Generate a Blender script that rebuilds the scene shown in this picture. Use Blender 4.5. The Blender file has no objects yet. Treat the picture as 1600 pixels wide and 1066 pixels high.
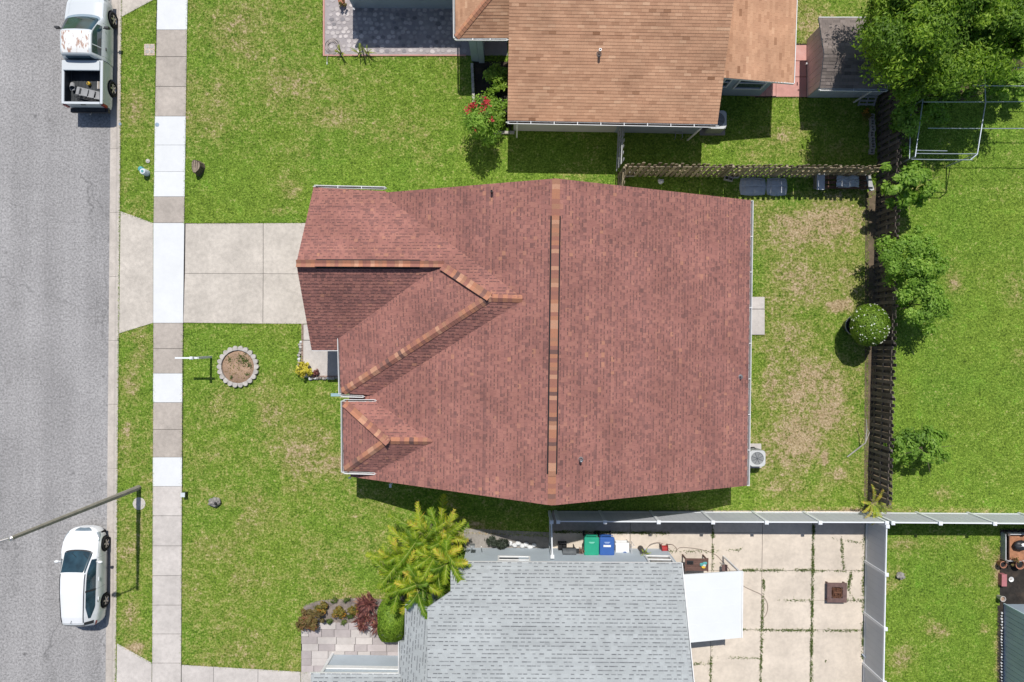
import bpy, bmesh, math, random
import numpy as np
from mathutils import Vector, Matrix
random.seed(7); RNG = np.random.default_rng(7)
R = math.radians
SC = bpy.context.scene
COL = SC.collection

# ------------------------------------------------------------------ camera
H = 32.3                      # drone height above the lawn (m)
F = 24.0 / 36.0 * 1600.0
cam_d = bpy.data.cameras.new('drone_camera'); cam_d.lens = 24; cam_d.sensor_width = 36
cam_d.sensor_fit = 'HORIZONTAL'; cam_d.clip_start = .1; cam_d.clip_end = 600
cam = bpy.data.objects.new('drone_camera', cam_d); COL.objects.link(cam)
cam.location = (0, 0, H); cam.rotation_euler = (0, 0, 0); SC.camera = cam

# ------------------------------------------------------------------ sky, sun, exposure
SUN_EL = R(60.0)
w = bpy.data.worlds.new('World'); SC.world = w; w.use_nodes = True
nt = w.node_tree; nt.nodes.clear()
sky = nt.nodes.new('ShaderNodeTexSky'); sky.sky_type = 'NISHITA'; sky.sun_disc = False
sky.sun_elevation = SUN_EL; sky.sun_rotation = R(0); sky.altitude = 30; sky.air_density = 1.0; sky.dust_density = .8
bg = nt.nodes.new('ShaderNodeBackground'); bg.inputs[1].default_value = 0.09
wo = nt.nodes.new('ShaderNodeOutputWorld')
nt.links.new(sky.outputs[0], bg.inputs[0]); nt.links.new(bg.outputs[0], wo.inputs[0])
sun_d = bpy.data.lights.new('sun', 'SUN'); sun_d.energy = 4.2; sun_d.angle = R(.53); sun_d.color = (1, .965, .91)
sun = bpy.data.objects.new('sun', sun_d); COL.objects.link(sun)
_dir = Vector((-.007, -math.cos(SUN_EL), -math.sin(SUN_EL)))     # light travels towards image bottom
sun.rotation_euler = _dir.to_track_quat('-Z', 'Y').to_euler(); sun.location = (0, 20, 40)
SC.view_settings.view_transform = 'Standard'; SC.view_settings.look = 'None'
SC.view_settings.exposure = 0.04; SC.view_settings.gamma = 1.0; SC.view_settings.use_curve_mapping = False
SC.render.engine = 'CYCLES'; SC.cycles.max_bounces = 5; SC.cycles.diffuse_bounces = 3
SC.cycles.transparent_max_bounces = 8

# ------------------------------------------------------------------ helpers
TILT = R(-0.6)                # the street grid is turned very slightly
def P(px, py, z=0.0):
    k = (H - z) / F
    return Vector(((px - 800) * k, (533 - py) * k, z))

def plane(a, b, c):
    a, b, c = P(*a), P(*b), P(*c)
    n = (b - a).cross(c - a).normalized()
    if n.z < 0: n = -n
    return n, n.dot(a)
def on(pl, px, py):
    n, d = pl; o = Vector((0, 0, H)); r = P(px, py, 0) - o
    t = (d - n.dot(o)) / n.dot(r)
    return o + r * t

def tag(o, label=None, cat=None, group=None, kind=None):
    if label: o['label'] = label
    if cat: o['category'] = cat
    if group: o['group'] = group
    if kind: o['kind'] = kind
    return o
def thing(name, label, cat, loc=(0, 0, 0), rz=0, group=None):
    o = bpy.data.objects.new(name, None); COL.objects.link(o); o.empty_display_size = .3
    o.location = loc; o.rotation_euler = (0, 0, rz)
    return tag(o, label, cat, group)
def copy_tree(o, parent=None):
    c = o.copy(); COL.objects.link(c); c.parent = parent
    for ch in [x for x in COL.objects if x.parent == o]: copy_tree(ch, c)
    return c
def root_of(o):
    while o.parent: o = o.parent
    return o

class MB:
    """collects geometry, then links it as one mesh object"""
    def __init__(s): s.v = []; s.f = []; s.m = []; s.t = []
    def add(s, vs, fs, mi=0, tint=.5):
        b = len(s.v); s.v += [tuple(x) for x in vs]
        for f in fs:
            s.f.append([i + b for i in f]); s.m.append(mi); s.t.append(tint)
        return s
    def box(s, c, d, rz=0, mi=0, tint=.5, M=None, taper=1.0):
        x, y, z = d[0] / 2, d[1] / 2, d[2] / 2
        vs = [Vector((a * x * (taper if e < 0 else 1), b * y * (taper if e < 0 else 1), e * z)) for e in (-1, 1) for a, b in ((-1, -1), (1, -1), (1, 1), (-1, 1))]
        if M is None: M = Matrix.Translation(Vector(c)) @ Matrix.Rotation(rz, 4, 'Z')
        vs = [M @ v for v in vs]
        return s.add(vs, [(3, 2, 1, 0), (4, 5, 6, 7), (0, 1, 5, 4), (1, 2, 6, 5), (2, 3, 7, 6), (3, 0, 4, 7)], mi, tint)
    def beam(s, a, b, wd, ht, mi=0, tint=.5, up=(0, 0, 1)):
        a, b = Vector(a), Vector(b); d = b - a; L = d.length
        if L < 1e-6: return s
        y = d / L; upv = Vector(up)
        if abs(y.dot(upv)) > .99: upv = Vector((0, 1, 0))
        x = y.cross(upv).normalized(); z = x.cross(y)
        M = Matrix((x, y, z)).transposed().to_4x4(); M.translation = (a + b) / 2
        return s.box(None, (wd, L, ht), M=M, mi=mi, tint=tint)
    def prism(s, poly, z0, z1, mi=0, tint=.5, inset=0.0):
        """poly: list of (x,y) ; closed solid, small chamfer on the top edge when inset>0"""
        n = len(poly); poly = [Vector((p[0], p[1])) for p in poly]
        area = sum(poly[i].x * poly[(i + 1) % n].y - poly[(i + 1) % n].x * poly[i].y for i in range(n))
        if area < 0: poly = poly[::-1]
        vs = [(p.x, p.y, z0) for p in poly]
        fs = [tuple(range(n))[::-1]]
        if inset > 0:
            c = sum(poly, Vector((0, 0))) / n
            top = []
            for i in range(n):
                a, b, d = poly[i - 1], poly[i], poly[(i + 1) % n]
                e1 = (b - a).normalized(); e2 = (d - b).normalized()
                nrm = Vector((-(e1.y + e2.y), e1.x + e2.x))
                nrm = nrm.normalized() if nrm.length > 1e-6 else Vector((0, 0))
                top.append(b + nrm * inset * 1.3)
            vs += [(p.x, p.y, z1 - inset) for p in poly] + [(p.x, p.y, z1) for p in top]
            for i in range(n):
                j = (i + 1) % n
                fs.append((i, j, n + j, n + i)); fs.append((n + i, n + j, 2 * n + j, 2 * n + i))
            fs.append(tuple(range(2 * n, 3 * n)))
        else:
            vs += [(p.x, p.y, z1) for p in poly]
            for i in range(n):
                j = (i + 1) % n; fs.append((i, j, n + j, n + i))
            fs.append(tuple(range(n, 2 * n)))
        return s.add(vs, fs, mi, tint)
    def slab3(s, pts, th, mi=0, tint=.5):
        """3-D polygon given a thickness straight down"""
        n = len(pts); pts = [Vector(p) for p in pts]
        nn = Vector((0, 0, 0))
        for i in range(n): nn += pts[i].cross(pts[(i + 1) % n])
        if nn.z < 0: pts = pts[::-1]
        vs = pts + [p - Vector((0, 0, th)) for p in pts]
        fs = [tuple(range(n)), tuple(range(n, 2 * n))[::-1]]
        for i in range(n):
            j = (i + 1) % n; fs.append((j, i, n + i, n + j))
        return s.add(vs, fs, mi, tint)
    def tube(s, pts, r, n=8, mi=0, tint=.5, cap=True):
        pts = [Vector(p) for p in pts]; rs = r if isinstance(r, (list, tuple)) else [r] * len(pts)
        vs = []; fs = []; ref = None
        for i, p in enumerate(pts):
            d = (pts[min(i + 1, len(pts) - 1)] - pts[max(i - 1, 0)]).normalized()
            if ref is None: ref = Vector((0, 0, 1)) if abs(d.z) < .9 else Vector((1, 0, 0))
            x = d.cross(ref).normalized(); y = x.cross(d).normalized(); ref = y
            for k in range(n):
                a = 2 * math.pi * k / n; vs.append(p + (x * math.cos(a) + y * math.sin(a)) * rs[i])
        for i in range(len(pts) - 1):
            for k in range(n):
                k2 = (k + 1) % n; fs.append((i * n + k, i * n + k2, (i + 1) * n + k2, (i + 1) * n + k))
        if cap:
            fs.append(tuple(range(n))[::-1]); fs.append(tuple(range((len(pts) - 1) * n, len(pts) * n)))
        return s.add(vs, fs, mi, tint)
    def lathe(s, c, prof, n=20, mi=0, tint=.5, axis='Z', cap=True):
        vs = []; fs = []
        for (r, z) in prof:
            for k in range(n):
                a = 2 * math.pi * k / n
                if axis == 'Z': vs.append((c[0] + r * math.cos(a), c[1] + r * math.sin(a), c[2] + z))
                elif axis == 'X': vs.append((c[0] + z, c[1] + r * math.cos(a), c[2] + r * math.sin(a)))
        for i in range(len(prof) - 1):
            for k in range(n):
                k2 = (k + 1) % n; fs.append((i * n + k, i * n + k2, (i + 1) * n + k2, (i + 1) * n + k))
        if cap:
            fs.append(tuple(range(n))[::-1]); fs.append(tuple(range((len(prof) - 1) * n, len(prof) * n)))
        return s.add(vs, fs, mi, tint)
    def blob(s, c, r, n=10, mi=0, tint=.5, jit=.12, seed=0):
        """uneven rounded lump, r=(rx,ry,rz)"""
        rnd = random.Random(seed); vs = []; fs = []; m = n // 2
        for i in range(m + 1):
            th = math.pi * i / m
            for k in range(n):
                a = 2 * math.pi * k / n; q = 1 + rnd.uniform(-jit, jit) * (0 if i in (0, m) else 1)
                vs.append((c[0] + r[0] * q * math.sin(th) * math.cos(a), c[1] + r[1] * q * math.sin(th) * math.sin(a), c[2] + r[2] * q * math.cos(th)))
        for i in range(m):
            for k in range(n):
                k2 = (k + 1) % n; fs.append((i * n + k, (i + 1) * n + k, (i + 1) * n + k2, i * n + k2))
        return s.add(vs, fs, mi, tint)
    def build(s, name, mats, parent=None, local=False, smooth=False, loc=None):
        if not isinstance(mats, (list, tuple)): mats = [mats]
        vs = s.v
        if parent is not None and not local:
            o0 = root_of(parent).location; vs = [(v[0] - o0[0], v[1] - o0[1], v[2] - o0[2]) for v in vs]
        me = bpy.data.meshes.new(name); me.from_pydata(vs, [], s.f)
        for m_ in mats: me.materials.append(m_)
        if len(mats) > 1: me.polygons.foreach_set('material_index', s.m)
        a = me.attributes.new('tint', 'FLOAT', 'FACE'); a.data.foreach_set('value', s.t)
        if smooth: me.polygons.foreach_set('use_smooth', [True] * len(s.f))
        if smooth == 'auto':
            try: me.set_sharp_from_angle(angle=R(40))
            except Exception: pass
        me.update()
        o = bpy.data.objects.new(name, me); COL.objects.link(o)
        if parent is not None: o.parent = parent
        if loc is not None: o.location = loc
        return o

def np_mesh(name, V, Fq, tint, mat, parent=None, k=4, attr='tint'):
    """fast mesh from numpy: V (n,3), Fq (m,k)"""
    if parent is not None:
        o0 = root_of(parent).location; V = V - np.array([o0[0], o0[1], o0[2]])
    me = bpy.data.meshes.new(name); m = len(Fq)
    me.vertices.add(len(V)); me.vertices.foreach_set('co', V.astype(np.float32).ravel())
    me.loops.add(m * k); me.loops.foreach_set('vertex_index', Fq.astype(np.int32).ravel())
    me.polygons.add(m); me.polygons.foreach_set('loop_start', np.arange(0, m * k, k, dtype=np.int32))
    try: me.polygons.foreach_set('loop_total', np.full(m, k, dtype=np.int32))
    except Exception: pass
    for an, arr in ((attr, tint),) if not isinstance(tint, dict) else tint.items():
        a = me.attributes.new(an, 'FLOAT', 'FACE'); a.data.foreach_set('value', arr.astype(np.float32))
    me.materials.append(mat); me.update(calc_edges=True)
    o = bpy.data.objects.new(name, me); COL.objects.link(o)
    if parent is not None: o.parent = parent
    return o

# ------------------------------------------------------------------ materials
class NT:
    def __init__(s, name):
        s.m = bpy.data.materials.new(name); s.m.use_nodes = True; s.t = s.m.node_tree; s.t.nodes.clear()
        s.out = s.n('ShaderNodeOutputMaterial'); s.b = s.n('ShaderNodeBsdfPrincipled'); s.l(s.b.outputs[0], s.out.inputs[0])
    def n(s, ty, **kw):
        o = s.t.nodes.new(ty)
        for k, v in kw.items(): setattr(o, k, v)
        return o
    def l(s, a, b): s.t.links.new(a, b)
    def pos(s, obj=False):
        if obj: return s.n('ShaderNodeTexCoord').outputs['Object']
        return s.n('ShaderNodeNewGeometry').outputs['Position']
    def noise(s, scale, detail=3, rough=.55, vec=None, dist=0):
        o = s.n('ShaderNodeTexNoise'); o.inputs['Scale'].default_value = scale; o.inputs['Detail'].default_value = detail
        o.inputs['Roughness'].default_value = rough; o.inputs['Distortion'].default_value = dist
        s.l(vec if vec is not None else s.pos(), o.inputs['Vector']); return o.outputs['Fac']
    def ramp(s, fac, stops, interp='LINEAR'):
        o = s.n('ShaderNodeValToRGB'); cr = o.color_ramp; cr.interpolation = interp
        while len(cr.elements) < len(stops): cr.elements.new(.5)
        for e, (p, c) in zip(cr.elements, stops):
            e.position = p; e.color = (c[0], c[1], c[2], 1) if isinstance(c, (tuple, list)) else (c, c, c, 1)
        s.l(fac, o.inputs[0]); return o.outputs[0]
    def mix(s, fac, a, b, mode='MIX'):
        o = s.n('ShaderNodeMix', data_type='RGBA', blend_type=mode)
        for sock, v in ((o.inputs[0], fac), (o.inputs[6], a), (o.inputs[7], b)):
            if isinstance(v, (int, float)): sock.default_value = v
            elif isinstance(v, (tuple, list)): sock.default_value = (v[0], v[1], v[2], 1)
            else: s.l(v, sock)
        return o.outputs[2]
    def math(s, op, a, b=0.0):
        o = s.n('ShaderNodeMath', operation=op)
        for sock, v in ((o.inputs[0], a), (o.inputs[1], b)):
            if isinstance(v, (int, float)): sock.default_value = v
            else: s.l(v, sock)
        return o.outputs[0]
    def attr(s, name): 
        o = s.n('ShaderNodeAttribute'); o.attribute_name = name; return o.outputs['Fac']
    def rand(s): return s.n('ShaderNodeObjectInfo').outputs['Random']
    def bump(s, h, st=.4, dist=.02):
        o = s.n('ShaderNodeBump'); o.inputs['Strength'].default_value = st; o.inputs['Distance'].default_value = dist
        s.l(h, o.inputs['Height']); s.l(o.outputs[0], s.b.inputs['Normal'])
    def done(s, col, rough=.8, metal=0, spec=.3):
        if isinstance(col, (tuple, list)): s.b.inputs['Base Color'].default_value = (col[0], col[1], col[2], 1)
        else: s.l(col, s.b.inputs['Base Color'])
        s.b.inputs['Roughness'].default_value = rough; s.b.inputs['Metallic'].default_value = metal
        s.b.inputs['Specular IOR Level'].default_value = spec
        return s.m

def rough_mat(name, c, var=.18, scale=3.0, fine=40.0, rough=.8, bump=.25, metal=0, spec=.3, dirt=None, dirt_amt=.5, objrand=0.0, coarse=.9):
    """plain surface with large mottling, fine grain, optional dirt colour and per-object tone"""
    t = NT(name); a = tuple(x * (1 - var) for x in c); b = tuple(min(1, x * (1 + var)) for x in c)
    col = t.mix(t.ramp(t.noise(scale, 4, .6), [(.3, 0.0), (.7, 1.0)]), a, b)
    fn = t.noise(fine, 3, .7)
    col = t.mix(1.0, col, t.ramp(fn, [(.25, 1 - var * coarse), (.75, 1 + 0.0)]), 'MULTIPLY')
    if dirt: col = t.mix(t.ramp(t.noise(scale * .6, 6, .65), [(.5, 0.0), (.72, dirt_amt)]), col, dirt)
    if objrand:
        col = t.mix(1.0, col, t.ramp(t.rand(), [(0, 1 - objrand), (1, 1.0)]), 'MULTIPLY')
    if bump: t.bump(fn, bump, .01)
    return t.done(col, rough, metal, spec)

M = {}
M['white_vinyl'] = rough_mat('white_vinyl', (.78, .80, .82), .03, 1.5, 20, .45, .03, spec=.4)
M['white_trim'] = rough_mat('white_trim', (.78, .78, .77), .06, 4, 30, .5, .05, dirt=(.5, .48, .44), dirt_amt=.35)
M['grey_blue_wall'] = rough_mat('grey_blue_wall', (.33, .40, .46), .07, 1.5, 60, .85, .3)
M['beige_wall'] = rough_mat('beige_wall', (.55, .53, .50), .06, 1.5, 60, .85, .3)
M['pink_wall'] = rough_mat('pink_wall', (.52, .37, .34), .10, 1.5, 40, .8, .3)
M['dark'] = rough_mat('dark_recess', (.02, .02, .022), .2, 4, 30, .8, .1)
M['black_plastic'] = rough_mat('black_plastic', (.025, .026, .03), .2, 5, 40, .5, .1, spec=.5)
M['rubber'] = rough_mat('rubber', (.018, .018, .02), .3, 6, 60, .85, .3)
M['metal_grey'] = rough_mat('metal_grey', (.42, .44, .46), .1, 5, 40, .4, .05, metal=.6)
M['galv'] = rough_mat('galvanised_pipe', (.42, .47, .54), .12, 5, 40, .35, .05, metal=.3)
M['alloy'] = rough_mat('alloy', (.55, .52, .5), .08, 5, 60, .35, .02, metal=.7)
M['soil'] = rough_mat('soil', (.40, .27, .185), .3, 2, 16, .95, .8, dirt=(.22, .15, .10), dirt_amt=.7)
M['dark_soil'] = rough_mat('dark_soil', (.035, .03, .026), .4, 2, 18, .95, .8, dirt=(.10, .07, .05), dirt_amt=.6)
M['mulch'] = rough_mat('orange_mulch', (.42, .20, .11), .35, 4, 25, .95, .9)
M['old_wood'] = rough_mat('old_wood', (.20, .165, .145), .25, 2.5, 30, .9, .5, dirt=(.06, .05, .045), dirt_amt=.6, objrand=.45)
M['tan_wood'] = rough_mat('tan_wood', (.50, .41, .28), .22, 2.5, 30, .9, .5, dirt=(.16, .13, .1), dirt_amt=.6, objrand=.5)
M['grey_wood'] = rough_mat('grey_wood', (.50, .50, .50), .18, 2.5, 30, .9, .4, dirt=(.2, .2, .2), dirt_amt=.5, objrand=.3)
M['brown_wood'] = rough_mat('brown_wood', (.16, .085, .055), .25, 3, 30, .8, .4, objrand=.2)
M['bark'] = rough_mat('bark', (.17, .13, .10), .35, 5, 25, .95, .8)
M['stone_grey'] = rough_mat('stone_grey', (.32, .30, .28), .3, 6, 30, .95, .8, dirt=(.16, .14, .12), dirt_amt=.7)
M['stone_pale'] = rough_mat('stone_pale', (.56, .52, .48), .15, 6, 30, .9, .6, dirt=(.3, .27, .24), dirt_amt=.6, objrand=.2)
M['lamp_concrete'] = rough_mat('lamp_pole_concrete', (.34, .31, .26), .15, 3, 30, .9, .4)
M['terracotta'] = rough_mat('terracotta', (.42, .19, .12), .2, 5, 40, .85, .3)
M['green_bin'] = rough_mat('green_plastic', (.02, .33, .20), .08, 3, 40, .45, .05, spec=.4)
M['blue_bin'] = rough_mat('blue_plastic', (.035, .11, .36), .08, 3, 40, .45, .05, spec=.4)
M['red_plastic'] = rough_mat('red_plastic', (.42, .03, .03), .2, 5, 40, .5, .1)
M['teal_plastic'] = rough_mat('teal_plastic', (.10, .36, .36), .12, 5, 40, .5, .1)
M['pale_cap'] = rough_mat('pale_cap', (.6, .66, .68), .1, 8, 40, .6, .1)
M['yellow_plastic'] = rough_mat('yellow_plastic', (.75, .48, .05), .1, 5, 40, .5, .1)
M['tarp'] = rough_mat('grey_tarp', (.50, .52, .55), .12, 3, 20, .7, .4)
M['ac_body'] = rough_mat('ac_body', (.55, .56, .55), .08, 4, 40, .5, .05)
M['rust'] = rough_mat('rusty_steel', (.16, .075, .045), .4, 8, 30, .85, .5)
M['pit_brown'] = rough_mat('pit_brown', (.16, .10, .09), .2, 6, 40, .7, .2)
M['pink_plastic'] = rough_mat('pink_plastic', (.42, .16, .17), .1, 5, 40, .6, .1)
M['silver_plastic'] = rough_mat('silver_plastic', (.30, .30, .30), .15, 5, 40, .5, .2)
M['blush_tile'] = rough_mat('salmon_concrete', (.58, .30, .26), .12, 2, 35, .85, .3, dirt=(.62, .42, .38), dirt_amt=.6)
M['awning'] = rough_mat('white_awning', (.77, .79, .79), .025, 1.0, 14, .6, .06)
M['meter_lid'] = rough_mat('meter_lid', (.62, .5, .42), .15, 12, 40, .9, .3, dirt=(.42, .22, .17), dirt_amt=.7)
def translucent(m, c, f):
    t = m.node_tree; b = [n for n in t.nodes if n.type == 'BSDF_PRINCIPLED'][0]; o = [n for n in t.nodes if n.type == 'OUTPUT_MATERIAL'][0]
    tr = t.nodes.new('ShaderNodeBsdfTranslucent'); tr.inputs[0].default_value = (*c, 1); mx = t.nodes.new('ShaderNodeMixShader'); mx.inputs[0].default_value = f
    t.links.new(b.outputs[0], mx.inputs[1]); t.links.new(tr.outputs[0], mx.inputs[2]); t.links.new(mx.outputs[0], o.inputs[0])
def glass(name, c, rough=.06):
    t = NT(name); t.b.inputs['Coat Weight'].default_value = .5; t.b.inputs['Coat Roughness'].default_value = .03
    col = t.mix(t.ramp(t.noise(2.2, 3, .5), [(.35, 0.0), (.7, 1.0)]), c, tuple(x * 2.2 for x in c))
    return t.done(col, rough, 0, .9)
M['car_glass'] = glass('car_glass', (.012, .03, .04)); M['pane'] = glass('window_pane', (.03, .045, .06), .1)
def paint(name, c, coat=.5, rough=.35, rust=False, metal=0):
    t = NT(name); t.b.inputs['Coat Weight'].default_value = coat; t.b.inputs['Coat Roughness'].default_value = .08
    col = t.mix(t.noise(1.2, 3), tuple(x * .95 for x in c), c)
    if rust:
        pv = t.pos(True); mp = t.n('ShaderNodeMapping'); mp.inputs['Scale'].default_value = (7.0, 2.2, 1.5); t.l(pv, mp.inputs['Vector'])
        f = t.ramp(t.noise(1.0, 5, .7, mp.outputs[0]), [(.53, 0.0), (.60, 1.0)])
        col = t.mix(f, col, t.mix(t.noise(14, 3), (.26, .11, .07), (.52, .36, .28)))
    return t.done(col, rough, metal, .5)
M['white_paint'] = paint('white_car_paint', (.80, .81, .82)); M['silver_paint'] = paint('pale_silver_paint', (.60, .63, .65), .4, .35)
M['sage_paint'] = paint('dull_silver_side', (.42, .46, .43), .3, .45); M['rusty_roof'] = paint('rusty_roof_paint', (.78, .78, .76), .2, .5, True)

# concrete in several tones
def concrete(name, c, stain=.5, var=.09, objrand=.08):
    t = NT(name)
    n1 = t.noise(.9, 5, .65); n2 = t.noise(5.5, 4, .6); n3 = t.noise(38, 3, .75)
    col = t.mix(t.ramp(n1, [(.35, 0.0), (.68, 1.0)]), tuple(x * (1 - var * 1.3) for x in c), tuple(min(.95, x * (1 + var)) for x in c))
    col = t.mix(1, col, t.ramp(n2, [(.3, 1 - .18 * stain), (.62, 1.0)]), 'MULTIPLY')
    col = t.mix(1, col, t.ramp(n3, [(.25, 1 - .32 * stain), (.6, 1.0)]), 'MULTIPLY')
    v = t.n('ShaderNodeTexVoronoi'); v.inputs['Scale'].default_value = 1.6; t.l(t.pos(), v.inputs['Vector'])
    col = t.mix(t.ramp(v.outputs['Distance'], [(.02, .35 * stain), (.07, 0.0)]), col, tuple(x * .45 for x in c))
    col = t.mix(1, col, t.ramp(t.rand(), [(0, 1 - objrand), (1, 1.0)]), 'MULTIPLY')
    t.bump(n3, .3, .006)
    return t.done(col, .9, 0, .2)
M['con_tan'] = concrete('tan_concrete', (.52, .46, .405), .9)
M['con_light'] = concrete('light_concrete', (.63, .58, .54), .7)
M['con_white'] = concrete('white_painted_concrete', (.71, .72, .725), .16, .03, .03)
M['con_drive'] = concrete('driveway_concrete', (.64, .58, .51), .95)
M['con_patio'] = concrete('patio_concrete', (.70, .61, .51), .6)
M['con_kerb'] = concrete('kerb_concrete', (.60, .54, .48), .9)
M['con_grey'] = concrete('aged_grey_concrete', (.36, .33, .30), 1.0)

def mk_asphalt():
    t = NT('asphalt'); p = t.pos()
    fine = t.noise(10, 5, .9); n1 = t.noise(.35, 4, .6)
    mp = t.n('ShaderNodeMapping'); mp.inputs['Scale'].default_value = (1.1, .07, 1); t.l(p, mp.inputs['Vector'])
    lanes = t.noise(.9, 3, .5, mp.outputs[0])
    col = t.mix(t.ramp(fine, [(.34, 0.0), (.66, 1.0)]), (.15, .145, .145), (.50, .485, .48))
    col = t.mix(1, col, t.ramp(lanes, [(.32, .86), (.66, 1.06)]), 'MULTIPLY')
    col = t.mix(1, col, t.ramp(n1, [(.32, .88), (.68, 1.05)]), 'MULTIPLY')
    v = t.n('ShaderNodeTexVoronoi'); v.inputs['Scale'].default_value = .6; t.l(p, v.inputs['Vector'])
    col = t.mix(t.ramp(v.outputs['Distance'], [(.02, .8), (.075, 0.0)]), col, (.06, .06, .06))
    wv = t.n('ShaderNodeVectorMath', operation='ADD'); nz = t.n('ShaderNodeTexNoise'); nz.inputs['Scale'].default_value = 1.1; nz.inputs['Detail'].default_value = 4; t.l(p, nz.inputs['Vector']); t.l(p, wv.inputs[0]); t.l(nz.outputs['Color'], wv.inputs[1])
    cr = t.n('ShaderNodeTexVoronoi'); cr.feature = 'DISTANCE_TO_EDGE'; cr.inputs['Scale'].default_value = .16; t.l(wv.outputs[0], cr.inputs['Vector'])
    msk = t.math('MULTIPLY', t.ramp(cr.outputs['Distance'], [(.0, 1.0), (.006, 0.0)]), t.ramp(t.noise(.25, 2), [(.45, 0.0), (.6, .45)]))
    col = t.mix(msk, col, (.07, .07, .07))
    col = t.mix(t.ramp(t.noise(.9, 5, .7), [(.62, 0.0), (.75, .35)]), col, (.12, .115, .11))
    t.bump(fine, .5, .01); return t.done(col, .95, 0, .2)
M['asphalt'] = mk_asphalt()

def mk_grass(name, blade=False):
    t = NT(name); p = t.pos(); dry = t.attr('dry')
    lo = t.noise(.42, 5, .62, p, .3); n2 = t.noise(1.9, 5, .7, p, .4); n3 = t.noise(11, 4, .85, p); n4 = t.noise(5.5, 5, .75, p); lush = t.noise(.23, 4, .6, t.n('ShaderNodeNewGeometry').outputs['Position'], .5)
    v = t.math('ADD', t.math('ADD', t.math('MULTIPLY', n2, .22), t.math('MULTIPLY', n3, .55)), t.math('MULTIPLY', n4, .23))
    g = t.ramp(v, [(.37, (.040, .080, .012)), (.45, (.115, .205, .023)), (.53, (.190, .325, .038)), (.61, (.345, .47, .085)), (.69, (.52, .59, .23))])
    g = t.mix(t.ramp(lush, [(.36, 0.0), (.62, 1.0)]), g, t.mix(1.0, g, (1.16, 1.03, 1.1), 'MULTIPLY'))
    g = t.mix(t.ramp(n2, [(.55, 0.0), (.68, .8)]), g, t.mix(1.0, g, (.72, .98, .6), 'MULTIPLY'))
    olive = t.ramp(v, [(.38, (.085, .105, .022)), (.48, (.225, .255, .055)), (.56, (.365, .385, .11)), (.66, (.58, .55, .26))])
    d = t.ramp(v, [(.38, (.20, .135, .065)), (.50, (.42, .315, .175)), (.60, (.60, .475, .31)), (.68, (.72, .60, .44))])
    def cen(n, k): return t.math('MULTIPLY', t.math('SUBTRACT', n, .5), k)
    f = t.math('ADD', t.math('SUBTRACT', dry, .10), t.math('ADD', cen(lo, 1.7), t.math('ADD', cen(n2, 1.7), cen(n4, 2.7))))
    col = t.mix(t.ramp(f, [(-.02, 0.0), (.42, 1.0)]), g, olive)
    col = t.mix(t.ramp(f, [(.50, 0.0), (.92, 1.0)]), col, d)
    if blade:
        col = t.mix(1.0, col, t.ramp(t.attr('tint'), [(0, (.62, .66, .55)), (.8, (1.25, 1.22, 1.1)), (1, (1.75, 1.65, 1.7))]), 'MULTIPLY')
    else:
        t.bump(t.math('ADD', n3, t.math('MULTIPLY', n4, .6)), .9, .06)
    return t.done(col, .9, 0, .15)
M['lawn'] = mk_grass('lawn_turf'); M['blades'] = mk_grass('grass_blades', True)

def mk_shingle(name, stops, grime=.15, gcol=(.1, .08, .07)):
    t = NT(name); ti = t.attr('tint')
    col = t.ramp(ti, stops, 'LINEAR')
    fn = t.noise(55, 3, .8)
    col = t.mix(1, col, t.ramp(fn, [(.25, .74), (.7, 1.12)]), 'MULTIPLY')
    col = t.mix(1, col, t.ramp(t.noise(.7, 5, .6), [(.3, 1 - grime), (.7, 1.05)]), 'MULTIPLY')
    t.bump(fn, .35, .01); return t.done(col, .92, 0, .2)
M['red_shingle'] = mk_shingle('red_brown_shingle', [(0, (.145, .078, .072)), (.25, (.25, .122, .108)), (.5, (.355, .160, .134)), (.75, (.405, .188, .150)), (.88, (.47, .225, .15)), (1, (.54, .31, .24))], .24)
M['orange_shingle'] = mk_shingle('tan_orange_shingle', [(0, (.22, .10, .05)), (.3, (.49, .27, .165)), (.6, (.59, .34, .21)), (.9, (.70, .45, .29)), (1, (.80, .55, .38))], .24)
M['grey_shingle'] = mk_shingle('pale_grey_shingle', [(0, (.09, .095, .105)), (.15, (.20, .21, .22)), (.3, (.36, .38, .385)), (.7, (.43, .455, .46)), (1, (.54, .57, .58))], .12)
M['shed_shingle'] = mk_shingle('brown_grey_shingle', [(0, (.08, .07, .065)), (.5, (.23, .19, .17)), (1, (.36, .30, .27))], .3)
def mk_cap(name, stops):
    t = NT(name); col = t.ramp(t.rand(), stops, 'CONSTANT'); fn = t.noise(45, 3, .8)
    col = t.mix(1, col, t.ramp(fn, [(.25, .7), (.7, 1.1)]), 'MULTIPLY'); t.bump(fn, .35, .01); return t.done(col, .92, 0, .2)
M['red_cap'] = mk_cap('ridge_cap_shingle', [(0, (.46, .21, .13)), (.22, (.37, .165, .12)), (.40, (.54, .29, .19)), (.58, (.33, .15, .115)), (.74, (.40, .20, .13)), (.90, (.19, .105, .09)), (.95, (.25, .13, .105))])
M['orange_cap'] = mk_cap('tan_ridge_cap', [(0, (.55, .27, .15)), (.5, (.48, .23, .14)), (.8, (.6, .32, .19))])
M['deck'] = rough_mat('roof_edge', (.20, .09, .08), .2, 3, 30, .9, .3)
M['deck_orange'] = rough_mat('roof_edge_tan', (.45, .25, .16), .2, 3, 30, .9, .3)
M['deck_grey'] = rough_mat('roof_edge_grey', (.45, .47, .48), .2, 3, 30, .9, .3)

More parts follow.
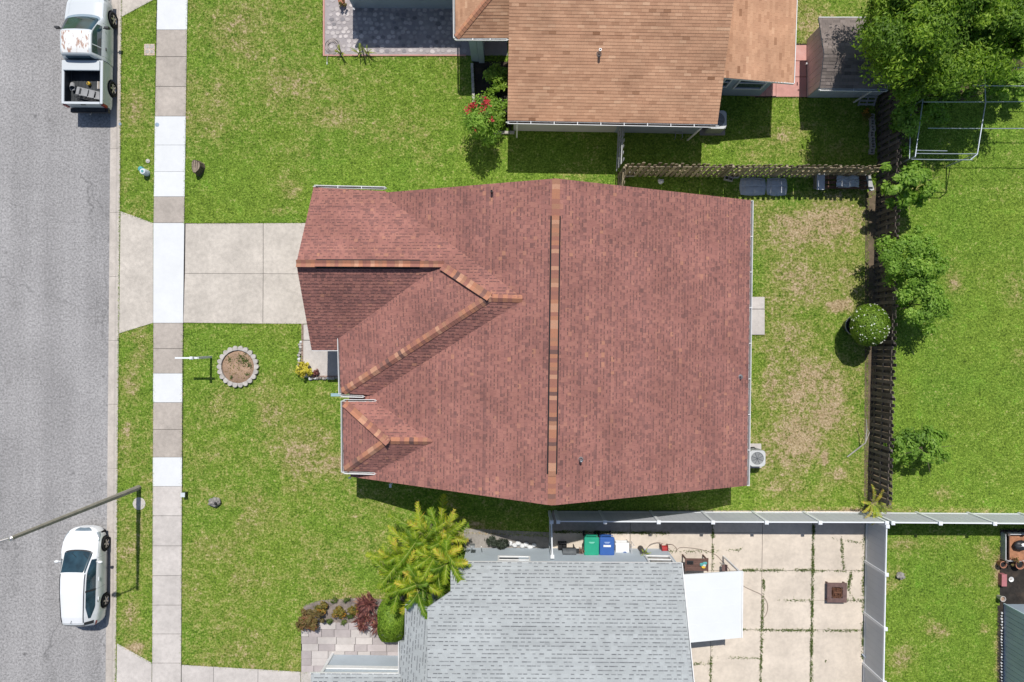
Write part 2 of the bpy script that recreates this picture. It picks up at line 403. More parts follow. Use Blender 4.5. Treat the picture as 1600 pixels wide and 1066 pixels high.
def mk_leaf(name, dark, mid, light, trans=.35, extra=None):
    t = NT(name); ti = t.attr('tint')
    stops = [(0, dark), (.5, mid), (.85, light)] + ([(1, extra)] if extra else [(1, light)])
    col = t.ramp(ti, stops)
    col = t.mix(1, col, t.ramp(t.noise(9, 2), [(.3, .8), (.7, 1.1)]), 'MULTIPLY')
    t.done(col, .55, 0, .35)
    tr = t.n('ShaderNodeBsdfTranslucent'); t.l(t.mix(1.0, col, (1.3, 1.5, .6), 'MULTIPLY'), tr.inputs[0])
    mx = t.n('ShaderNodeMixShader'); mx.inputs[0].default_value = trans
    t.l(t.b.outputs[0], mx.inputs[1]); t.l(tr.outputs[0], mx.inputs[2]); t.l(mx.outputs[0], t.out.inputs[0])
    return t.m
M['leaf_tree'] = mk_leaf('tree_leaf', (.06, .12, .018), (.18, .31, .03), (.36, .50, .05), .42, (.50, .60, .10))
M['leaf_sapling'] = mk_leaf('sapling_leaf', (.10, .20, .03), (.23, .39, .05), (.40, .56, .10), .42)
M['leaf_bush'] = mk_leaf('clipped_leaf', (.07, .15, .015), (.19, .32, .03), (.38, .52, .07), .3)
M['leaf_yellow'] = mk_leaf('yellow_leaf', (.30, .26, .02), (.62, .52, .05), (.8, .70, .15), .3)
M['leaf_palm'] = mk_leaf('palm_leaf', (.05, .12, .01), (.20, .34, .025), (.50, .56, .05), .38, (.70, .52, .09))
M['leaf_croton'] = mk_leaf('croton_leaf', (.06, .09, .02), (.20, .17, .03), (.55, .24, .03), .25, (.75, .45, .05))
M['leaf_brown'] = mk_leaf('red_green_leaf', (.10, .07, .03), (.20, .16, .05), (.28, .10, .06), .25, (.36, .30, .10))
M['leaf_red'] = mk_leaf('cordyline_leaf', (.06, .025, .025), (.19, .065, .06), (.36, .15, .12), .25, (.5, .28, .16))
M['leaf_dark'] = mk_leaf('dark_leaf', (.01, .015, .01), (.03, .04, .025), (.06, .08, .05), .1)
M['flower_red'] = mk_leaf('red_flower', (.35, .02, .04), (.6, .04, .06), (.75, .10, .10), .3)
M['flower_white'] = mk_leaf('white_flower', (.7, .7, .6), (.8, .8, .7), (.85, .85, .8), .2)
M['weed'] = mk_leaf('weed_leaf', (.04, .07, .015), (.09, .14, .025), (.18, .24, .05), .3, (.3, .25, .1))
for i, c in enumerate([(.52, .46, .45), (.45, .40, .39), (.60, .55, .52)]): M['paver_%d' % i] = concrete('paver_%d' % i, c, .4, .08, .15)
for i, c in enumerate([(.56, .51, .50), (.66, .60, .58), (.30, .28, .29)]): M['tile_%d' % i] = concrete('stone_tile_%d' % i, c, .4, .1, .25)
M['mosaic'] = concrete('tile_mortar', (.42, .38, .38), .5, .1)
M['grey_mulch'] = rough_mat('grey_brown_mulch', (.25, .21, .19), .35, 4, 18, .95, .9, dirt=(.42, .33, .25), dirt_amt=.6)
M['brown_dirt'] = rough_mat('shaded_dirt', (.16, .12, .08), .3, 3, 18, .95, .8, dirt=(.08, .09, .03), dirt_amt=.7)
M['house_wall'] = rough_mat('stucco_wall', (.55, .52, .47), .06, 1.5, 60, .85, .3)
M['pale_wall'] = rough_mat('pale_blue_grey_wall', (.47, .53, .58), .05, 1.5, 60, .85, .3)
M['teal_gutter'] = rough_mat('teal_gutter_outlet', (.28, .42, .44), .1, 5, 40, .6, .1)
M['vinyl_panel'] = rough_mat('vinyl_panel', (.66, .68, .72), .04, 1.2, 20, .5, .03, spec=.4, dirt=(.52, .54, .58), dirt_amt=.35)
M['groove'] = rough_mat('vinyl_groove', (.50, .52, .56), .04, 1.2, 20, .6, .03)
M['lens'] = glass('lamp_lens', (.22, .25, .27), .12); M['grille'] = rough_mat('grille_grey_blue', (.22, .28, .33), .2, 6, 40, .3, .1, metal=.3)
M['tail_red'] = rough_mat('tail_lamp_red', (.35, .02, .02), .15, 8, 40, .3, .05, spec=.6)
M['cowl_blue'] = rough_mat('cowl_blue_grey', (.25, .32, .38), .1, 5, 40, .6, .1)
M['silver_side'] = rough_mat('bed_edge_shade', (.33, .38, .42), .1, 5, 40, .5, .1); M['bed_liner'] = rough_mat('bed_liner', (.05, .055, .06), .3, 3, 30, .7, .3)
M['palm_stem'] = rough_mat('palm_stem', (.28, .26, .14), .3, 6, 30, .9, .5)
M['pot_grey'] = rough_mat('grey_pot', (.14, .14, .14), .15, 5, 30, .8, .2)
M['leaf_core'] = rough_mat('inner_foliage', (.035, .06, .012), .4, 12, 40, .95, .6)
M['white_stone'] = rough_mat('white_stone', (.70, .70, .70), .12, 6, 30, .9, .5)
M['stump_top'] = rough_mat('stump_top', (.30, .24, .18), .3, 9, 30, .95, .7, dirt=(.10, .08, .07), dirt_amt=.8)
M['marker_blue'] = rough_mat('marker_blue', (.28, .36, .46), .15, 8, 40, .6, .1)
M['hose_pale'] = rough_mat('hose_pale', (.42, .36, .33), .1, 6, 40, .6, .1); M['hose_dark'] = rough_mat('hose_dark', (.20, .15, .13), .1, 6, 40, .6, .1)
M['bbq_cover'] = rough_mat('barbecue_hood', (.10, .11, .12), .2, 4, 40, .6, .2); M['timber_end'] = rough_mat('timber_boards', (.34, .21, .15), .2, 4, 40, .8, .3, objrand=.4)
M['red_dark'] = rough_mat('dark_red_plastic', (.20, .02, .03), .2, 5, 40, .5, .1); M['brown_table'] = rough_mat('brown_table', (.15, .085, .07), .15, 4, 40, .7, .2, objrand=.25)
M['teal_trim'] = rough_mat('pale_teal_trim', (.50, .62, .66), .05, 3, 40, .6, .05)
translucent(M['vinyl_panel'], (.8, .78, .76), .28); translucent(M['awning'], (.75, .76, .76), .10)
M['slate_wall'] = rough_mat('slate_siding', (.54, .58, .66), .06, 2, 60, .85, .2, objrand=.06); M['pink_board'] = rough_mat('pink_board', (.78, .62, .59), .08, 1.5, 40, .8, .2, objrand=.12)
M['brick_pale'] = rough_mat('worn_brick', (.38, .27, .22), .2, 4, 40, .85, .3, objrand=.2)
M['leaf_litter'] = rough_mat('leaf_litter', (.11, .085, .05), .5, 2.5, 14, .95, .9, dirt=(.06, .09, .02), dirt_amt=.8)
M['fan_wire'] = rough_mat('fan_wire', (.16, .17, .18), .1, 5, 40, .5, .1)
# ================================================================== the setting
K = .0087
def W(px, py): v = P(px, py, 0); return (v.x, v.y)
def poly_px(pts): return [W(*p) for p in pts]

# dry patches of the lawn: (pixel x, y, radius x, radius y, strength) measured on the ground
DRY = [(450,125,75,45,.35),(520,185,45,22,.45),(460,130,30,12,.35),(380,60,80,60,.25),(330,150,50,60,.25),(600,200,70,20,.25),
 (640,60,60,30,.15),(460,700,70,55,.55),(430,650,30,40,.4),(520,725,50,20,.5),(480,720,40,25,.4),(380,610,45,30,.25),(330,650,30,30,.35),(345,700,30,25,.3),
 (1235,360,50,35,.7),(1300,350,50,50,.6),(1255,440,50,40,.55),(1330,420,25,60,.5),(1235,520,40,40,.3),(1255,600,50,60,.6),(1205,590,12,60,.6),(1290,640,35,50,.75),(1245,690,60,50,.7),
 (1310,478,16,8,1.3),(1288,718,7,18,1.3),(1215,690,16,40,.6),(1305,740,25,15,.6),(1280,640,16,12,.5),(1313,640,8,20,.6),(1230,760,60,20,.3),
 (1490,445,14,18,.9),(1585,460,20,30,.6),(1560,300,40,30,.3),(1420,300,30,40,.6),(1405,345,18,20,.6),(1590,560,14,40,.4),(1413,610,14,10,.6),(1470,770,20,12,.8),(1400,800,200,5,.9),
 (1415,850,35,14,.8),(1400,900,18,30,.5),(1410,1025,20,22,1.1),(1465,985,22,14,.9),(1450,965,14,8,.7),(1530,942,8,6,.7),(1537,983,9,9,1.3),(1535,860,22,18,.7),(1560,885,10,28,1.1),(1558,1020,7,50,.9),(1480,850,40,20,.35),(1495,905,25,12,.4),(1555,990,5,20,.7),
 (210,170,22,40,.55),(205,590,14,40,.6),(220,555,12,30,.3),(198,670,8,12,.7),(200,870,16,30,.45),(203,965,14,30,.6),(212,1012,16,10,.9),(215,330,14,14,.3),
 (1275,45,35,45,.75),(1225,10,20,30,.5),(1225,215,30,22,.7),(1240,240,50,14,.55),(1255,205,12,12,.6),(1310,235,30,18,.4),
 (600,950,120,12,.55),(560,935,90,8,.5),(755,835,40,12,1.0),(740,820,30,8,.7),(430,330,16,8,.5),(455,300,16,14,.5),(400,900,120,80,.1),(520,860,80,50,.1)]
def dryness(x, y):
    px = 800 + x * F / H; py = 533 - y * F / H
    d = np.zeros_like(px) + .0
    for cx, cy, rx, ry, s in DRY:
        q = ((px - cx) / rx) ** 2 + ((py - cy) / ry) ** 2
        d = np.maximum(d, s * (1.35 if cx < 560 else 1.1) * np.exp(-q * .9))
    front = (px < 560) & (py > 600) & (py < 1060); d = np.where(front, np.maximum(d, .13), d)
    d = np.where((px > 285) & (px < 720) & (py > 760) & (py < 1060), d + .16, d)
    d = np.where((px > 290) & (px < 730) & (py < 250), d + .10, d)
    d = np.where((px > 1170) & (px < 1356) & (py > 300) & (py < 800), d + .22, d)
    d = np.where((px > 1392), d - .18, d); d = np.where(px < 245, d + .10, d)
    d = np.where((px > 285) & (px < 860) & (py > 250) & (py < 348), d - .12, d)
    return d

def grid_ground():
    xs = [-150, -60, -30, -27.0, -26.9, -18.66, -18.64] + list(np.arange(-18.4, 27.2, .25)) + [32, 45, 80, 150]
    zx = [0, 0, 0, 0, -.3, -.3, 0] + [0] * (len(xs) - 7)
    ys = [-150, -60, -28] + list(np.arange(-19, 19.01, .25)) + [28, 60, 150]
    xs = np.array(xs); ys = np.array(ys); zx = np.array(zx, float)
    X, Y = np.meshgrid(xs, ys); Z = np.broadcast_to(zx, X.shape).copy()
    X = X + K * Y
    V = np.stack([X, Y, Z], -1).reshape(-1, 3); nx, ny = len(xs), len(ys)
    i = np.arange(nx - 1)[None, :] + nx * np.arange(ny - 1)[:, None]
    Fq = np.stack([i, i + 1, i + nx + 1, i + nx], -1).reshape(-1, 4)
    cen = V[Fq].mean(1)
    o = np_mesh('lawn', V, Fq, np.full(len(Fq), .5), M['lawn'])
    a = o.data.attributes.new('dry', 'FLOAT', 'POINT'); a.data.foreach_set('value', dryness(V[:, 0], V[:, 1]).astype(np.float32))
    tag(o, kind='structure')
grid_ground()

# road: one long sheet, a step below the lawn
def kx(x, y): return x + K * y
mb = MB(); pts = [(kx(-26.4, -150), -150, -.1), (kx(-19.13, -150), -150, -.1), (kx(-19.13, 150), 150, -.1), (kx(-26.4, 150), 150, -.1)]
mb.add(pts, [(0, 1, 2, 3)]); tag(mb.build('road', M['asphalt']), kind='structure')
# kerb with gutter pan, 3 m pieces
def kerb(x0, sgn, name):
    base = MB(); base.add([(kx(x0, -150), -150, -.14), (kx(x0 + sgn * .55, -150), -150, -.14), (kx(x0 + sgn * .55, 150), 150, -.14), (kx(x0, 150), 150, -.14)], [(0, 1, 2, 3) if sgn > 0 else (3, 2, 1, 0)])
    base = tag(base.build(name, M['dark_soil']), kind='structure')
    prof = [(0, -.25), (0, -.088), (.27, -.076), (.33, -.045), (.40, .005), (.47, .018), (.535, .014), (.535, -.25)]
    L = 3.03; me = None; k = 0
    for yy in np.arange(-33.3, 36, L):
        m = MB(); n = len(prof)
        vs = [(x0 + sgn * a + K * (yy + e), yy + e, z) for e in (.006, L - .006) for a, z in prof]
        fs = [(i, i + 1, n + i + 1, n + i) if sgn < 0 else (i + 1, i, n + i, n + i + 1) for i in range(n - 1)] + [tuple(range(n)), tuple(range(n, 2 * n))[::-1]]
        m.add(vs, fs); m.build('kerb_stone', M['con_kerb'], base)
kerb(-19.14, 1, 'kerb'); kerb(-26.38, -1, 'far_kerb')

HARD = []        # ground polygons where no grass grows
def hard(pts): HARD.append(np.array(poly_px(pts)))
def slab(parent, pts, mat, z=.028, gap=.008, name='slab', z0=-.12):
    w_ = [Vector(p) for p in poly_px(pts)]; c = sum(w_, Vector((0, 0))) / len(w_)
    w_ = [p + (c - p).normalized() * gap * 1.4 for p in w_]
    return MB().prism(w_, z0, z, inset=.006).build(name, mat, parent)
def base_sheet(name, pts, z=.006, mat='dark_soil'):
    m = MB(); m.prism(poly_px(pts), -.1, z); return tag(m.build(name, M[mat]), kind='structure')

# sidewalk
def sx(y, side):      # left / right pixel edge of the sidewalk at image row y
    ys_ = [-400, 0, 180, 350, 600, 1000, 1500]
    return float(np.interp(y, ys_, [249, 246, 242.3, 240, 239.5, 238, 236] if side == 0 else [298, 293.5, 290.8, 288.3, 285.3, 283.7, 281]))
sw = base_sheet('sidewalk', [(sx(-300, 0), -300), (sx(-300, 1), -300), (sx(180, 1), 180), (sx(350, 1), 350), (sx(1400, 1), 1400), (sx(1400, 0), 1400), (sx(350, 0), 350)])
joints = [(-240, 'con_white'), (-190, 'con_tan'), (-140, 'con_tan'), (-95, 'con_white'), (-48, 'con_white'), (0, 'con_white'), (47, 'con_tan'), (89, 'con_tan'), (135.5, 'con_tan'), (182, 'con_white'), (227, 'con_white'), (268.5, 'con_white'), (307.5, 'con_tan'),
          (348.5, 'con_white'), (505, 'con_tan'), (545, 'con_tan'), (583.5, 'con_white'), (629, 'con_tan'), (671, 'con_tan'), (714.5, 'con_white'), (760, 'con_light'), (806, 'con_light'), (853, 'con_light'),
          (899.5, 'con_light'), (945.5, 'con_light'), (990.5, 'con_light'), (1036, 'con_light'), (1082, 'con_light'), (1128, 'con_light'), (1174, 'con_light'), (1220, None)]
joints = [(0 if j == 0 else j, m) for j, m in joints]
for (a, m_), (b, _) in zip(joints[:-1], joints[1:]):
    if a == 0: b = 47
    g = .005 if m_ == 'con_white' else .009
    slab(sw, [(sx(a, 0), a), (sx(a, 1), a), (sx(b, 1), b), (sx(b, 0), b)], M[m_], gap=g)
hard([(246, -60), (293.5, -60), (288, 350), (285, 600), (283.5, 1100), (238, 1100), (240, 600), (240, 350)])
# driveway and its apron
dw = base_sheet('driveway', [(288.5, 348.5), (520, 348.5), (520, 506), (286, 505)])
for pts in ([(290, 349.5), (411.5, 349), (411.5, 428), (289, 427.5)], [(411.5, 349), (520, 348.5), (520, 428.5), (411.5, 428)],
            [(289, 427.5), (411.5, 428), (411, 506), (286.5, 504.5)], [(411.5, 428), (520, 428.5), (520, 506.5), (411, 506)]):
    slab(dw, pts, M['con_drive'])
ap = base_sheet('driveway_apron', [(189, 331), (239.5, 348.5), (239.5, 505), (186, 521)], -.01)
slab(ap, [(188.5, 330), (213, 338.6), (239.5, 348.5), (239.5, 505), (186, 521.5)], M['con_drive'], .022)
hard([(186, 330), (240, 349), (525, 348), (525, 506), (286, 506), (240, 506), (184, 522)])
ap2 = base_sheet('driveway_apron', [(183, 1006), (237.5, 1036), (236.5, 1180), (181, 1180)], -.01)
slab(ap2, [(183, 1005), (237.5, 1035.5), (236.5, 1180), (180.5, 1180)], M['con_light'], .022)
ap3 = base_sheet('driveway_apron', [(190, 26), (243, -2), (245, -180), (192, -180)], -.01)
slab(ap3, [(190.3, 27), (244.5, -2), (246, -180), (192, -180)], M['con_drive'], .022)
hard([(183, 1005), (238, 1036), (238, 1100), (180, 1100)]); hard([(190, 27), (245, -2), (246, -60), (190, -60)])
d2 = base_sheet('driveway', [(284, 1038.5), (471, 1049.5), (620, 1050), (620, 1200), (283, 1200)])
for pts in ([(284, 1038.5), (334, 1041.5), (333, 1120), (283.5, 1120)], [(334, 1041.5), (403.5, 1045.5), (402.5, 1120), (333, 1120)], [(403.5, 1045.5), (470, 1049.5), (469.5, 1120), (402.5, 1120)], [(470, 1049.5), (620, 1050), (620, 1120), (469.5, 1120)]):
    slab(d2, pts, M['con_light'])
hard([(284, 1038), (471, 1049), (471, 1110), (284, 1110)])
# brick-shaped pavers in front of the grey roofed house
pv = base_sheet('paver_path', [(470.5, 974), (640, 970), (640, 1050), (470.5, 1049)], .0)
rnd = random.Random(3)
row = 0; y = 972.0
for row in range(7):
    x = 470.5 - (13 if row % 2 else 0) * 1.0 - rnd.uniform(0, 6); hgt = 10.9 + (row % 3 == 1) * 1.2
    while x < 634:
        wd = rnd.choice([20, 26, 26, 30]); a, b = max(x, 470.8), min(x + wd, 636)
        if b - a > 3:
            slab(pv, [(a, y + (x - 470) * .012), (b, y + (x - 470) * .012), (b, y + hgt + (x - 470) * .012), (a, y + hgt + (x - 470) * .012)], M['paver_%d' % rnd.randrange(3)], .03 + rnd.uniform(-.003, .003), .006, 'paver')
        x += wd
    y += hgt
hard([(469, 965), (640, 965), (640, 1050), (469, 1050)])
# porch slab and front walk of the main house
fp = base_sheet('front_porch_slab', [(474, 507), (540, 507), (540, 590), (474, 590)])
slab(fp, [(474, 507), (540, 507), (540, 531.5), (474, 531.5)], M['con_light'], .035); slab(fp, [(474, 532), (540, 532), (540, 590), (474, 590)], M['con_light'], .06)
hard([(468, 506), (545, 506), (545, 596), (468, 596)])
# patio of the grey house
pt_ = base_sheet('patio', [(862, 797.5), (1352, 797.5), (1353, 1180), (862, 1180)], .0)
cols = [862, 985, 1113.5, 1191.5, 1269.5, 1351.5]; 
rowsy = [798, 832, 891.5, 938, 984, 1066, 1150]
for i in range(5):
    rws = [798, 832, 891.5, 984, 1078, 1160] if i in (0, 1, 2) else ([798, 891.5, 984, 1078, 1160] if i == 3 else [798, 891.5, 938, 984, 1078, 1160])
    for a, b in zip(rws[:-1], rws[1:]):
        skew = -4
        def cx(c, yy): return c + skew * (yy - 800) / 270
        m_ = M['con_grey'] if (i < 2 and b < 840) else M['con_patio']
        slab(pt_, [(cx(cols[i], a), a), (cx(cols[i + 1], a), a), (cx(cols[i + 1], b), b), (cx(cols[i], b), b)], m_, .03)
hard([(862, 797), (1353, 797), (1353, 1110), (862, 1110)])
# concrete strip and step beside the east wall
st = base_sheet('back_step', [(1165, 464), (1194.5, 464), (1194.5, 524), (1165, 524)])
slab(st, [(1165, 464), (1194.5, 464), (1194.5, 483), (1165, 483)], M['con_light'], .05); slab(st, [(1165, 483.3), (1194.5, 483.3), (1194.5, 523.5), (1165, 523.5)], M['con_light'], .05)
hard([(1165, 463), (1196, 463), (1196, 525), (1165, 525)])
# salmon concrete at the corner of the tan roofed house
sp = base_sheet('side_path', [(1180, 68), (1262, 68), (1262, 153), (1180, 153)])
for pts in ([(1196, 70), (1212, 70), (1212, 151), (1196, 151)], [(1212, 121), (1260, 121), (1260, 152), (1212, 152)], [(1212, 96), (1260, 96), (1260, 120.5), (1212, 120.5)], [(1212, 71), (1260, 71), (1260, 95.5), (1212, 95.5)], [(1172, 121), (1196, 121), (1196, 151), (1172, 151)]):
    slab(sp, pts, M['blush_tile'], .04)
hard([(1172, 68), (1262, 68), (1262, 153), (1172, 153)])
# tiled porch floor of the tan roofed house: border strips and crazy paving
tp = base_sheet('tiled_porch', [(505.5, -60), (793, -60), (793, 87), (505.5, 87)], .01, 'mosaic')
bd = MB(); bd.prism(poly_px([(505, -60), (507.5, -60), (507.5, 88), (505, 88)]), -.05, .05)
bd.prism(poly_px([(507.6, 86), (728, 86), (728, 88), (507.6, 88)]), -.05, .05); bd.build('tile_edging', M['blush_tile'], tp)
for py_ in np.arange(-28, 86, 7.2):                        # flat stones laid in mortar
    off = rnd.uniform(0, 7)
    for px_ in np.arange(508 + off, 728, 8.6):
        n_ = rnd.randrange(5, 7); r_ = rnd.uniform(2.9, 4.6); a0 = rnd.uniform(0, 6)
        cxx, cyy = px_ + rnd.uniform(-1.6, 1.6), py_ + rnd.uniform(-1.6, 1.6)
        if cxx < 512 or cyy > 81.5: continue
        if (cxx > 552 and cyy < 13) or (cxx < 552 and cyy < -12) or (cxx > 716 and rnd.random() < .3): continue
        pts = [(cxx + r_ * rnd.uniform(.8, 1.15) * math.cos(a0 + 6.283 * i / n_), cyy + r_ * .85 * rnd.uniform(.8, 1.15) * math.sin(a0 + 6.283 * i / n_)) for i in range(n_)]
        if rnd.random() < .9: MB().prism(poly_px(pts), .005, .022 + rnd.uniform(0, .003), inset=.003).build('stone_tile', M['tile_%d' % rnd.choice([0, 0, 1, 1, 2])], tp)
hard([(504, -60), (795, -60), (795, 88), (504, 88)])
# planting beds
def bed(name, pts, mat, z=.012):
    m = MB(); m.prism(poly_px(pts), -.1, z); tag(m.build(name, M[mat]), kind='structure')
bed('planting_bed', [(739, 96), (795, 96), (800, 205), (742, 165), (737, 130)], 'dark_soil')
hard([(739, 96), (795, 96), (800, 205), (742, 165)])
bed('planting_bed', [(474, 946), (500, 938), (560, 934), (600, 936), (632, 930), (632, 998), (600, 985), (560, 976), (474, 976)], 'grey_mulch')
hard([(474, 946), (500, 938), (560, 934), (600, 936), (632, 930), (632, 998), (474, 980)])
bed('gravel_strip', [(725, 826), (862, 832), (862, 862), (725, 862)], 'con_grey', .008)
hard([(728, 832), (862, 838), (862, 862), (728, 862)])
bed('dirt_yard', [(1562, 826), (1700, 826), (1700, 946), (1562, 946)], 'dark_soil', .008)
bed('gravel_strip', [(1558, 946), (1570, 946), (1570, 1200), (1558, 1200)], 'dark_soil', .008)
hard([(1562, 826), (1700, 826), (1700, 946), (1558, 946)]); hard([(1558, 946), (1575, 946), (1575, 1100), (1558, 1100)])
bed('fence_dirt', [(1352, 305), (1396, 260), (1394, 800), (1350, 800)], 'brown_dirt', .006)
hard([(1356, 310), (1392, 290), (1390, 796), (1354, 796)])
# grey patch of weathered leaf litter under the tree beside the frame
bed('bare_dirt', [(1362, 60), (1420, 40), (1560, 60), (1600, 100), (1560, 140), (1500, 158), (1440, 165), (1424, 225), (1416, 262), (1372, 262)], 'leaf_litter', .006)

# ---- real grass blades, joined
def inside(poly, x, y):
    r = np.zeros(len(x), bool); n = len(poly); j = n - 1
    for i in range(n):
        xi, yi = poly[i]; xj, yj = poly[j]
        c = ((yi > y) != (yj > y)) & (x < (xj - xi) * (y - yi) / (yj - yi + 1e-12) + xi)
        r ^= c; j = i
    return r
def blades(N):
    x = RNG.uniform(-18.7, 25.5, N); y = RNG.uniform(-16.9, 16.9, N); x = x + 0
    keep = x > -18.60 + K * y
    hs = [poly_px(p) for p in ([(500, 330), (1160, 330), (1160, 740), (560, 735)], [(805, -60), (1090, -60), (1090, 205), (805, 205)], [(735, 860), (1040, 860), (1060, 1100), (640, 1100), (640, 990)], [(1262, 40), (1350, 40), (1350, 150), (1262, 150)])]
    for p in HARD + [np.array(h) for h in hs]: keep &= ~inside(p, x, y)
    q = ((x - P(373, 573).x) ** 2 + (y - P(373, 573).y) ** 2) > .9 ** 2; keep &= q
    dr = dryness(x, y); keep &= RNG.random(N) > np.clip(dr - .25, 0, .8)
    x, y, dr = x[keep], y[keep], dr[keep]; n = len(x)
    V = np.zeros((n, 2, 3, 3)); 
    for k in range(2):
        a = RNG.uniform(0, 2 * np.pi, n); ln = RNG.uniform(.03, .085, n); wd = RNG.uniform(.006, .014, n)
        bx = x + RNG.normal(0, .012, n); by = y + RNG.normal(0, .012, n)
        V[:, k, 0] = np.stack([bx - wd * np.sin(a), by + wd * np.cos(a), np.full(n, -.004)], -1)
        V[:, k, 1] = np.stack([bx + wd * np.sin(a), by - wd * np.cos(a), np.full(n, -.004)], -1)
        V[:, k, 2] = np.stack([bx + ln * np.cos(a), by + ln * np.sin(a), RNG.uniform(.02, .055, n)], -1)
    # blades leaning over the edges of slabs and beds
    ex = []; ey = []
    for hi_, h in enumerate(HARD):
        for i in range(len(h)):
            p, q = h[i], h[(i + 1) % len(h)]; L = float(np.hypot(*(q - p))); m_ = int(L * 70)
            if m_ < 2: continue
            f = RNG.random(m_); nrm = np.array([-(q - p)[1], (q - p)[0]]) / L; jt = RNG.normal(0, .022, m_) * (.5 + np.abs(np.sin(f * L * 2.3 + i)) )
            xx = p[0] + (q - p)[0] * f; yy = p[1] + (q - p)[1] * f; ok = (np.abs(xx) < 26) & (np.abs(yy) < 17.5) & (xx > -18.5 + K * yy)
            for hj, g in enumerate(HARD):
                if hj != hi_:
                    for s_ in (-.09, .09): ok &= ~inside(g, xx + nrm[0] * s_, yy + nrm[1] * s_)
            ex.append((xx + nrm[0] * jt)[ok]); ey.append((yy + nrm[1] * jt)[ok])
    yk = RNG.uniform(-17, 17, 2600); ex.append(-18.60 + K * yk + RNG.normal(0, .02, 2600)); ey.append(yk)
    ex = np.concatenate(ex); ey = np.concatenate(ey); n2_ = len(ex); W_ = np.zeros((n2_, 1, 3, 3)); a = RNG.uniform(0, 2 * np.pi, n2_); ln = RNG.uniform(.03, .075, n2_); wd = RNG.uniform(.007, .014, n2_)
    W_[:, 0, 0] = np.stack([ex - wd * np.sin(a), ey + wd * np.cos(a), np.full(n2_, .0)], -1); W_[:, 0, 1] = np.stack([ex + wd * np.sin(a), ey - wd * np.cos(a), np.full(n2_, .0)], -1)
    W_[:, 0, 2] = np.stack([ex + ln * np.cos(a), ey + ln * np.sin(a), RNG.uniform(.045, .07, n2_)], -1)
    V = np.concatenate([V.reshape(-1, 3), W_.reshape(-1, 3)]); dr = np.concatenate([np.repeat(dr, 2), dryness(ex, ey)])
    Fq = np.arange(len(V)).reshape(-1, 3); t = RNG.random(len(Fq))
    o = np_mesh('grass', V, Fq, {'tint': t, 'dry': dr}, M['blades'], k=3)
    tag(o, 'short mown lawn grass around the houses, green with dry straw patches', 'grass', kind='stuff')
blades(420000)
# ================================================================== roofing tools
def clip(poly, x0, x1, y0, y1):
    for ax, lim, sg in ((0, x0, 1), (0, x1, -1), (1, y0, 1), (1, y1, -1)):
        if not poly: return poly
        out = []; n = len(poly)
        for i in range(n):
            a, b = poly[i], poly[(i + 1) % n]
            da, db = (a[ax] - lim) * sg, (b[ax] - lim) * sg
            if da >= 0: out.append(a)
            if (da >= 0) != (db >= 0):
                t = da / (da - db); out.append((a[0] + (b[0] - a[0]) * t, a[1] + (b[1] - a[1]) * t))
        poly = out
    return poly
def area2(p):
    return sum(p[i][0] * p[(i + 1) % len(p)][1] - p[(i + 1) % len(p)][0] * p[i][1] for i in range(len(p))) / 2

def frame_of(pl):
    n = pl[0]; u = Vector((0, 0, 1)).cross(n)
    u = u.normalized() if u.length > 1e-4 else Vector((1, 0, 0)); v = n.cross(u)
    return n, u, v
def shingles(name, parent, pl, pts, mat, expo=.145, tabs=(.12, .30), dash=.0, dash_t=.12, seed=0, lift=.010, hi=(.5, .2), dash_len=(.1, .2), dash_w=.3, raised=.45, step3=None, tmax=1.0):
    """thousands of small overlapping tabs: real geometry, joined in one part"""
    rd = random.Random(seed); n, u, v = frame_of(pl); o = pts[0]
    poly = [((p - o).dot(u), (p - o).dot(v)) for p in pts]
    if area2(poly) < 0: poly = poly[::-1]
    u0, u1 = min(p[0] for p in poly), max(p[0] for p in poly); v0, v1 = min(p[1] for p in poly), max(p[1] for p in poly)
    mb = MB(); row = 0; vv = v0
    while vv < v1:
        va, vb = vv, min(vv + expo, v1 + 1e-6)
        strip = clip(poly, u0 - 1, u1 + 1, va, vb)
        if strip:
            su0, su1 = min(p[0] for p in strip), max(p[0] for p in strip)
            x = u0 - rd.uniform(0, tabs[1]) if step3 is None else u0 - (row % 2) * step3 / 2 - (row % 3) * step3 * .08
            shift = rd.gauss(0, .06); wob = rd.uniform(-.002, .002)
            up = False
            while x < su1:
                wd = rd.uniform(*tabs) if step3 is None else step3
                a, b = x, x + wd; x += wd
                up = (not up) if rd.random() < .8 else up
                if b < su0: continue
                pc = clip(strip, a, b - .004, va, vb)
                if len(pc) < 3: continue
                up_ = up and raised > 0
                tv = min(tmax, max(0, rd.gauss(*hi) + shift + (.04 if up_ else -.04)))
                h0 = lift + (.006 if up_ else 0) + wob
                def lifted(q, hh=h0):
                    f = (q[1] - va) / expo
                    return o + u * q[0] + v * (q[1] + (wob if q[1] <= va + 1e-6 else 0)) + n * (hh * (1 - f) + .0025)
                top = [lifted(q) for q in pc]; k = len(pc)
                low = [t_ - n * (h0 * 1.0 + .004) for t_ in top]
                fs = [tuple(range(k))]
                for i in range(k):
                    j = (i + 1) % k
                    if abs(pc[i][1] - vb) < 1e-4 and abs(pc[j][1] - vb) < 1e-4: continue
                    fs.append((j, i, k + i, k + j))
                mb.add(top + low, fs, 0, tv)
                if dash and rd.random() < dash * (.55 if up_ else 1):
                    dl = rd.uniform(*dash_len); dx = a + rd.uniform(0, max(.001, wd - dl))
                    dc = clip(strip, dx, dx + dl, va + expo * .06, va + expo * (.06 + dash_w))
                    if len(dc) >= 3: mb.add([lifted(q, h0 + .0035) for q in dc], [tuple(range(len(dc)))], 0, dash_t + rd.uniform(0, .12))
        vv += expo; row += 1
    return tag(mb.build(name, mat, parent), kind='stuff')

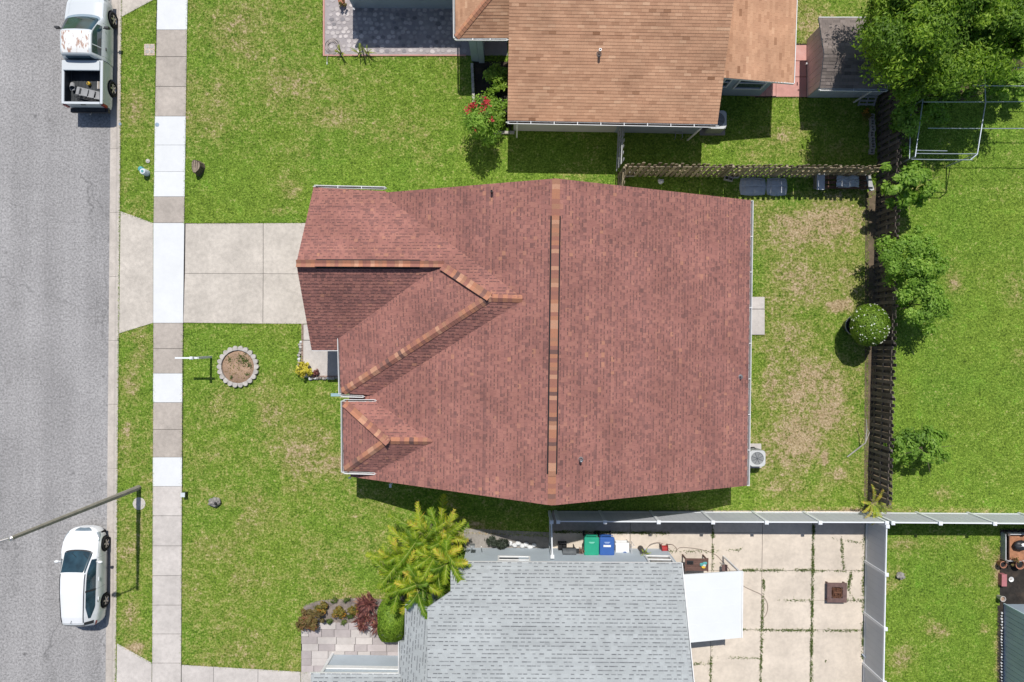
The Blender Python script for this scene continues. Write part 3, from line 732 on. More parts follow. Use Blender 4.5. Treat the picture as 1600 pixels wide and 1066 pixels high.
def deck(name, parent, pts, mat, th=.13):
    return MB().slab3([p - Vector((0, 0, .004)) for p in pts], th).build(name, mat, parent)

def caps(parent, a, b, n1, n2, mat, width=.34, step=.19, lift=.03, name='ridge_cap', seed=0):
    """overlapping cap shingles folded over a ridge or hip running from a up to b"""
    a, b = Vector(a), Vector(b); d = (b - a); L = d.length; d /= L; rd = random.Random(seed)
    def side(n, s):
        x = d.cross(n).normalized()
        return x if x.dot(s) > 0 else -x
    lat = d.cross(Vector((0, 0, 1))).normalized()
    s1, s2 = side(n1, lat), side(n2, -lat)
    up = (n1 + n2).normalized(); wv = width / 2; ln = step * 1.25; th = .012
    def ring(t, h): 
        return [d * t + s1 * wv + up * (h - .004), d * t + s1 * wv * .35 + up * (h + .006), d * t + up * (h + .012), d * t + s2 * wv * .35 + up * (h + .006), d * t + s2 * wv + up * (h - .004)]
    m = MB(); r0, r1 = ring(0, lift + .014), ring(ln, lift)
    lo = [p - up * (lift + .01) for p in r0]; lo1 = [p - up * (lift) for p in r1]
    vs = r0 + r1 + lo + lo1
    fs = [(i, i + 1, 5 + i + 1, 5 + i) for i in range(4)] + [(i + 1, i, 10 + i, 10 + i + 1) for i in range(4)] + [(0, 5, 15, 10), (9, 4, 14, 19)] + [(5 + i, 5 + i + 1, 15 + i + 1, 15 + i) for i in range(4)]
    m.add(vs, fs)
    first = None; k = 0; root = root_of(parent)
    while k * step < L - .05:
        p = a + d * (k * step + rd.uniform(-.012, .012)) - root.location
        if first is None: first = m.build(name, mat, parent, local=True, loc=p)
        else: c = first.copy(); COL.objects.link(c); c.location = p
        k += 1

def gutter(parent, a, b, out, mat, w_=.13, h_=.11, straps=.75, name='gutter', closed=False):
    """open channel with dark inside and hanger straps; a,b = back top edge, out = outward unit vector"""
    a, b, out = Vector(a), Vector(b), Vector(out).normalized(); d = (b - a); L = d.length; d /= L
    up = Vector((0, 0, 1)); m = MB()
    prof = [(0.004, 0), (0.004, -h_), (w_ * .8, -h_), (w_, -.03), (w_, .012), (w_ - .022, .012), (w_ - .022, -.02), (w_ * .8 - .02, -h_ + .02), (.02, -h_ + .02), (.018, 0)]
    n = len(prof); vs = [q + out * x + up * z for q in (a, b) for x, z in prof]
    fs = [(i, (i + 1) % n, n + (i + 1) % n, n + i) for i in range(n)] + [tuple(range(n))[::-1], tuple(range(n, 2 * n))]
    m.add(vs, fs, 0)
    for q in (a, b): m.beam(q + out * w_ / 2 + up * -.05 + up * .055 , q + out * w_ / 2 - up * .1, w_, .02, 0)
    o = m.build(name, mat, parent)
    s = MB(); s.add([q + out * x + up * -(h_ - .024) for q in (a, b) for x in (.02, w_ - .025)], [(0, 1, 3, 2)]); s.build('gutter_bed', M['gutter_dark'], o)  # near-black strip along the channel bottom makes the inside dark
    if straps:
        k = max(1, int(L / straps))
        for i in range(1, k): 
            q = a + d * (L * i / k)
            MB().beam(q + up * .008, q + out * w_ + up * .018, .03, .008).build('strap', mat, o)
    return o

def wall_box(parent, p, z1, mat, name='wall', z0=-.1):
    return MB().prism(poly_px(p), z0, z1).build(name, mat, parent)
def window_on(parent, a, b, z0, z1, out, frame='white_trim', name='window', sill=True):
    """window from ground points a to b (on the wall face), glass set back inside a frame"""
    a, b, out = Vector((a[0], a[1], 0)), Vector((b[0], b[1], 0)), Vector((out[0], out[1], 0)).normalized()
    d = (b - a).normalized(); w0 = out * .03; m = MB(); t = .07
    def bar(p, q, wd, ht): m.beam(p, q, wd, ht, up=out)
    A0, B0, A1, B1 = [q + w0 + Vector((0, 0, z)) for z in (z0, z1) for q in (a, b)]
    bar(A0 - d * .04, B0 + d * .04, t, .06); bar(A1 - d * .04, B1 + d * .04, t, .06); bar(A0, A1, t, .056); bar(B0, B1, t, .056)
    mid = (A0 + A1) / 2, (B0 + B1) / 2; bar(mid[0], mid[1], .04, .05)
    f = m.build(name, M[frame], parent)
    g = MB(); g.add([q + out * .015 + Vector((0, 0, z)) for q, z in ((a, z0), (b, z0), (b, z1), (a, z1))], [(0, 1, 2, 3), (3, 2, 1, 0)][:1]); g.build('pane', M['pane'], f)
    return f
def vent_pipe(parent, p, h=.35, r=.045, mat='metal_grey', name='vent_pipe', boot=True):
    m = MB(); p = Vector(p)
    if boot: m.lathe(p, [(.12, -.03), (.11, .02), (r * 1.5, .08)], 12, cap=False)
    m.lathe(p, [(r, -.05), (r, h), (r * .75, h), (r * .75, h - .08), (0.002, h - .08)], 12, cap=False)
    return m.build(name, M[mat], parent)
M['gutter_dark'] = rough_mat('gutter_dark', (.05, .04, .035), .4, 8, 30, .95, .5)

# ================================================================== main house, red brown roof
house = thing('red_roofed_house', 'single storey house with a red brown shingle roof in the middle of the picture', 'house', P(860, 540, 0))
GA = (463, 412, 4.8)
pW = plane((869, 279, 6.2), (862, 790, 6.2), (548, 745, 2.5)); pE = plane((869, 279, 6.2), (862, 790, 6.2), (1167, 759, 2.5))
# hip block west of the ridge and the small hip below it: both meet the big west slope in valleys
def zW(px, py): return on(pW, px, py).z
ZT = zW(820, 467); pHS = plane((581, 618, zW(581, 618)), (820, 467, ZT), (765, 465, ZT)); ZC = on(pHS, 533, 614).z
pHW = plane((529, 529, ZC), (533, 614, ZC), (765, 465, ZT))
ZG = on(pHW, 688, 413).z; pN = plane((463, 412, ZG), (688, 413, ZG), (765, 465, ZT)); ZG0 = ZG
ZE = 2.62; pGS = plane((463, 412, ZG), (688, 413, ZG), (487, 547, ZE))
ZD = zW(676, 690); pDN = plane((587, 627, zW(587, 627)), (676, 690, ZD), (604, 689, ZD)); pDS = plane((587, 737, zW(587, 737)), (676, 690, ZD), (604, 689, ZD))
ZDE = (on(pDN, 537, 628).z + on(pDS, 537, 736).z) / 2
pDW = plane((536, 628, ZDE), (537, 736, ZDE), (604, 689, ZD))
MW = [on(pW, *q) for q in ((868, 279), (602, 301), (541, 311), (548, 745), (862, 790))]
ME = [on(pE, *q) for q in ((869, 279), (862, 790), (1167, 759), (1173, 313))]
NF = [on(pN, *q) for q in ((490, 293), (463, 412), (688, 413), (765, 465), (818, 467), (602, 299))]
GS = [on(pGS, *q) for q in ((463, 412), (487, 547), (527, 547), (533, 530), (690, 413))]
HW = [on(pHW, *q) for q in ((688, 413), (529, 529), (533, 614), (765, 465))]
HS = [on(pHS, *q) for q in ((533, 614), (581, 617), (820, 467), (765, 465))]
DW = [on(pDW, *q) for q in ((536, 628), (537, 736), (604, 689))]
DN = [on(pDN, *q) for q in ((537, 628), (604, 689), (677, 690), (587, 627))]
DS = [on(pDS, *q) for q in ((537, 736), (587, 737), (677, 690), (604, 689))]
rt = MB()
for pts in (MW, ME, NF, GS, HW, HS, DW, DN, DS): rt.slab3([p - Vector((0, 0, .006)) for p in pts], .12)
roof = rt.build('roof', M['deck'], house)
hi = (.53, .10); kw = dict(expo=.148, tabs=(.10, .22), dash=.8, dash_t=.09, hi=hi, dash_len=(.07, .15), dash_w=.32, tmax=.86)
for i, (nm, pl, pts) in enumerate((('w', pW, MW), ('e', pE, ME), ('n', pN, NF), ('gs', pGS, GS), ('hw', pHW, HW), ('hs', pHS, HS), ('dw', pDW, DW), ('dn', pDN, DN), ('ds', pDS, DS))):
    shingles('shingles', roof, pl, pts, M['red_shingle'], seed=10 + i, **kw)
nW, nE = pW[0], pE[0]
R0, R1 = on(pW, 869, 280), on(pW, 862, 789)
V0, V1 = R0 + (R1 - R0) * .113, R0 + (R1 - R0) * .905
caps(roof, R0, V0, nW, nE, M['red_cap'], seed=1, width=.33); caps(roof, V1, R1, nW, nE, M['red_cap'], seed=2, width=.33)
# ridge vent: raised dark strip with its own caps
def ridge_vent(parent, a, b, n1, n2, cap_seed, wd=.36):
    a, b = Vector(a), Vector(b); d = (b - a).normalized(); lat = d.cross(Vector((0, 0, 1))).normalized(); up = Vector((0, 0, 1))
    m = MB(); 
    dn1 = lat * wd / 2 - up * wd * .5 * abs(n1.x if abs(n1.x) > .2 else n1.y) / n1.z * .95; dn2 = -lat * wd / 2 - up * wd * .5 * abs(n2.x if abs(n2.x) > .2 else n2.y) / n2.z * .95
    vs = []
    for q in (a, b): vs += [q + dn1 + up * .0, q + dn1 + up * .055, q + up * .065, q + dn2 + up * .055, q + dn2 + up * .0]
    m.add(vs, [(0, 1, 6, 5), (1, 2, 7, 6), (2, 3, 8, 7), (3, 4, 9, 8), (4, 3, 2, 1, 0), (5, 6, 7, 8, 9)])
    v = m.build('ridge_vent', M['dark'], parent)
    caps(parent, a + up * .038, b + up * .038, n1, n2, M['red_cap'], width=wd - .085, seed=cap_seed, step=.16)
ridge_vent(roof, V0, V1, nW, nE, 3, .40)
gR0, gR1 = on(pGS, 463.5, 412), on(pGS, 688, 413); up = Vector((0, 0, 1))
g1, g2 = gR0 + (gR1 - gR0) * .13, gR0 + (gR1 - gR0) * .855
caps(roof, gR0, g1, pN[0], pGS[0], M['red_cap'], seed=5, width=.34)
ridge_vent(roof, g1 , g2, pN[0], pGS[0], 6, .38)
caps(roof, g2, gR1, pN[0], pGS[0], M['red_cap'], seed=7, width=.30)
T = on(pHW, 765, 465)
caps(roof, on(pHW, 692, 417), T, pN[0], pHW[0], M['red_cap'], seed=8, width=.36, step=.17)
caps(roof, on(pHW, 536, 612), T, pHS[0], pHW[0], M['red_cap'], seed=9, width=.36, step=.17)
caps(roof, on(pHS, 816, 467), on(pHS, 767, 465.5), pN[0], pHS[0], M['red_cap'], seed=11, width=.36)
T2 = on(pDW, 604, 689)
caps(roof, on(pDW, 540, 631), T2, pDN[0], pDW[0], M['red_cap'], seed=12, width=.34, step=.17); caps(roof, on(pDW, 540, 734), T2, pDS[0], pDW[0], M['red_cap'], seed=13, width=.34, step=.17)
caps(roof, on(pDN, 675, 690), on(pDN, 606, 689), pDN[0], pDS[0], M['red_cap'], seed=14, width=.36)
# white edge trim at the eaves and rakes
def G(a, b, out, **k): return gutter(house, a, b, out, M['white_trim'], **k)
G(P(1173, 314, 2.49), P(1167, 759, 2.49), (1, 0, 0), straps=1.5, w_=.12)
ZN = on(pN, 490, 293).z - .01
G(P(491, 293.5, ZN), P(602, 296, ZN), (0, 1, 0), straps=.82, w_=.12)
G(P(531, 529, ZC), P(533, 616, ZC), (-1, 0, 0), straps=0, w_=.11)
G(P(533, 617, ZC), P(568, 618, ZC), (0, -1, 0), straps=0, w_=.10)
G(P(536.5, 627, ZDE), P(537, 738, ZDE), (-1, 0, 0), straps=0, w_=.11)
G(P(537, 627.5, ZDE), P(587, 628, ZDE), (0, 1, 0), straps=0, w_=.10)
G(P(537, 737, ZDE), P(586, 738.5, ZDE), (0, -1, 0), straps=0, w_=.10)
G(P(488, 547, ZE), P(528, 547, ZE), (0, -1, 0), straps=0, w_=.045, h_=.1)
for a, b in ((P(527, 614.5, 2.38), P(521, 618, 2.0)),):
    MB().box(P(525, 617, ZC - .08), (.42, .13, .10), mi=0).build('gutter_outlet', M['teal_gutter'], house)
m = MB(); d0 = P(533, 617, ZC - .1); m.beam(d0 + Vector((-.1, 0, 0)), Vector((d0.x + .3, d0.y, .1)), .08, .06); m.build('downspout', M['white_trim'], house)
m = MB(); d0 = P(610, 757.5, 2.4); m.beam(d0, (d0.x + .05, d0.y + .12, .1), .08, .06); m.box((d0.x, d0.y - .04, 2.42), (.1, .16, .06)); m.build('downspout', M['white_trim'], house)
m = MB(); m.box(P(546.5, 746.5, 2.42), (.1, .06, .12)); m.build('gutter_end', M['white_trim'], house)
for p_, hh, r_, mt_ in ((on(pW, 768.5, 301), .30, .045, 'black_plastic'), (on(pE, 907, 718), .34, .05, 'metal_grey'), (on(pE, 1156.5, 589), .25, .035, 'metal_grey')):
    vent_pipe(roof, p_, hh, r_, mt_, boot=mt_ == 'metal_grey')
# walls, inset under the eaves; gable triangles under the rakes
def wallm(pts, z=2.42): return MB().prism([(p.x, p.y) for p in pts], -.1, z).build('wall', M['house_wall'], house)
def Z0(px, py, z): v = P(px, py, z); return Vector((v.x, v.y))
wE = P(1170, 540, 2.5).x - .45; wW = P(541, 540, 2.5).x + .35; yN = R0.y - .35; yS = R1.y + .35
wallm([Vector((wW, yS)), Vector((wE, yS)), Vector((wE, yN)), Vector((wW, yN))])
gx = P(490, 300, 2.5).x + .35; gy1 = P(490, 293, 2.5).y - .45; gy0 = P(490, 547, 2.5).y + .45
wallm([Vector((gx, gy0)), Vector((wW + 1, gy0)), Vector((wW + 1, gy1)), Vector((gx, gy1))])
hx = P(531, 600, 2.5).x + .45; hy = P(531, 616, 2.5).y + .4; wallm([Vector((hx, hy)), Vector((wW + 1, hy)), Vector((wW + 1, hy + 3)), Vector((hx, hy + 3))])
dx = P(537, 600, 2.5).x + .45; dy0 = P(537, 737, 2.5).y + .4; dy1 = P(537, 627, 2.5).y - .4; wallm([Vector((dx, dy0)), Vector((wW + 1, dy0)), Vector((wW + 1, dy1)), Vector((dx, dy1))])
def gable(x0, x1, y0, y1, zb, zt, xr, axis):
    m = MB()
    if axis == 'x': vs = [(x0, y0, zb), (x1, y0, zb), (xr, y0, zt), (x0, y1, zb), (x1, y1, zb), (xr, y1, zt)]
    else: vs = [(x0, y0, zb), (x0, y1, zb), (x0, xr, zt), (x1, y0, zb), (x1, y1, zb), (x1, xr, zt)]
    m.add(vs, [(0, 1, 2), (3, 5, 4), (0, 3, 4, 1), (1, 4, 5, 2), (2, 5, 3, 0)]); return m.build('gable_wall', M['house_wall'], house)
gable(wW, wE, yS, yS + .2, 2.4, 5.98, R0.x, 'x'); gable(wW, wE, yN - .2, yN, 2.4, 5.98, R0.x, 'x'); gable(gx, gx + .2, gy0, gy1, 2.4, ZG - .42, gR0.y, 'y')
# garage door, porch door, windows seen only from the side
gd = MB(); ymid = (gy0 + gy1) / 2; gd.box((gx - .03, ymid, 1.05), (.05, 4.9, 2.15)); gdo = gd.build('garage_door', M['white_trim'], house)
for z in (.52, 1.05, 1.58): MB().box((gx - .058, ymid, z), (.012, 4.8, .03)).build('door_groove', M['metal_grey'], gdo)
window_on(house, (dx - .002, dy1 - .5), (dx - .002, dy0 + .5), .8, 2.0, (-1, 0)); window_on(house, (wE + .002, 2.0), (wE + .002, .6), .9, 2.0, (1, 0)); window_on(house, (wE + .002, -3), (wE + .002, -4.4), .9, 2.0, (1, 0))
MB().box((hx + .9, hy + 1.35, 1.02), (.06, .95, 2.04)).build('front_door', M['brown_wood'], house)

# ================================================================== tan orange roofed house at the top
th = thing('tan_roofed_house', 'house with a tan orange shingle roof and pale blue grey walls, beside the shed', 'house', P(960, 60, 0))
qS = plane((793, 188, 2.6), (1121, 194, 2.6), (1146, -60, 4.75)); qE = plane((1132, 122, 3.22), (1240, 131, 2.65), (1246, -60, 2.65))
qHS = plane((712, 59, 2.6), (793, 59, 2.6), (775, -60, 4.2)); qHW = plane((712, 59, 2.6), (711, -60, 2.6), (779, -20, 3.75))
S_ = [on(qS, *q) for q in ((793, 188), (1121, 194), (1133, 104), (1147, -1), (1155, -90), (797, -90))]
E_ = [on(qE, *q) for q in ((1126, 121), (1240, 131), (1248, -90), (1150, -90))]
HS_ = [on(qHS, *q) for q in ((712, 59), (795, 59), (796, -90), (810, -90), (780, -22))]
HW_ = [on(qHW, *q) for q in ((712, 59), (780, -22), (800, -90), (711, -90))]
HS_ = [on(qHS, *q) for q in ((712, 59), (796, 59), (797, -90), (832, -90))][:3] + [on(qHS, 830, -90)]
rt = MB()
HS_ = [on(qHS, *q) for q in ((712, 59), (796, 59), (797, -45), (800, -45))]
for pts in (S_, E_, HS_, HW_): rt.slab3([p - Vector((0, 0, .006)) for p in pts], .12)
roof2 = rt.build('roof', M['deck_orange'], th)
kw2 = dict(expo=.128, step3=.305, raised=0, hi=(.5, .10), lift=.012)
for i, (pl, pts) in enumerate(((qS, S_), (qE, E_), (qHS, HS_), (qHW, HW_))): shingles('shingles', roof2, pl, pts, M['orange_shingle'], seed=30 + i, **kw2)
caps(roof2, on(qHS, 713, 58), on(qHS, 797, -44), qHS[0], qHW[0], M['orange_cap'], seed=33, width=.30)
def G2(a, b, out, **k): return gutter(th, a, b, out, M['white_trim'], **k)
G2(P(793, 188.5, 2.58), P(1121, 194.5, 2.58), (0, -1, 0), straps=.92, w_=.14); G2(P(711.5, 59.5, 2.58), P(793, 60, 2.58), (0, -1, 0), straps=.75, w_=.1); G2(P(711, 59, 2.58), P(710, -60, 2.58), (-1, 0, 0), straps=0, w_=.08)
MB().beam(P(1127, 122, 3.16), P(1240, 131.5, 2.6), .03, .12).build('rake_trim', M['white_trim'], th)
MB().beam(P(1240.5, 131, 2.62), P(1247, -60, 2.62), .03, .12).build('eave_trim', M['white_trim'], th)
vent_pipe(roof2, on(qS, 936, 84), .42, .055, 'metal_grey')
# walls: the south face shows below the gutter
MB().prism(poly_px([(802.5, 204.5), (960, 207), (960, -60), (802.5, -60)]), -.1, 2.5).build('wall', M['beige_wall'], th)
MB().prism(poly_px([(960.3, 207), (1088, 209.5), (1094, -60), (960.3, -60)]), -.1, 2.5).build('wall', M['grey_blue_wall'], th)
MB().prism(poly_px([(1094, 148.5), (1186, 150.5), (1190, -60), (1094, -60)]), -.1, 2.6).build('wall', M['grey_blue_wall'], th)
MB().prism(poly_px([(737, 96), (748, 97), (748, 40), (737, 40)]), -.1, 2.5).build('porch_wall', M['grey_blue_wall'], th)
MB().prism(poly_px([(748.6, 99), (757, 99), (757, 40), (748.6, 40)]), -.1, 2.5).build('porch_wall', M['grey_blue_wall'], th)
window_on(th, W(1135, 149.5), W(1176, 150.5), 1.0, 2.35, (0, -1)); window_on(th, W(1112, 149.2), W(1122, 149.4), 1.2, 2.3, (0, -1))
# garage block with the pale blue grey wall, its roof edge just outside the picture
MB().prism(poly_px([(552, 13), (716, 14), (716, -60), (552, -60)]), -.1, 2.55).build('wall', M['grey_blue_wall'], th)
MB().beam(P(553, 14, .05), P(553, 14, 2.5), .05, .09).build('corner_trim', M['white_trim'], th)
qg = plane((536, -19, 2.6), (712, -19, 2.6), (712, -120, 4.3))
Gp = [on(qg, *q) for q in ((534, -19), (716, -19), (716, -140), (534, -140))]
rt = MB(); rt.slab3([p - Vector((0, 0, .006)) for p in Gp], .12); r3 = rt.build('roof', M['deck_orange'], th); shingles('shingles', r3, qg, Gp, M['orange_shingle'], seed=39, **kw2)
m = MB(); a = P(808, 194, 2.45); m.beam(a, (a.x, a.y + .12, .1), .07, .05); m.beam(a, a + Vector((0, .15, .05)), .07, .05); m.build('downspout', M['white_trim'], th)
m = MB(); a = P(1096, 200, 2.3); m.beam(a, (a.x - .05, a.y + .1, .1), .07, .05); m.build('downspout', M['white_trim'], th)
m = MB(); b = P(1060, 208, .25)
for dxx in (-.16, .16): m.tube([b + Vector((dxx, .05, .1)), b + Vector((dxx, -.25, .1)), b + Vector((dxx * .9, -.25, -.2))], .02, 6)
m.tube([b + Vector((-.16, -.05, .1)), b + Vector((.16, -.05, .1))], .02, 6); m.build('hose_bracket', M['metal_grey'], th)

# ================================================================== grey roofed house at the bottom
gh = thing('grey_roofed_house', 'single storey house with a pale grey shingle roof and white awning at the bottom edge', 'house', P(860, 1000, 0))
sN = plane((722, 878, 2.6), (1065, 880, 2.6), (1084, 1080, 4.6))
sW = plane((632, 947, 2.6), (624, 1070, 2.6), (669, 1000, on(sN, 669, 952).z))
sL = plane((486, 1052, 2.6), (626, 1052, 2.6), (600, 1120, 3.3))
NN = [on(sN, *q) for q in ((704, 878), (1065, 880), (1086, 1100), (1095, 1180), (666, 1180), (668, 962), (645, 937), (700, 925))]
NN = [on(sN, *q) for q in ((704, 878), (1065, 880), (1086, 1100), (1095, 1180), (668, 1180), (668, 950), (704, 925))]
WW = [on(sW, *q) for q in ((633, 946), (642, 936), (706, 922), (669, 962), (669, 1052), (667, 1180), (622, 1180), (623, 1010), (632, 1003))]
WW = [on(sW, *q) for q in ((633, 946), (642, 937), (669, 951), (669, 1180), (623, 1180), (624, 1003), (632, 1003))]
LL = [on(sL, *q) for q in ((486, 1052), (626, 1053), (626, 1180), (480, 1180))]
rt = MB()
for pts in (NN, WW, LL): rt.slab3([p - Vector((0, 0, .006)) for p in pts], .12)
roof4 = rt.build('roof', M['deck_grey'], gh)
kw4 = dict(expo=.150, tabs=(.17, .30), dash=1.0, dash_t=.08, hi=(.5, .05), dash_len=(.12, .22), dash_w=.27, raised=.5)
for i, (pl, pts) in enumerate(((sN, NN), (sW, WW), (sL, LL))): shingles('shingles', roof4, pl, pts, M['grey_shingle'], seed=50 + i, **kw4)
MB().beam(P(704, 877.5, 2.55), P(1065, 879.5, 2.55), .03, .12).build('eave_trim', M['white_trim'], gh); MB().beam(P(1065.5, 880, 2.62), on(sN, 1095.5, 1180), .03, .14).build('rake_trim', M['white_trim'], gh)
MB().beam(P(623, 1003, 2.55), P(622, 1180, 2.55), .03, .12).build('eave_trim', M['white_trim'], gh); MB().beam(P(485, 1051.5, 2.56), P(622, 1051.5, 2.56), .03, .10).build('eave_trim', M['white_trim'], gh)
MB().prism(poly_px([(729, 856), (1041, 857), (1050, 1180), (672, 1180), (672, 930), (729, 930)]), -.1, 2.48).build('wall', M['pale_wall'], gh)
MB().prism(poly_px([(648, 925), (680, 925), (680, 1180), (648, 1180)]), -.1, 2.4).build('wall', M['pale_wall'], gh)
fw = MB().prism(poly_px([(521, 1022.5), (650, 1024.5), (650, 1180), (519, 1180)]), -.1, 2.48).build('wall', M['pale_wall'], gh)
a, b = P(521, 1022, 0), P(650, 1024, 0)
MB().beam(a + Vector((0, .03, 1.35)), b + Vector((0, .03, 1.35)), .05, .26, up=(0, 0, 1)).build('trim_band', M['white_trim'], gh)
MB().beam(a + Vector((-.02, .03, .0)), a + Vector((-.02, .03, 2.45)), .12, .1).build('corner_post', M['white_trim'], gh)
for (p0, p1, z0, z1) in ((780, 826, 1.35, 2.3), (1000, 1036, 1.25, 2.25)): window_on(gh, W(p0, 856.3), W(p1, 857), z0, z1, (0, 1))
for px_ in (737, 752): MB().tube([P(px_, 855, .3), P(px_, 854.5, 1.6)], .02, 6).build('conduit', M['white_trim'], gh)
MB().box(P(738, 853, 1.45) , (.22, .12, .3)).build('meter_box', M['metal_grey'], gh)
# awning
aw = MB(); pa = [P(1062, 898.5, 2.55), P(1159.5, 892.5, 2.4), P(1158.5, 996.5, 2.4), P(1072, 1005, 2.55)]; aw.slab3(pa, .07); awo = aw.build('awning', M['awning'], gh)
for i in range(1, 4):
    f = i / 4; MB().beam(pa[0].lerp(pa[3], f) + Vector((0, 0, .006)), pa[1].lerp(pa[2], f) + Vector((0, 0, .006)), .014, .006).build('awning_seam', M['awning'], awo)
for q in (P(1157, 895, 2.35), P(1156, 994, 2.35)): MB().beam(q, (q.x - .05, q.y, .03), .07, .07).build('awning_post', M['white_trim'], gh)
MB().beam(pa[1] + Vector((.02, 0, -.01)), pa[2] + Vector((.02, 0, -.01)), .05, .11).build('awning_gutter', M['white_trim'], gh)
# far slopes, gable ends and walls of the two neighbouring houses, beyond the picture's edge
def far_side(parent, roof_, pl, pa, pb, eave_z, mat, dmat, kws, x0, x1, wall, seed, ext):
    A, B = on(pl, *pa), on(pl, *pb); n = pl[0]; s_ = -1 if A.y < 0 else 1; run = (A.z - eave_z) / (abs(n.y) / n.z)
    C, D = B + Vector((0, s_ * run, eave_z - B.z)), A + Vector((0, s_ * run, eave_z - A.z)); n2 = Vector((n.x, -n.y, n.z)).normalized()
    pts = [A, B, C, D]; MB().slab3([p - Vector((0, 0, .006)) for p in pts], .12).build('roof_slope', dmat, parent)
    shingles('shingles', roof_, (n2, n2.dot(A)), pts, mat, seed=seed, **kws)
    y0 = A.y - s_ * run + s_ * .45; y2 = A.y + s_ * run - s_ * .45; m = MB(); zt = A.z - .22; zb = 2.38
    m.add([(x0, y0, zb), (x0, y2, zb), (x0, A.y, zt), (x1, y0, zb), (x1, y2, zb), (x1, A.y, zt)], [(0, 1, 2), (3, 5, 4), (0, 3, 4, 1), (1, 4, 5, 2), (2, 5, 3, 0)]); m.build('gable_wall', wall, parent)
    ys = sorted([ext, y2]); m = MB(); m.prism([(x0, ys[0]), (x1, ys[0]), (x1, ys[1]), (x0, ys[1])], -.1, 2.47); m.build('wall', wall, parent)
far_side(gh, roof4, sN, (668, 1180), (1095, 1180), 2.6, M['grey_shingle'], M['deck_grey'], kw4, -2.1, 7.25, M['pale_wall'], 91, -19.59)
far_side(th, roof2, qS, (797, -90), (1155, -90), 2.6, M['orange_shingle'], M['deck_orange'], kw2, .12, 8.68, M['grey_blue_wall'], 92, 17.97)
# ================================================================== fences
def picket_mesh(mat, wd=.14, ht=1.83, th=.018):
    m = MB(); x, z = wd / 2, ht; c = .035
    prof = [(-x, 0), (x, 0), (x, z - c), (x - c, z), (-x + c, z), (-x, z - c)]; n = 6
    m.add([(a, -th / 2, b) for a, b in prof] + [(a, th / 2, b) for a, b in prof],
          [tuple(range(n)), tuple(range(n, 2 * n))[::-1]] + [((i + 1) % n, i, n + i, n + (i + 1) % n) for i in range(n)])
    me_o = m.build('picket', mat); return me_o
def wood_fence(label, a, b, mat, pitch=.30, wd=.145, ht=1.83, group=None, post_every=2.4, jitter=.012, both=True, seed=0, shadow=.055):
    a, b = P(*a), P(*b); d = b - a; L = d.length; d /= L; ang = math.atan2(d.y, d.x); rd = random.Random(seed)
    f = thing('wooden_fence', label, 'fence', a, 0, group); nrm = Vector((-d.y, d.x, 0))
    for z in (.28, .92, 1.58):
        MB().beam(a + Vector((0, 0, z)), b + Vector((0, 0, z)), .045, .09).build('rail', mat, f)
    k = int(L / post_every)
    for i in range(k + 1):
        q = a + d * min(L - .05, i * post_every); MB().box((q.x, q.y, ht / 2 - .03), (.09, .088, ht + .06), rz=ang).build('post', mat, f)
    proto = picket_mesh(mat, wd, ht); proto.parent = f; first = True
    for side in ((1, -1) if both else (1,)):
        for i in range(int(L / pitch)):
            o = proto if first else proto.copy()
            if not first: COL.objects.link(o)
            first = False
            s_ = (i + (.0 if side > 0 else .5)) * pitch + wd / 2 + .01
            p = d * s_ + nrm * side * (shadow + rd.uniform(-.004, .006)) + Vector((0, 0, rd.uniform(.0, .05)))
            o.location = p; o.rotation_euler = (rd.gauss(0, jitter), rd.gauss(0, jitter), ang + rd.gauss(0, jitter))
    return f
wood_fence('long dark weathered wooden fence running behind the potted bush', (1375, 140), (1357.5, 778), M['old_wood'], pitch=.30, seed=1)
wood_fence('tan wooden fence of upright slats between the red roof and the tan roof', (968, 274), (1356, 276), M['tan_wood'], pitch=.245, seed=2)
wood_fence('short pale grey slatted fence between the tan roofed house and the tan fence', (965, 207), (962, 270), M['grey_wood'], pitch=.27, both=False, seed=3, ht=1.75)
wood_fence('short tan wooden fence end disappearing under the red roof', (965.5, 277), (963.5, 306), M['tan_wood'], pitch=.155, both=False, seed=4)

# white vinyl: smooth panels between posts with flat caps
def vinyl_fence(label, pts, ht=1.8, mat='white_vinyl', post=.13, close=True, name='vinyl_fence'):
    q = [P(*p) for p in pts]; f = thing(name, label, 'fence', q[0])
    for i, p in enumerate(q):
        po = MB(); po.box((p.x, p.y, ht / 2 + .02), (post, post, ht + .08), rz=TILT); po = po.build('post', M[mat], f)
        c = MB(); c.box((p.x, p.y, ht + .075), (post + .035, post + .035, .03), rz=TILT); c.box((p.x, p.y, ht + .10), (post - .03, post - .03, .025), rz=TILT); c.build('post_cap', M[mat], po)
    for a, b in zip(q[:-1], q[1:]):
        d = (b - a).normalized(); a2, b2 = a + d * post / 2, b - d * post / 2
        pn = MB(); pn.beam(a2 + Vector((0, 0, ht / 2)), b2 + Vector((0, 0, ht / 2)), .022, ht - .22); o = pn.build('panel', M['vinyl_panel'], f)
        for z, h_ in ((.10, .14), (ht - .05, .10)): MB().beam(a2 + Vector((0, 0, z)), b2 + Vector((0, 0, z)), .05, h_).build('rail', M[mat], f)
        n_ = int((b2 - a2).length / .29); nn = Vector((-d.y, d.x, 0))
        gv = MB()
        for k in range(1, n_):
            s_ = a2 + d * ((b2 - a2).length * k / n_)
            for sd in (-1, 1): gv.beam(s_ + nn * sd * .0115 + Vector((0, 0, .2)), s_ + nn * sd * .0115 + Vector((0, 0, ht - .13)), .008, .004, up=nn)
        gv.build('groove', M['groove'], o)
    return f
hz = [(866, 799)] + [(866 + 0, 799)] * 0
xs_ = [868, 937, 1016, 1096, 1175, 1254, 1352]
vinyl_fence('long white vinyl fence running along the north edge of the patio to the corner', [(x, 799.3 + (x - 868) * .003) for x in xs_])
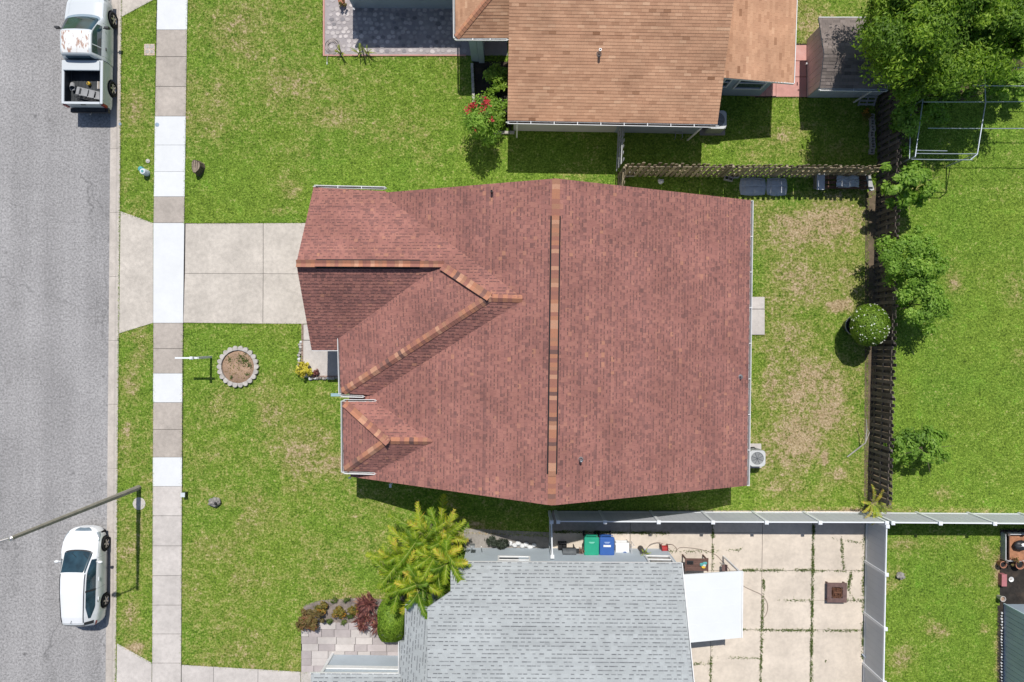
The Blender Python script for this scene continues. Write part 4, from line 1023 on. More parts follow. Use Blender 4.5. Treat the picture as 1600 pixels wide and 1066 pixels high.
vinyl_fence('white vinyl fence between the wooden fence corner and the dirt yard, grass behind', [(1361, 801), (1431, 801.5), (1511, 802), (1591, 802.6), (1671, 803), (1751, 803.5)])
vinyl_fence('white vinyl fence along the east side of the patio with grass beyond it', [(1353, 806), (1351.5, 877), (1350, 957), (1348.5, 1036), (1347, 1116)])
vinyl_fence('narrow white vinyl gate beside the bins at the grey house wall', [(858.5, 800), (859.5, 851)], ht=1.75)
# ================================================================== vehicles
def table(rows):
    ys = [r[0] for r in rows]
    def f(y, k): return float(np.interp(y, ys, [r[k] for r in rows]))
    return f
class Body:
    """car body skin: half ring of 10 points at every station along the length"""
    def __init__(s, rows, wheels, rw=.37, floor=.22):
        rows = sorted(rows); s.f = table(rows); s.wheels = wheels; s.rw = rw; s.floor = floor
    def ring(s, y):
        f = s.f; Wd, zb, wr, zt = (f(y, k) for k in (1, 2, 3, 4)); zlo = s.floor + (f(y, 5) if s.nx else 0)
        for wy in s.wheels:
            d = abs(y - wy)
            if d < s.rw: zlo = max(zlo, .33 + math.sqrt(s.rw ** 2 - d * d))
        zs = max(zlo + .02, zb - .08)
        return [(Wd * .95, zlo), (Wd * .99, zlo + (zs - zlo) * .3), (Wd, zlo + (zs - zlo) * .65), (Wd * .975, zs), (Wd * .93, max(zs + .02, zb)),
                ((Wd * .93 + wr) / 2 + .012, (zb + zt - .06) / 2), (wr, max(zt - .065, zb)), (wr * .86, zt - .018), (wr * .5, zt), (0, zt + .012)]
    nx = False
    def at(s, y, t):
        r = s.ring(y); sg = 1
        if t > 9: t = 18 - t; sg = -1
        i = min(8, int(t)); f = t - i
        return Vector((sg * (r[i][0] * (1 - f) + r[i + 1][0] * f), y, r[i][1] * (1 - f) + r[i + 1][1] * f))
    def skin(s, y0, y1, n=110, tmax=18):
        m = MB(); vs = []; fs = []; ts = list(range(tmax + 1)); k = len(ts)
        ys = list(np.linspace(y0, y1, n))
        for wy in s.wheels: ys += [wy - s.rw - .002, wy - s.rw + .002, wy + s.rw - .002, wy + s.rw + .002]
        ys = sorted(y for y in ys if y0 <= y <= y1)
        for y in ys: vs += [s.at(y, t) for t in ts]
        for i in range(len(ys) - 1):
            for j in range(k - 1): fs.append((i * k + j, i * k + j + 1, (i + 1) * k + j + 1, (i + 1) * k + j))
        fs.append(tuple(range(k))); fs.append(tuple(range((len(ys) - 1) * k, len(ys) * k))[::-1])
        m.add(vs, fs); return m
    def patch(s, y0, y1, t0, t1, ny=12, nt_=8, off=.007, shape=None, cv=(0, 0)):
        """panel following the skin; shape(a) -> (t0,t1) fractions along the length"""
        m = MB(); vs = []; fs = []
        for i in range(ny + 1):
            a = i / ny; y = y0 + (y1 - y0) * a; p0, p1 = (t0, t1) if shape is None else shape(a)
            for j in range(nt_ + 1):
                t = p0 + (p1 - p0) * j / nt_; y = y0 + (y1 - y0) * a + (cv[0] * (1 - a) + cv[1] * a) * ((t - 9) / 3) ** 2; p = s.at(y, t)
                e = (s.at(y, min(18, t + .05)) - s.at(y, max(0, t - .05))); g = s.at(y + .02, t) - s.at(y - .02, t)
                n = e.cross(g).normalized()
                if n.dot(Vector((p.x, 0, p.z - .5))) < 0: n = -n
                vs.append(p + n * off)
        k = nt_ + 1
        for i in range(ny):
            for j in range(nt_): fs.append((i * k + j, i * k + j + 1, (i + 1) * k + j + 1, (i + 1) * k + j))
        m.add(vs, fs); return m
def both(b, parent, name, mat, y0, y1, t0, t1, **k):
    b.patch(y0, y1, t0, t1, **k).build(name, mat, parent, local=True, smooth=True)
    kk = dict(k)
    if kk.get('shape'):
        sh = kk['shape']; kk['shape'] = lambda a: tuple(18 - q for q in sh(a))
    b.patch(y0, y1, 18 - t0, 18 - t1, **kk).build(name, mat, parent, local=True, smooth=True)
def wheel(parent, x, y, r=.33, wd=.22, spokes=5, rim='alloy'):
    s = 1 if x > 0 else -1
    t = MB(); t.lathe((x, y, r), [(r * .62, -wd / 2 * s), (r * .9, -wd / 2 * s), (r, -wd / 3 * s), (r, wd / 3 * s), (r * .92, wd / 2 * s), (r * .66, wd / 2 * s), (r * .62, wd / 2.6 * s)], 28, axis='X', cap=False)
    ty = t.build('wheel', M['rubber'], parent, local=True, smooth='auto')
    h = MB(); h.lathe((x, y, r), [(r * .64, wd / 2.6 * s), (r * .60, wd / 2.3 * s), (r * .56, wd / 3 * s)], 28, axis='X', cap=False)
    h.lathe((x + s * wd * .40, y, r), [(r * .16, 0), (r * .14, .02 * s), (0.001, .022 * s)], 12, axis='X', cap=False)
    for k in range(spokes):
        a = 2 * math.pi * k / spokes + .3; c = Vector((x + s * wd * .40, y, r))
        h.beam(c + Vector((0, math.cos(a) * r * .1, math.sin(a) * r * .1)), c + Vector((0, math.cos(a) * r * .6, math.sin(a) * r * .6)), .075, .02, up=(1, 0, 0))
    h.build('rim', M[rim], ty, local=True)
    MB().lathe((x, y, r), [(0.001, .1 * wd * s), (r * .63, .1 * wd * s)], 20, axis='X', cap=False).build('brake_disc', M['dark'], ty, local=True)

# ---- white hatchback
car = thing('parked_hatchback', 'white hatchback parked at the kerb under the street lamp', 'car', (-19.94, -10.93, -.09), TILT)
hb = Body([(-2.27, .46, .60, .36, .66, 0), (-2.22, .66, .80, .46, .90, 0), (-2.1, .79, .93, .46, 1.22, 0), (-1.95, .85, .98, .49, 1.41, 0), (-1.6, .895, .99, .52, 1.475, 0), (-.5, .90, .97, .565, 1.52, 0), (.1, .90, .96, .575, 1.50, 0), (.42, .90, .955, .58, 1.44, 0),
           (.8, .90, .95, .62, 1.24, 0), (1.2, .895, .94, .68, 1.02, 0), (1.3, .89, .93, .72, .985, 0), (1.6, .875, .86, .68, .93, 0), (1.8, .845, .79, .62, .88, 0), (1.95, .80, .73, .55, .82, 0), (2.08, .71, .67, .46, .75, 0), (2.17, .60, .61, .36, .68, 0), (2.23, .44, .56, .25, .61, 0), (2.26, .22, .52, .12, .55, 0)], (1.45, -1.22))
hb.skin(-2.27, 2.26).build('body', M['white_paint'], car, local=True, smooth='auto')
MB().box((0, 0, .36), (1.55, 4.1, .34)).build('underbody', M['dark'], car, local=True)
ws = hb.patch(.44, 1.28, 6.3, 11.7, ny=14, nt_=16, cv=(-.05, -.20)).build('windscreen', M['car_glass'], car, local=True, smooth=True)
both(hb, car, 'side_window', M['car_glass'], -1.72, .92, 4.2, 5.95, ny=24, shape=lambda a: (4.22 + .9 * max(0, .18 - a) / .18 * .8, 5.80 - .5 * max(0, .2 - a) / .2))
hb.patch(-2.17, -1.98, 6.2, 11.8, ny=6, nt_=12).build('rear_window', M['car_glass'], car, local=True, smooth=True)
both(hb, car, 'headlight', M['lens'], 1.68, 2.06, 3.3, 4.7, ny=8, nt_=5, shape=lambda a: (3.35 - .8 * a, 4.1 + .6 * a))
hb.patch(2.12, 2.24, 6.3, 11.7, ny=3, nt_=10, off=.01).build('grille', M['grille'], car, local=True)
both(hb, car, 'tail_light', M['tail_red'], -2.16, -1.92, 3.0, 3.9, ny=4, nt_=3, off=.01)
both(hb, car, 'rear_quarter_trim', M['black_plastic'], -2.02, -1.86, 4.3, 6.0, ny=4, nt_=3, off=.009)
for sg in (-1, 1):
    m = MB(); m.tube([hb.at(y, 9 - sg * 2.75) + Vector((0, 0, .014)) for y in np.linspace(-1.85, .35, 10)], .018, 6); m.build('roof_rail', M['black_plastic'], car, local=True)
    mr = MB(); c = hb.at(.78, 4 if sg > 0 else 14) + Vector((sg * .16, 0, .06)); mr.blob(c, (.12, .07, .075), 12, jit=0); mr.beam(c - Vector((sg * .18, 0, .03)), c, .06, .04); mr.build('wing_mirror', M['white_paint'], car, local=True, smooth=True)
    for y0 in (.05, -.85):
        p = hb.at(y0, 3.1 if sg > 0 else 14.9) + Vector((sg * .012, 0, 0)); MB().beam(p, p - Vector((0, .17, 0)), .03, .03).build('door_handle', M['white_paint'], car, local=True)
    for y0 in (-.45, .95): hb.patch(y0, y0 + .012, 1 if sg > 0 else 17, 4.1 if sg > 0 else 13.9, ny=1, nt_=6, off=.003).build('door_seam', M['metal_grey'], car, local=True)
    hb.patch(-.50, -.41, 4.2 if sg > 0 else 13.8, 5.9 if sg > 0 else 12.1, ny=1, nt_=4, off=.010).build('window_pillar', M['black_plastic'], car, local=True)
    hb.patch(-1.9, 1.1, .05 if sg > 0 else 17.95, .5 if sg > 0 else 17.5, ny=30, nt_=2, off=.006).build('sill_trim', M['metal_grey'], car, local=True)
hb.patch(1.28, 1.34, 6.3, 11.7, ny=2, nt_=12, off=.006, cv=(-.20, -.20)).build('cowl', M['black_plastic'], car, local=True)
for xx, ye in ((-.30, 1.0), (.22, .95)): MB().tube([(xx, 1.2, 1.03), (xx + .28, ye + .05, 1.17)], .008, 5).build('wiper', M['black_plastic'], car, local=True)
fc = hb.at(-1.02, 3.2); MB().lathe((fc.x + .001, fc.y, fc.z - .02), [(.075, 0), (.085, .006), (.065, .008)], 16, axis='X', cap=True).build('fuel_cap', M['metal_grey'], car, local=True)
hb.patch(-1.90, -1.885, 6.4, 11.6, ny=1, nt_=10, off=.003).build('hatch_seam', M['metal_grey'], car, local=True)
MB().tube([(0, -1.75, 1.47), (0, -1.86, 1.56)], .01, 5).build('aerial', M['black_plastic'], car, local=True)
for xx in (-.8, .8):
    for yy in (1.45, -1.22): wheel(car, xx, yy)

# ---- pale silver pickup with rusty cab roof
tr = thing('parked_pickup_truck', 'pale silver pickup truck with rust on its cab roof and junk in the bed', 'pickup truck', (-19.63, 13.35, -.09), TILT)
cab_rows = [(-.47, .94, 1.14, .66, 1.60, 0), (-.42, .95, 1.14, .68, 1.70, 0), (-.2, .95, 1.14, .69, 1.75, 0), (.5, .95, 1.13, .70, 1.76, 0), (.68, .95, 1.13, .71, 1.70, 0), (1.45, .94, 1.12, .80, 1.20, 0), (1.55, .935, 1.11, .80, 1.17, 0), (2.2, .91, 1.02, .76, 1.08, 0), (2.45, .86, .92, .70, 1.0, 0), (2.6, .76, .80, .60, .86, 0)]
tb = Body(cab_rows, (1.72, -1.52), rw=.43, floor=.32)
tb.skin(-.47, 2.6, 80).build('cab', M['silver_paint'], tr, local=True, smooth='auto')
MB().box((0, 0, .45), (1.5, 4.6, .3)).build('underbody', M['dark'], tr, local=True)
tb.patch(-.38, .60, 6.9, 11.1, ny=10, nt_=10, off=.008).build('cab_roof', M['rusty_roof'], tr, local=True, smooth=True)
tb.patch(.70, 1.48, 6.15, 11.85, ny=10, nt_=14, cv=(-.04, -.2)).build('windscreen', M['car_glass'], tr, local=True, smooth=True)
both(tb, tr, 'side_window', M['car_glass'], -.32, 1.05, 4.25, 5.85, ny=14, shape=lambda a: (4.25, 5.85))
both(tb, tr, 'window_divider', M['silver_paint'], .02, .06, 4.2, 5.9, ny=1, off=.011)
both(tb, tr, 'door_seam', M['metal_grey'], -.31, -.295, .5, 4.1, ny=1, off=.004); both(tb, tr, 'door_seam', M['metal_grey'], 1.2, 1.215, .5, 4.1, ny=1, off=.004)
for sg in (1, -1): tb.patch(1.62, 2.35, 9 - sg * 2.1, 9 - sg * 2.06, ny=8, nt_=1, off=.003).build('bonnet_seam', M['metal_grey'], tr, local=True)
MB().add([(-.60, -.478, 1.2), (.60, -.478, 1.2), (.56, -.478, 1.58), (-.56, -.478, 1.58)], [(0, 1, 2, 3)]).build('rear_window', M['car_glass'], tr, local=True)
tb.patch(1.48, 1.60, 5.9, 12.1, ny=2, nt_=12, off=.006, cv=(-.2, -.2)).build('cowl', M['cowl_blue'], tr, local=True)
for xx in (-.35, .25): MB().tube([(xx, 1.42, 1.23), (xx + .4, 1.28, 1.33)], .01, 5).build('wiper', M['black_plastic'], tr, local=True)
both(tb, tr, 'headlight', M['lens'], 2.35, 2.56, 3.0, 4.6, ny=3, nt_=4, off=.012)
MB().box((0, 2.64, .62), (1.7, .12, .22)).build('front_bumper', M['black_plastic'], tr, local=True)
for sg in (1, -1):
    c = Vector((sg * 1.13, .95, 1.22)); m = MB(); m.box(c, (.20, .08, .17)); m.beam(c - Vector((sg * .2, 0, .05)), c, .04, .03); m.build('wing_mirror', M['black_plastic'], tr, local=True)
    p = Vector((sg * .95, .0, .98)); MB().beam(p, p + Vector((0, .14, 0)), .03, .04).build('door_handle', M['black_plastic'], tr, local=True)
    both_ = None
# bed: outer skin, top rail and inner wall in one folded sheet per side
class Bed(Body):
    def ring(s, y):
        r = Body.ring(s, y)[:4]; top = 1.20; tp = .02 * max(0, (-y - 2.2)) 
        return [(x - tp, z) for x, z in r] + [(.945 - tp, top - .02), (.93 - tp, top), (.83, top), (.815, top - .03), (.80, .72), (0, .70)]
bb = Bed([(-2.55, .90, 1.2, .8, 1.2, 0), (-2.3, .945, 1.2, .8, 1.2, 0), (-.50, .95, 1.2, .8, 1.2, 0)], (1.72, -1.52), rw=.43, floor=.36)
bb.skin(-2.50, -.52, 50).build('bed', M['silver_paint'], tr, local=True, smooth='auto')
bl = MB()
for sg in (1, -1): bl.box((sg * .80, -1.5, .96), (.012, 1.86, .44))
bl.box((0, -1.5, .716), (1.6, 1.88, .012)); bl.box((0, -.60, .96), (1.6, .012, .44)); bl.box((0, -2.40, .96), (1.6, .012, .44)); bl.build('bed_liner', M['bed_liner'], tr, local=True)
for i in range(9): MB().box((-.66 + i * .165, -1.5, .728), (.05, 1.8, .014)).build('bed_rib', M['bed_liner'], tr, local=True)
bk = MB(); bk.box((0, -.56, 1.0), (1.66, .08, .44)); bk.build('bulkhead', M['silver_paint'], tr, local=True)
MB().box((-.01, -.77, 1.235), (1.66, .42, .05)).build('bed_lid', M['silver_paint'], tr, local=True); MB().box((-.01, -.985, 1.215), (1.66, .03, .08)).build('lid_edge', M['silver_side'], tr, local=True)
tg = MB(); tg.box((0, -2.47, .93), (1.62, .07, .54)); tg.box((0, -2.47, 1.205), (1.64, .10, .02)); tg = tg.build('tailgate', M['silver_paint'], tr, local=True)
MB().box((0, -2.512, 1.08), (.2, .02, .08)).build('handle', M['black_plastic'], tg, local=True)
for sg in (1, -1): MB().box((sg * .875, -2.50, .93), (.11, .10, .34)).build('tail_light', M['tail_red'], tr, local=True)
b_ = MB(); b_.box((0, -2.62, .56), (1.75, .18, .16)); b_.box((0, -2.60, .66), (1.5, .14, .04)); b_.build('rear_bumper', M['black_plastic'], tr, local=True)
MB().tube([(.05, -2.7, .55), (.05, -2.8, .62), (.05, -2.8, .66)], .025, 6).build('tow_hitch', M['alloy'], tr, local=True)
for sg in (1, -1): both_y = (1.72, -1.52); [wheel(tr, sg * .84, y, .36, .24, 5) for y in both_y]

# things lying in the truck bed
def local_thing(name, label, cat, base, off, rz=0):
    o = thing(name, label, cat, Matrix.Translation(base.location) @ (Matrix.Rotation(TILT, 4, 'Z') @ Vector(off)), TILT + rz); return o
fold = local_thing('folding_chair', 'grey folding chair lying flat in the pickup truck bed', 'chair', tr, (.18, -1.95, .78), R(-12))
m = MB(); m.beam((-.55, .16, .2), (.62, .16, .12), .05, .04); m.beam((-.55, -.16, .2), (.62, -.16, .12), .05, .04); m.build('frame', M['silver_plastic'], fold, local=True)
for x0, w_ in ((-.5, .14), (-.2, .3), (.12, .26), (.42, .22), (.6, .06)): MB().box((x0, 0, .19 - x0 * .07), (w_, .34, .025)).build('slat', M['silver_plastic'], fold, local=True)
for yy in (-.22, -.28): MB().tube([(-.65, yy, .08), (-.2, yy - .02, .16), (.3, yy, .1), (.6, yy + .05, .03)], .016, 6).build('leg', M['black_plastic'], fold, local=True)
ya = local_thing('yellow_can', 'small yellow can standing in the pickup truck bed', 'can', tr, (.08, -1.45, .735)); MB().lathe((0, 0, 0), [(.07, 0), (.08, .05), (.08, .14), (.05, .17), (.04, .17)], 14).build('body', M['yellow_plastic'], ya, local=True); MB().lathe((0, 0, .17), [(.035, 0), (.03, .03)], 10).build('cap', M['black_plastic'], ya, local=True)
pb = local_thing('pale_box', 'pale narrow box at the side of the pickup truck bed', 'box', tr, (.60, -1.55, .735)); MB().box((0, 0, .1), (.14, .34, .2)).build('carton', M['stone_pale'], pb, local=True); MB().box((0, 0, .203), (.03, .33, .004)).build('tape', M['tan_wood'], pb, local=True)
tu = local_thing('plastic_bucket', 'dark bucket tipped against the left wall of the pickup truck bed', 'bucket', tr, (-.62, -1.6, .9), .2); 
m = MB(); m.lathe((0, 0, 0), [(.10, -.15), (.13, .15), (.115, .15), (.09, -.12), (.001, -.12)], 16, cap=False); m.build('body', M['silver_plastic'], tu, local=True); tu.rotation_euler = (R(60), 0, R(20))
MB().tube([(-.12, 0, .14), (-.1, 0, .26), (0, 0, .3), (.1, 0, .26), (.12, 0, .14)], .006, 5).build('handle', M['metal_grey'], tu, local=True)
cb = local_thing('jumper_cable', 'black cable coiled near the tailgate in the pickup truck bed', 'cable', tr, (.35, -2.25, .745)); MB().tube([(.22 * math.cos(a * .9) + .02 * a, .1 * math.sin(a * 1.1), .03 + .01 * (i % 3)) for i, a in enumerate(np.linspace(0, 12, 40))], .012, 5).build('cord', M['black_plastic'], cb, local=True)
# ================================================================== plants
def leaves_np(C, size, nrm_bias=None, aspect=2.2, seed=0, spread=.9, jit=.3, fold=.12, tint0=None, tj=.18):
    """one small folded leaf per centre: 4 corner points, 2 triangles"""
    rg = np.random.default_rng(seed); n = len(C)
    a = rg.normal(0, 1, (n, 3)); nb = np.tile(np.array([0, 0, 1.0]), (n, 1)) if nrm_bias is None else nrm_bias
    N = nb + a * spread * .6; N /= np.linalg.norm(N, axis=1, keepdims=True)
    D = rg.normal(0, 1, (n, 3)); D -= (D * N).sum(1, keepdims=True) * N; D /= np.linalg.norm(D, axis=1, keepdims=True)
    S = np.cross(N, D); s = size * (1 + rg.uniform(-jit, jit, (n, 1)))
    V = np.stack([C - D * s, C + S * s / aspect - N * s * fold, C + D * s, C - S * s / aspect - N * s * fold], 1).reshape(-1, 3)
    b = np.arange(n)[:, None] * 4; Fq = np.concatenate([b + [0, 1, 2], b + [0, 2, 3]], 1).reshape(-1, 3)
    t = (rg.uniform(-tj, tj, n) + (.5 if tint0 is None else tint0)).clip(0, 1)
    return V, Fq, np.repeat(t, 2)
def crown_points(c, r, n, clumps, rc, seed=0, shell=.75, gap=0.0, drop=None):
    """clumps spread through an uneven ellipsoid; returns points, outward normals, tint per leaf"""
    rg = np.random.default_rng(seed); d = rg.normal(0, 1, (clumps, 3)); d[:, 2] = np.abs(d[:, 2]) * (1 if drop is None else rg.choice([1, -1], clumps, p=[1 - drop, drop]))
    d /= np.linalg.norm(d, axis=1, keepdims=True); rad = shell + (1 - shell) * rg.random((clumps, 1)) ** .5; rad *= rg.uniform(.60, 1.16, (clumps, 1))
    cc = d * rad * np.array(r); tin = rg.normal(.5, .13, clumps); cs = rg.uniform(.4, 1.4, clumps)
    k = rg.integers(0, clumps, n); q = rg.normal(0, 1, (n, 3)); q /= np.linalg.norm(q, axis=1, keepdims=True); q *= rg.random((n, 1)) ** .4 * rg.uniform(.7, 1.35, (n, 1))
    Pp = cc[k] + q * rc * cs[k][:, None] * np.array([1, 1, .7]); nb = q * .8 + d[k] * .5 + np.array([0, 0, .55])
    return Pp + np.array(c), nb, tin[k]
def foliage(name, parent, mat, c, r, n, clumps, rc, size, seed=0, aspect=2.0, shell=.6, drop=.25, tj=.18, spread=.9):
    C, nb, t = crown_points(c, r, n, clumps, rc, seed, shell, drop=drop)
    C[:, 2] = np.maximum(C[:, 2], .03)
    V, Fq, tt = leaves_np(C, size, nb, aspect, seed + 1, tint0=t, tj=tj, spread=spread)
    return tag(np_mesh(name, V, Fq, tt, mat, parent, k=3), kind='stuff')
def trunk(parent, base, top, r0, r1, branches=5, seed=0, reach=1.0, mat='bark'):
    rd = random.Random(seed); base, top = Vector(base), Vector(top); m = MB(); mid = base.lerp(top, .5) + Vector((rd.uniform(-.1, .1), rd.uniform(-.1, .1), 0))
    m.tube([base - Vector((0, 0, .1)), base + Vector((0, 0, .05)), mid, top], [r0 * 1.3, r0, (r0 + r1) / 2, r1], 9)
    o = m.build('trunk', M[mat], parent)
    for i in range(branches):
        f = rd.uniform(.45, 1); s = base.lerp(top, f); a = 2 * math.pi * (i + rd.random() * .6) / branches
        e = s + Vector((math.cos(a) * reach, math.sin(a) * reach, reach * rd.uniform(.3, .8))); k = s.lerp(e, .5) + Vector((0, 0, reach * .12))
        MB().tube([s, k, e], [r1 * .8, r1 * .5, r1 * .2], 6).build('limb', M[mat], parent)
    return o
def tree(name, label, cat, px, py, z0, r, height, n, clumps, rc, size, mat, seed, group=None, tr=.09, aspect=2.0, shell=.6, drop=.3, nb=5):
    b = P(px, py, 0); t = thing(name, label, cat, b, 0, group)
    trunk(t, b, b + Vector((0, 0, z0)), tr, tr * .45, nb, seed, reach=max(r[0], r[1]) * .6)
    foliage('crown', t, M[mat], (b.x, b.y, z0), r, n, clumps, rc, size, seed, aspect, shell, drop)
    return t
# big trees in the top right corner: trunk bases behind the shed; crowns up to eight metres
def big(label, cx, cy, h, R_, seed, n, base, clumps=60, rc=.6):
    # cx, cy: where the crown's middle shows; base: where the trunk meets the ground
    c = P(cx, cy, h); b = P(base[0], base[1], 0); t = thing('broadleaf_tree', label, 'tree', b, 0, 'broadleaf trees behind the shed')
    top = Vector((c.x * .6 + b.x * .4, c.y * .6 + b.y * .4, h * .8)); trunk(t, b, top, .16, .09, 0, seed); rd = random.Random(seed)
    for k in range(9):
        a = 6.28 * k / 9 + rd.random() * .4; e = Vector((c.x + math.cos(a) * R_[0] * .55, c.y + math.sin(a) * R_[1] * .55, h + R_[2] * rd.uniform(-.1, .3)))
        MB().tube([top, top.lerp(e, .5) + Vector((0, 0, -.15)), e], [.07, .045, .015], 6).build('limb', M['bark'], t)
    foliage('crown', t, M['leaf_tree'], (c.x, c.y, h - R_[2] * .2), R_, n, clumps, rc, .088, seed, 2.8, .35, .3, .2, 1.3)
big('large bushy tree whose crown hangs over the shed roof', 1430, 14, 5.6, (1.95, 2.6, 1.9), 101, 46000, (1400, 100), 62, .66)
big('dark leafy tree at the upper right, its crown touching the pipe frame', 1492, 82, 4.3, (2.0, 1.6, 1.5), 102, 28000, (1480, 130), 36, .62)
big('spreading tree cut by the right edge above the pipe frame', 1583, 30, 4.6, (2.4, 2.3, 1.6), 103, 34000, (1570, 75), 50, .62)
big('small crowned tree between the shed tree and the frame', 1418, 112, 3.3, (1.1, 1.4, 1.1), 104, 15000, (1412, 150), 28, .45)
big('tall tree at the top edge, over the corner lot', 1490, -5, 5.2, (2.3, 1.7, 1.7), 105, 26000, (1490, 40), 40, .62)
# shrubs and saplings growing along the far side of the dark fence
def sap(label, cx, cy, h, R_, n, seed, size=.085, clumps=26, rc=.33, mat='leaf_sapling', name='sapling', cat='sapling', aspect=1.9):
    c = P(cx, cy, h); t = thing(name, label, cat, (c.x, c.y, 0), 0, None)
    trunk(t, (c.x, c.y, 0), (c.x, c.y, h), .045, .02, 6, seed, reach=R_[0] * .7)
    foliage('crown', t, M[mat], (c.x, c.y, h), R_, n, clumps, rc, size, seed, aspect, .4, .35, .2)
sap('bright green sapling at the corner where the two wooden fences meet', 1426, 290, 2.0, (1.55, 1.1, .9), 3400, 111, .11, 30, .27)
sap('large feathery green sapling overhanging the dark fence', 1424, 405, 2.2, (1.55, 1.55, .9), 12000, 112, .065, 38, .34)
sap('feathery green sapling beside the potted bush, behind the dark fence', 1437, 476, 1.7, (1.35, 1.25, .8), 8000, 113, .065, 30, .32)
sap('low green bush in the grass beyond the lower dark fence', 1440, 700, 1.1, (1.7, 1.25, .5), 5200, 114, .08, 42, .25, name='low_bush', cat='bush')
sap('leafy shrub along the dark fence at the foot of the pipe frame', 1414, 195, 1.8, (.42, 1.2, .6), 2600, 115, .09, 24, .28, name='climbing_shrub', cat='shrub')
sap('leafy shrub under the end of the pipe frame', 1455, 175, 1.2, (.7, .55, .6), 1800, 116, .085, 18, .26, name='low_bush', cat='bush')
sap('dark shaded shrub under the tree at the back of the pipe frame', 1478, 150, 1.0, (1.3, .55, .5), 2600, 121, .08, 26, .26, mat='leaf_tree', name='undergrowth_shrub', cat='shrub')
sap('leafy undergrowth below the right edge tree', 1575, 130, .9, (1.4, .7, .6), 3200, 117, .08, 30, .28, name='undergrowth_shrub', cat='shrub')
# fronded plant at the fence corner
def fronds(t, base, spec, mat, seed, leaflets=22, wd=.16, stiff=.55, name='frond', lw=.030, jag=0):
    """spec: list of (azimuth deg, length, rise angle deg, tint)"""
    rd = random.Random(seed); base = Vector(base)
    for az, ln, el, ti in spec:
        a, e = R(az), R(el); d = Vector((math.cos(a), math.sin(a), 0)); pts = []; n = 9; q = base + d * .04 + (Vector((rd.uniform(-.24, .24), rd.uniform(-.24, .24), rd.uniform(-.3, .1))) if jag else Vector((0, 0, 0))); ang = e
        for i in range(n + 1):
            pts.append(q.copy()); q = q + (d * math.cos(ang) + Vector((0, 0, math.sin(ang)))) * ln / n; ang -= stiff * (1.7 * i / n) * .32
        m = MB(); m.tube(pts, [.016 - .013 * i / n for i in range(n + 1)], 5, mi=1, tint=ti)
        side = Vector((-d.y, d.x, 0))
        for i in range(leaflets):
            f = .14 + .86 * (i + .5) / leaflets; k = min(n - 1, int(f * n)); g = f * n - k; p = pts[k].lerp(pts[k + 1], g); tg = (pts[k + 1] - pts[k]).normalized()
            L_ = wd * (math.sin(math.pi * min(1, f * .9 + .08)) ** .6) * rd.uniform(.85, 1.12) * (rd.choice([1, 1, 1.15, .8, .65]) if jag else 1)
            for sg in (1, -1):
                dirv = (side * sg * .9 + tg * (.62 + (rd.uniform(.0, .5) if jag else 0)) + Vector((0, 0, .22 + (rd.uniform(-.25, .25) if jag else 0)))).normalized(); w2 = tg * lw * rd.uniform(.8, 1.2)
                tip = p + dirv * L_ - Vector((0, 0, L_ * L_ * .5)); mid = p + dirv * L_ * .5 + Vector((0, 0, .01)); tv = min(1, max(0, ti + rd.gauss(0, .09) + .25 * (f - .5)))
                m.add([p - w2 * .5, p + w2 * .5, mid + w2 * .62, tip, mid - w2 * .55], [(0, 1, 2, 3, 4)], 0, tv)
        m.build(name, [M[mat], M['palm_rib']], t)
M['palm_rib'] = rough_mat('palm_rib', (.42, .42, .12), .15, 4, 30, .6, .1)
t = thing('bird_of_paradise_plant', 'yellow green plant with long split leaves where the wooden fence meets the white fence', 'plant', P(1365, 792, 0))
rd = random.Random(5)
fronds(t, P(1363, 786, .8), [(rd.uniform(0, 360), rd.uniform(.6, 1.15), rd.uniform(25, 65), rd.uniform(.6, .98)) for _ in range(16)], 'leaf_palm', 6, 14, .13, .8)
MB().tube([P(1363, 786, -.05), P(1363, 786, .82)], [.09, .05], 8).build('stem', M['bark'], t)
# the big palm clump in front of the grey house
t = thing('palm_clump', 'big clump of yellow green palm fronds beside the grey roofed house', 'palm', P(665, 850, 0))
rd = random.Random(11)
heads = [(697, 878, 2.7), (652, 915, 2.7), (655, 862, 1.9), (690, 835, 1.9), (630, 900, 1.6), (665, 905, 1.7), (690, 868, 2.2), (628, 865, 1.6), (668, 838, 1.8)]
for hi_, (hx_, hy_, hz_) in enumerate(heads):
    b = P(hx_, hy_, hz_); MB().tube([(b.x, b.y, -.05), (b.x + .03, b.y, hz_ * .5), b], [.10, .07, .06], 8).build('stem', M['palm_stem'], t)
    k = 13 if hi_ > 1 else 10; spec = []
    for i in range(k):
        spec.append((360 * (i + rd.random() * .7) / k, rd.uniform(1.2, 2.05) * (1 if hi_ > 1 else .72), rd.uniform(18, 72), rd.choice([.30, .42, .50, .56, .62, .70, .78, .84]) + rd.uniform(-.05, .05)))
    fronds(t, b, spec, 'leaf_palm', 20 + hi_, 30, .34, .72, lw=.038, jag=1)
M['palm_stem'].name
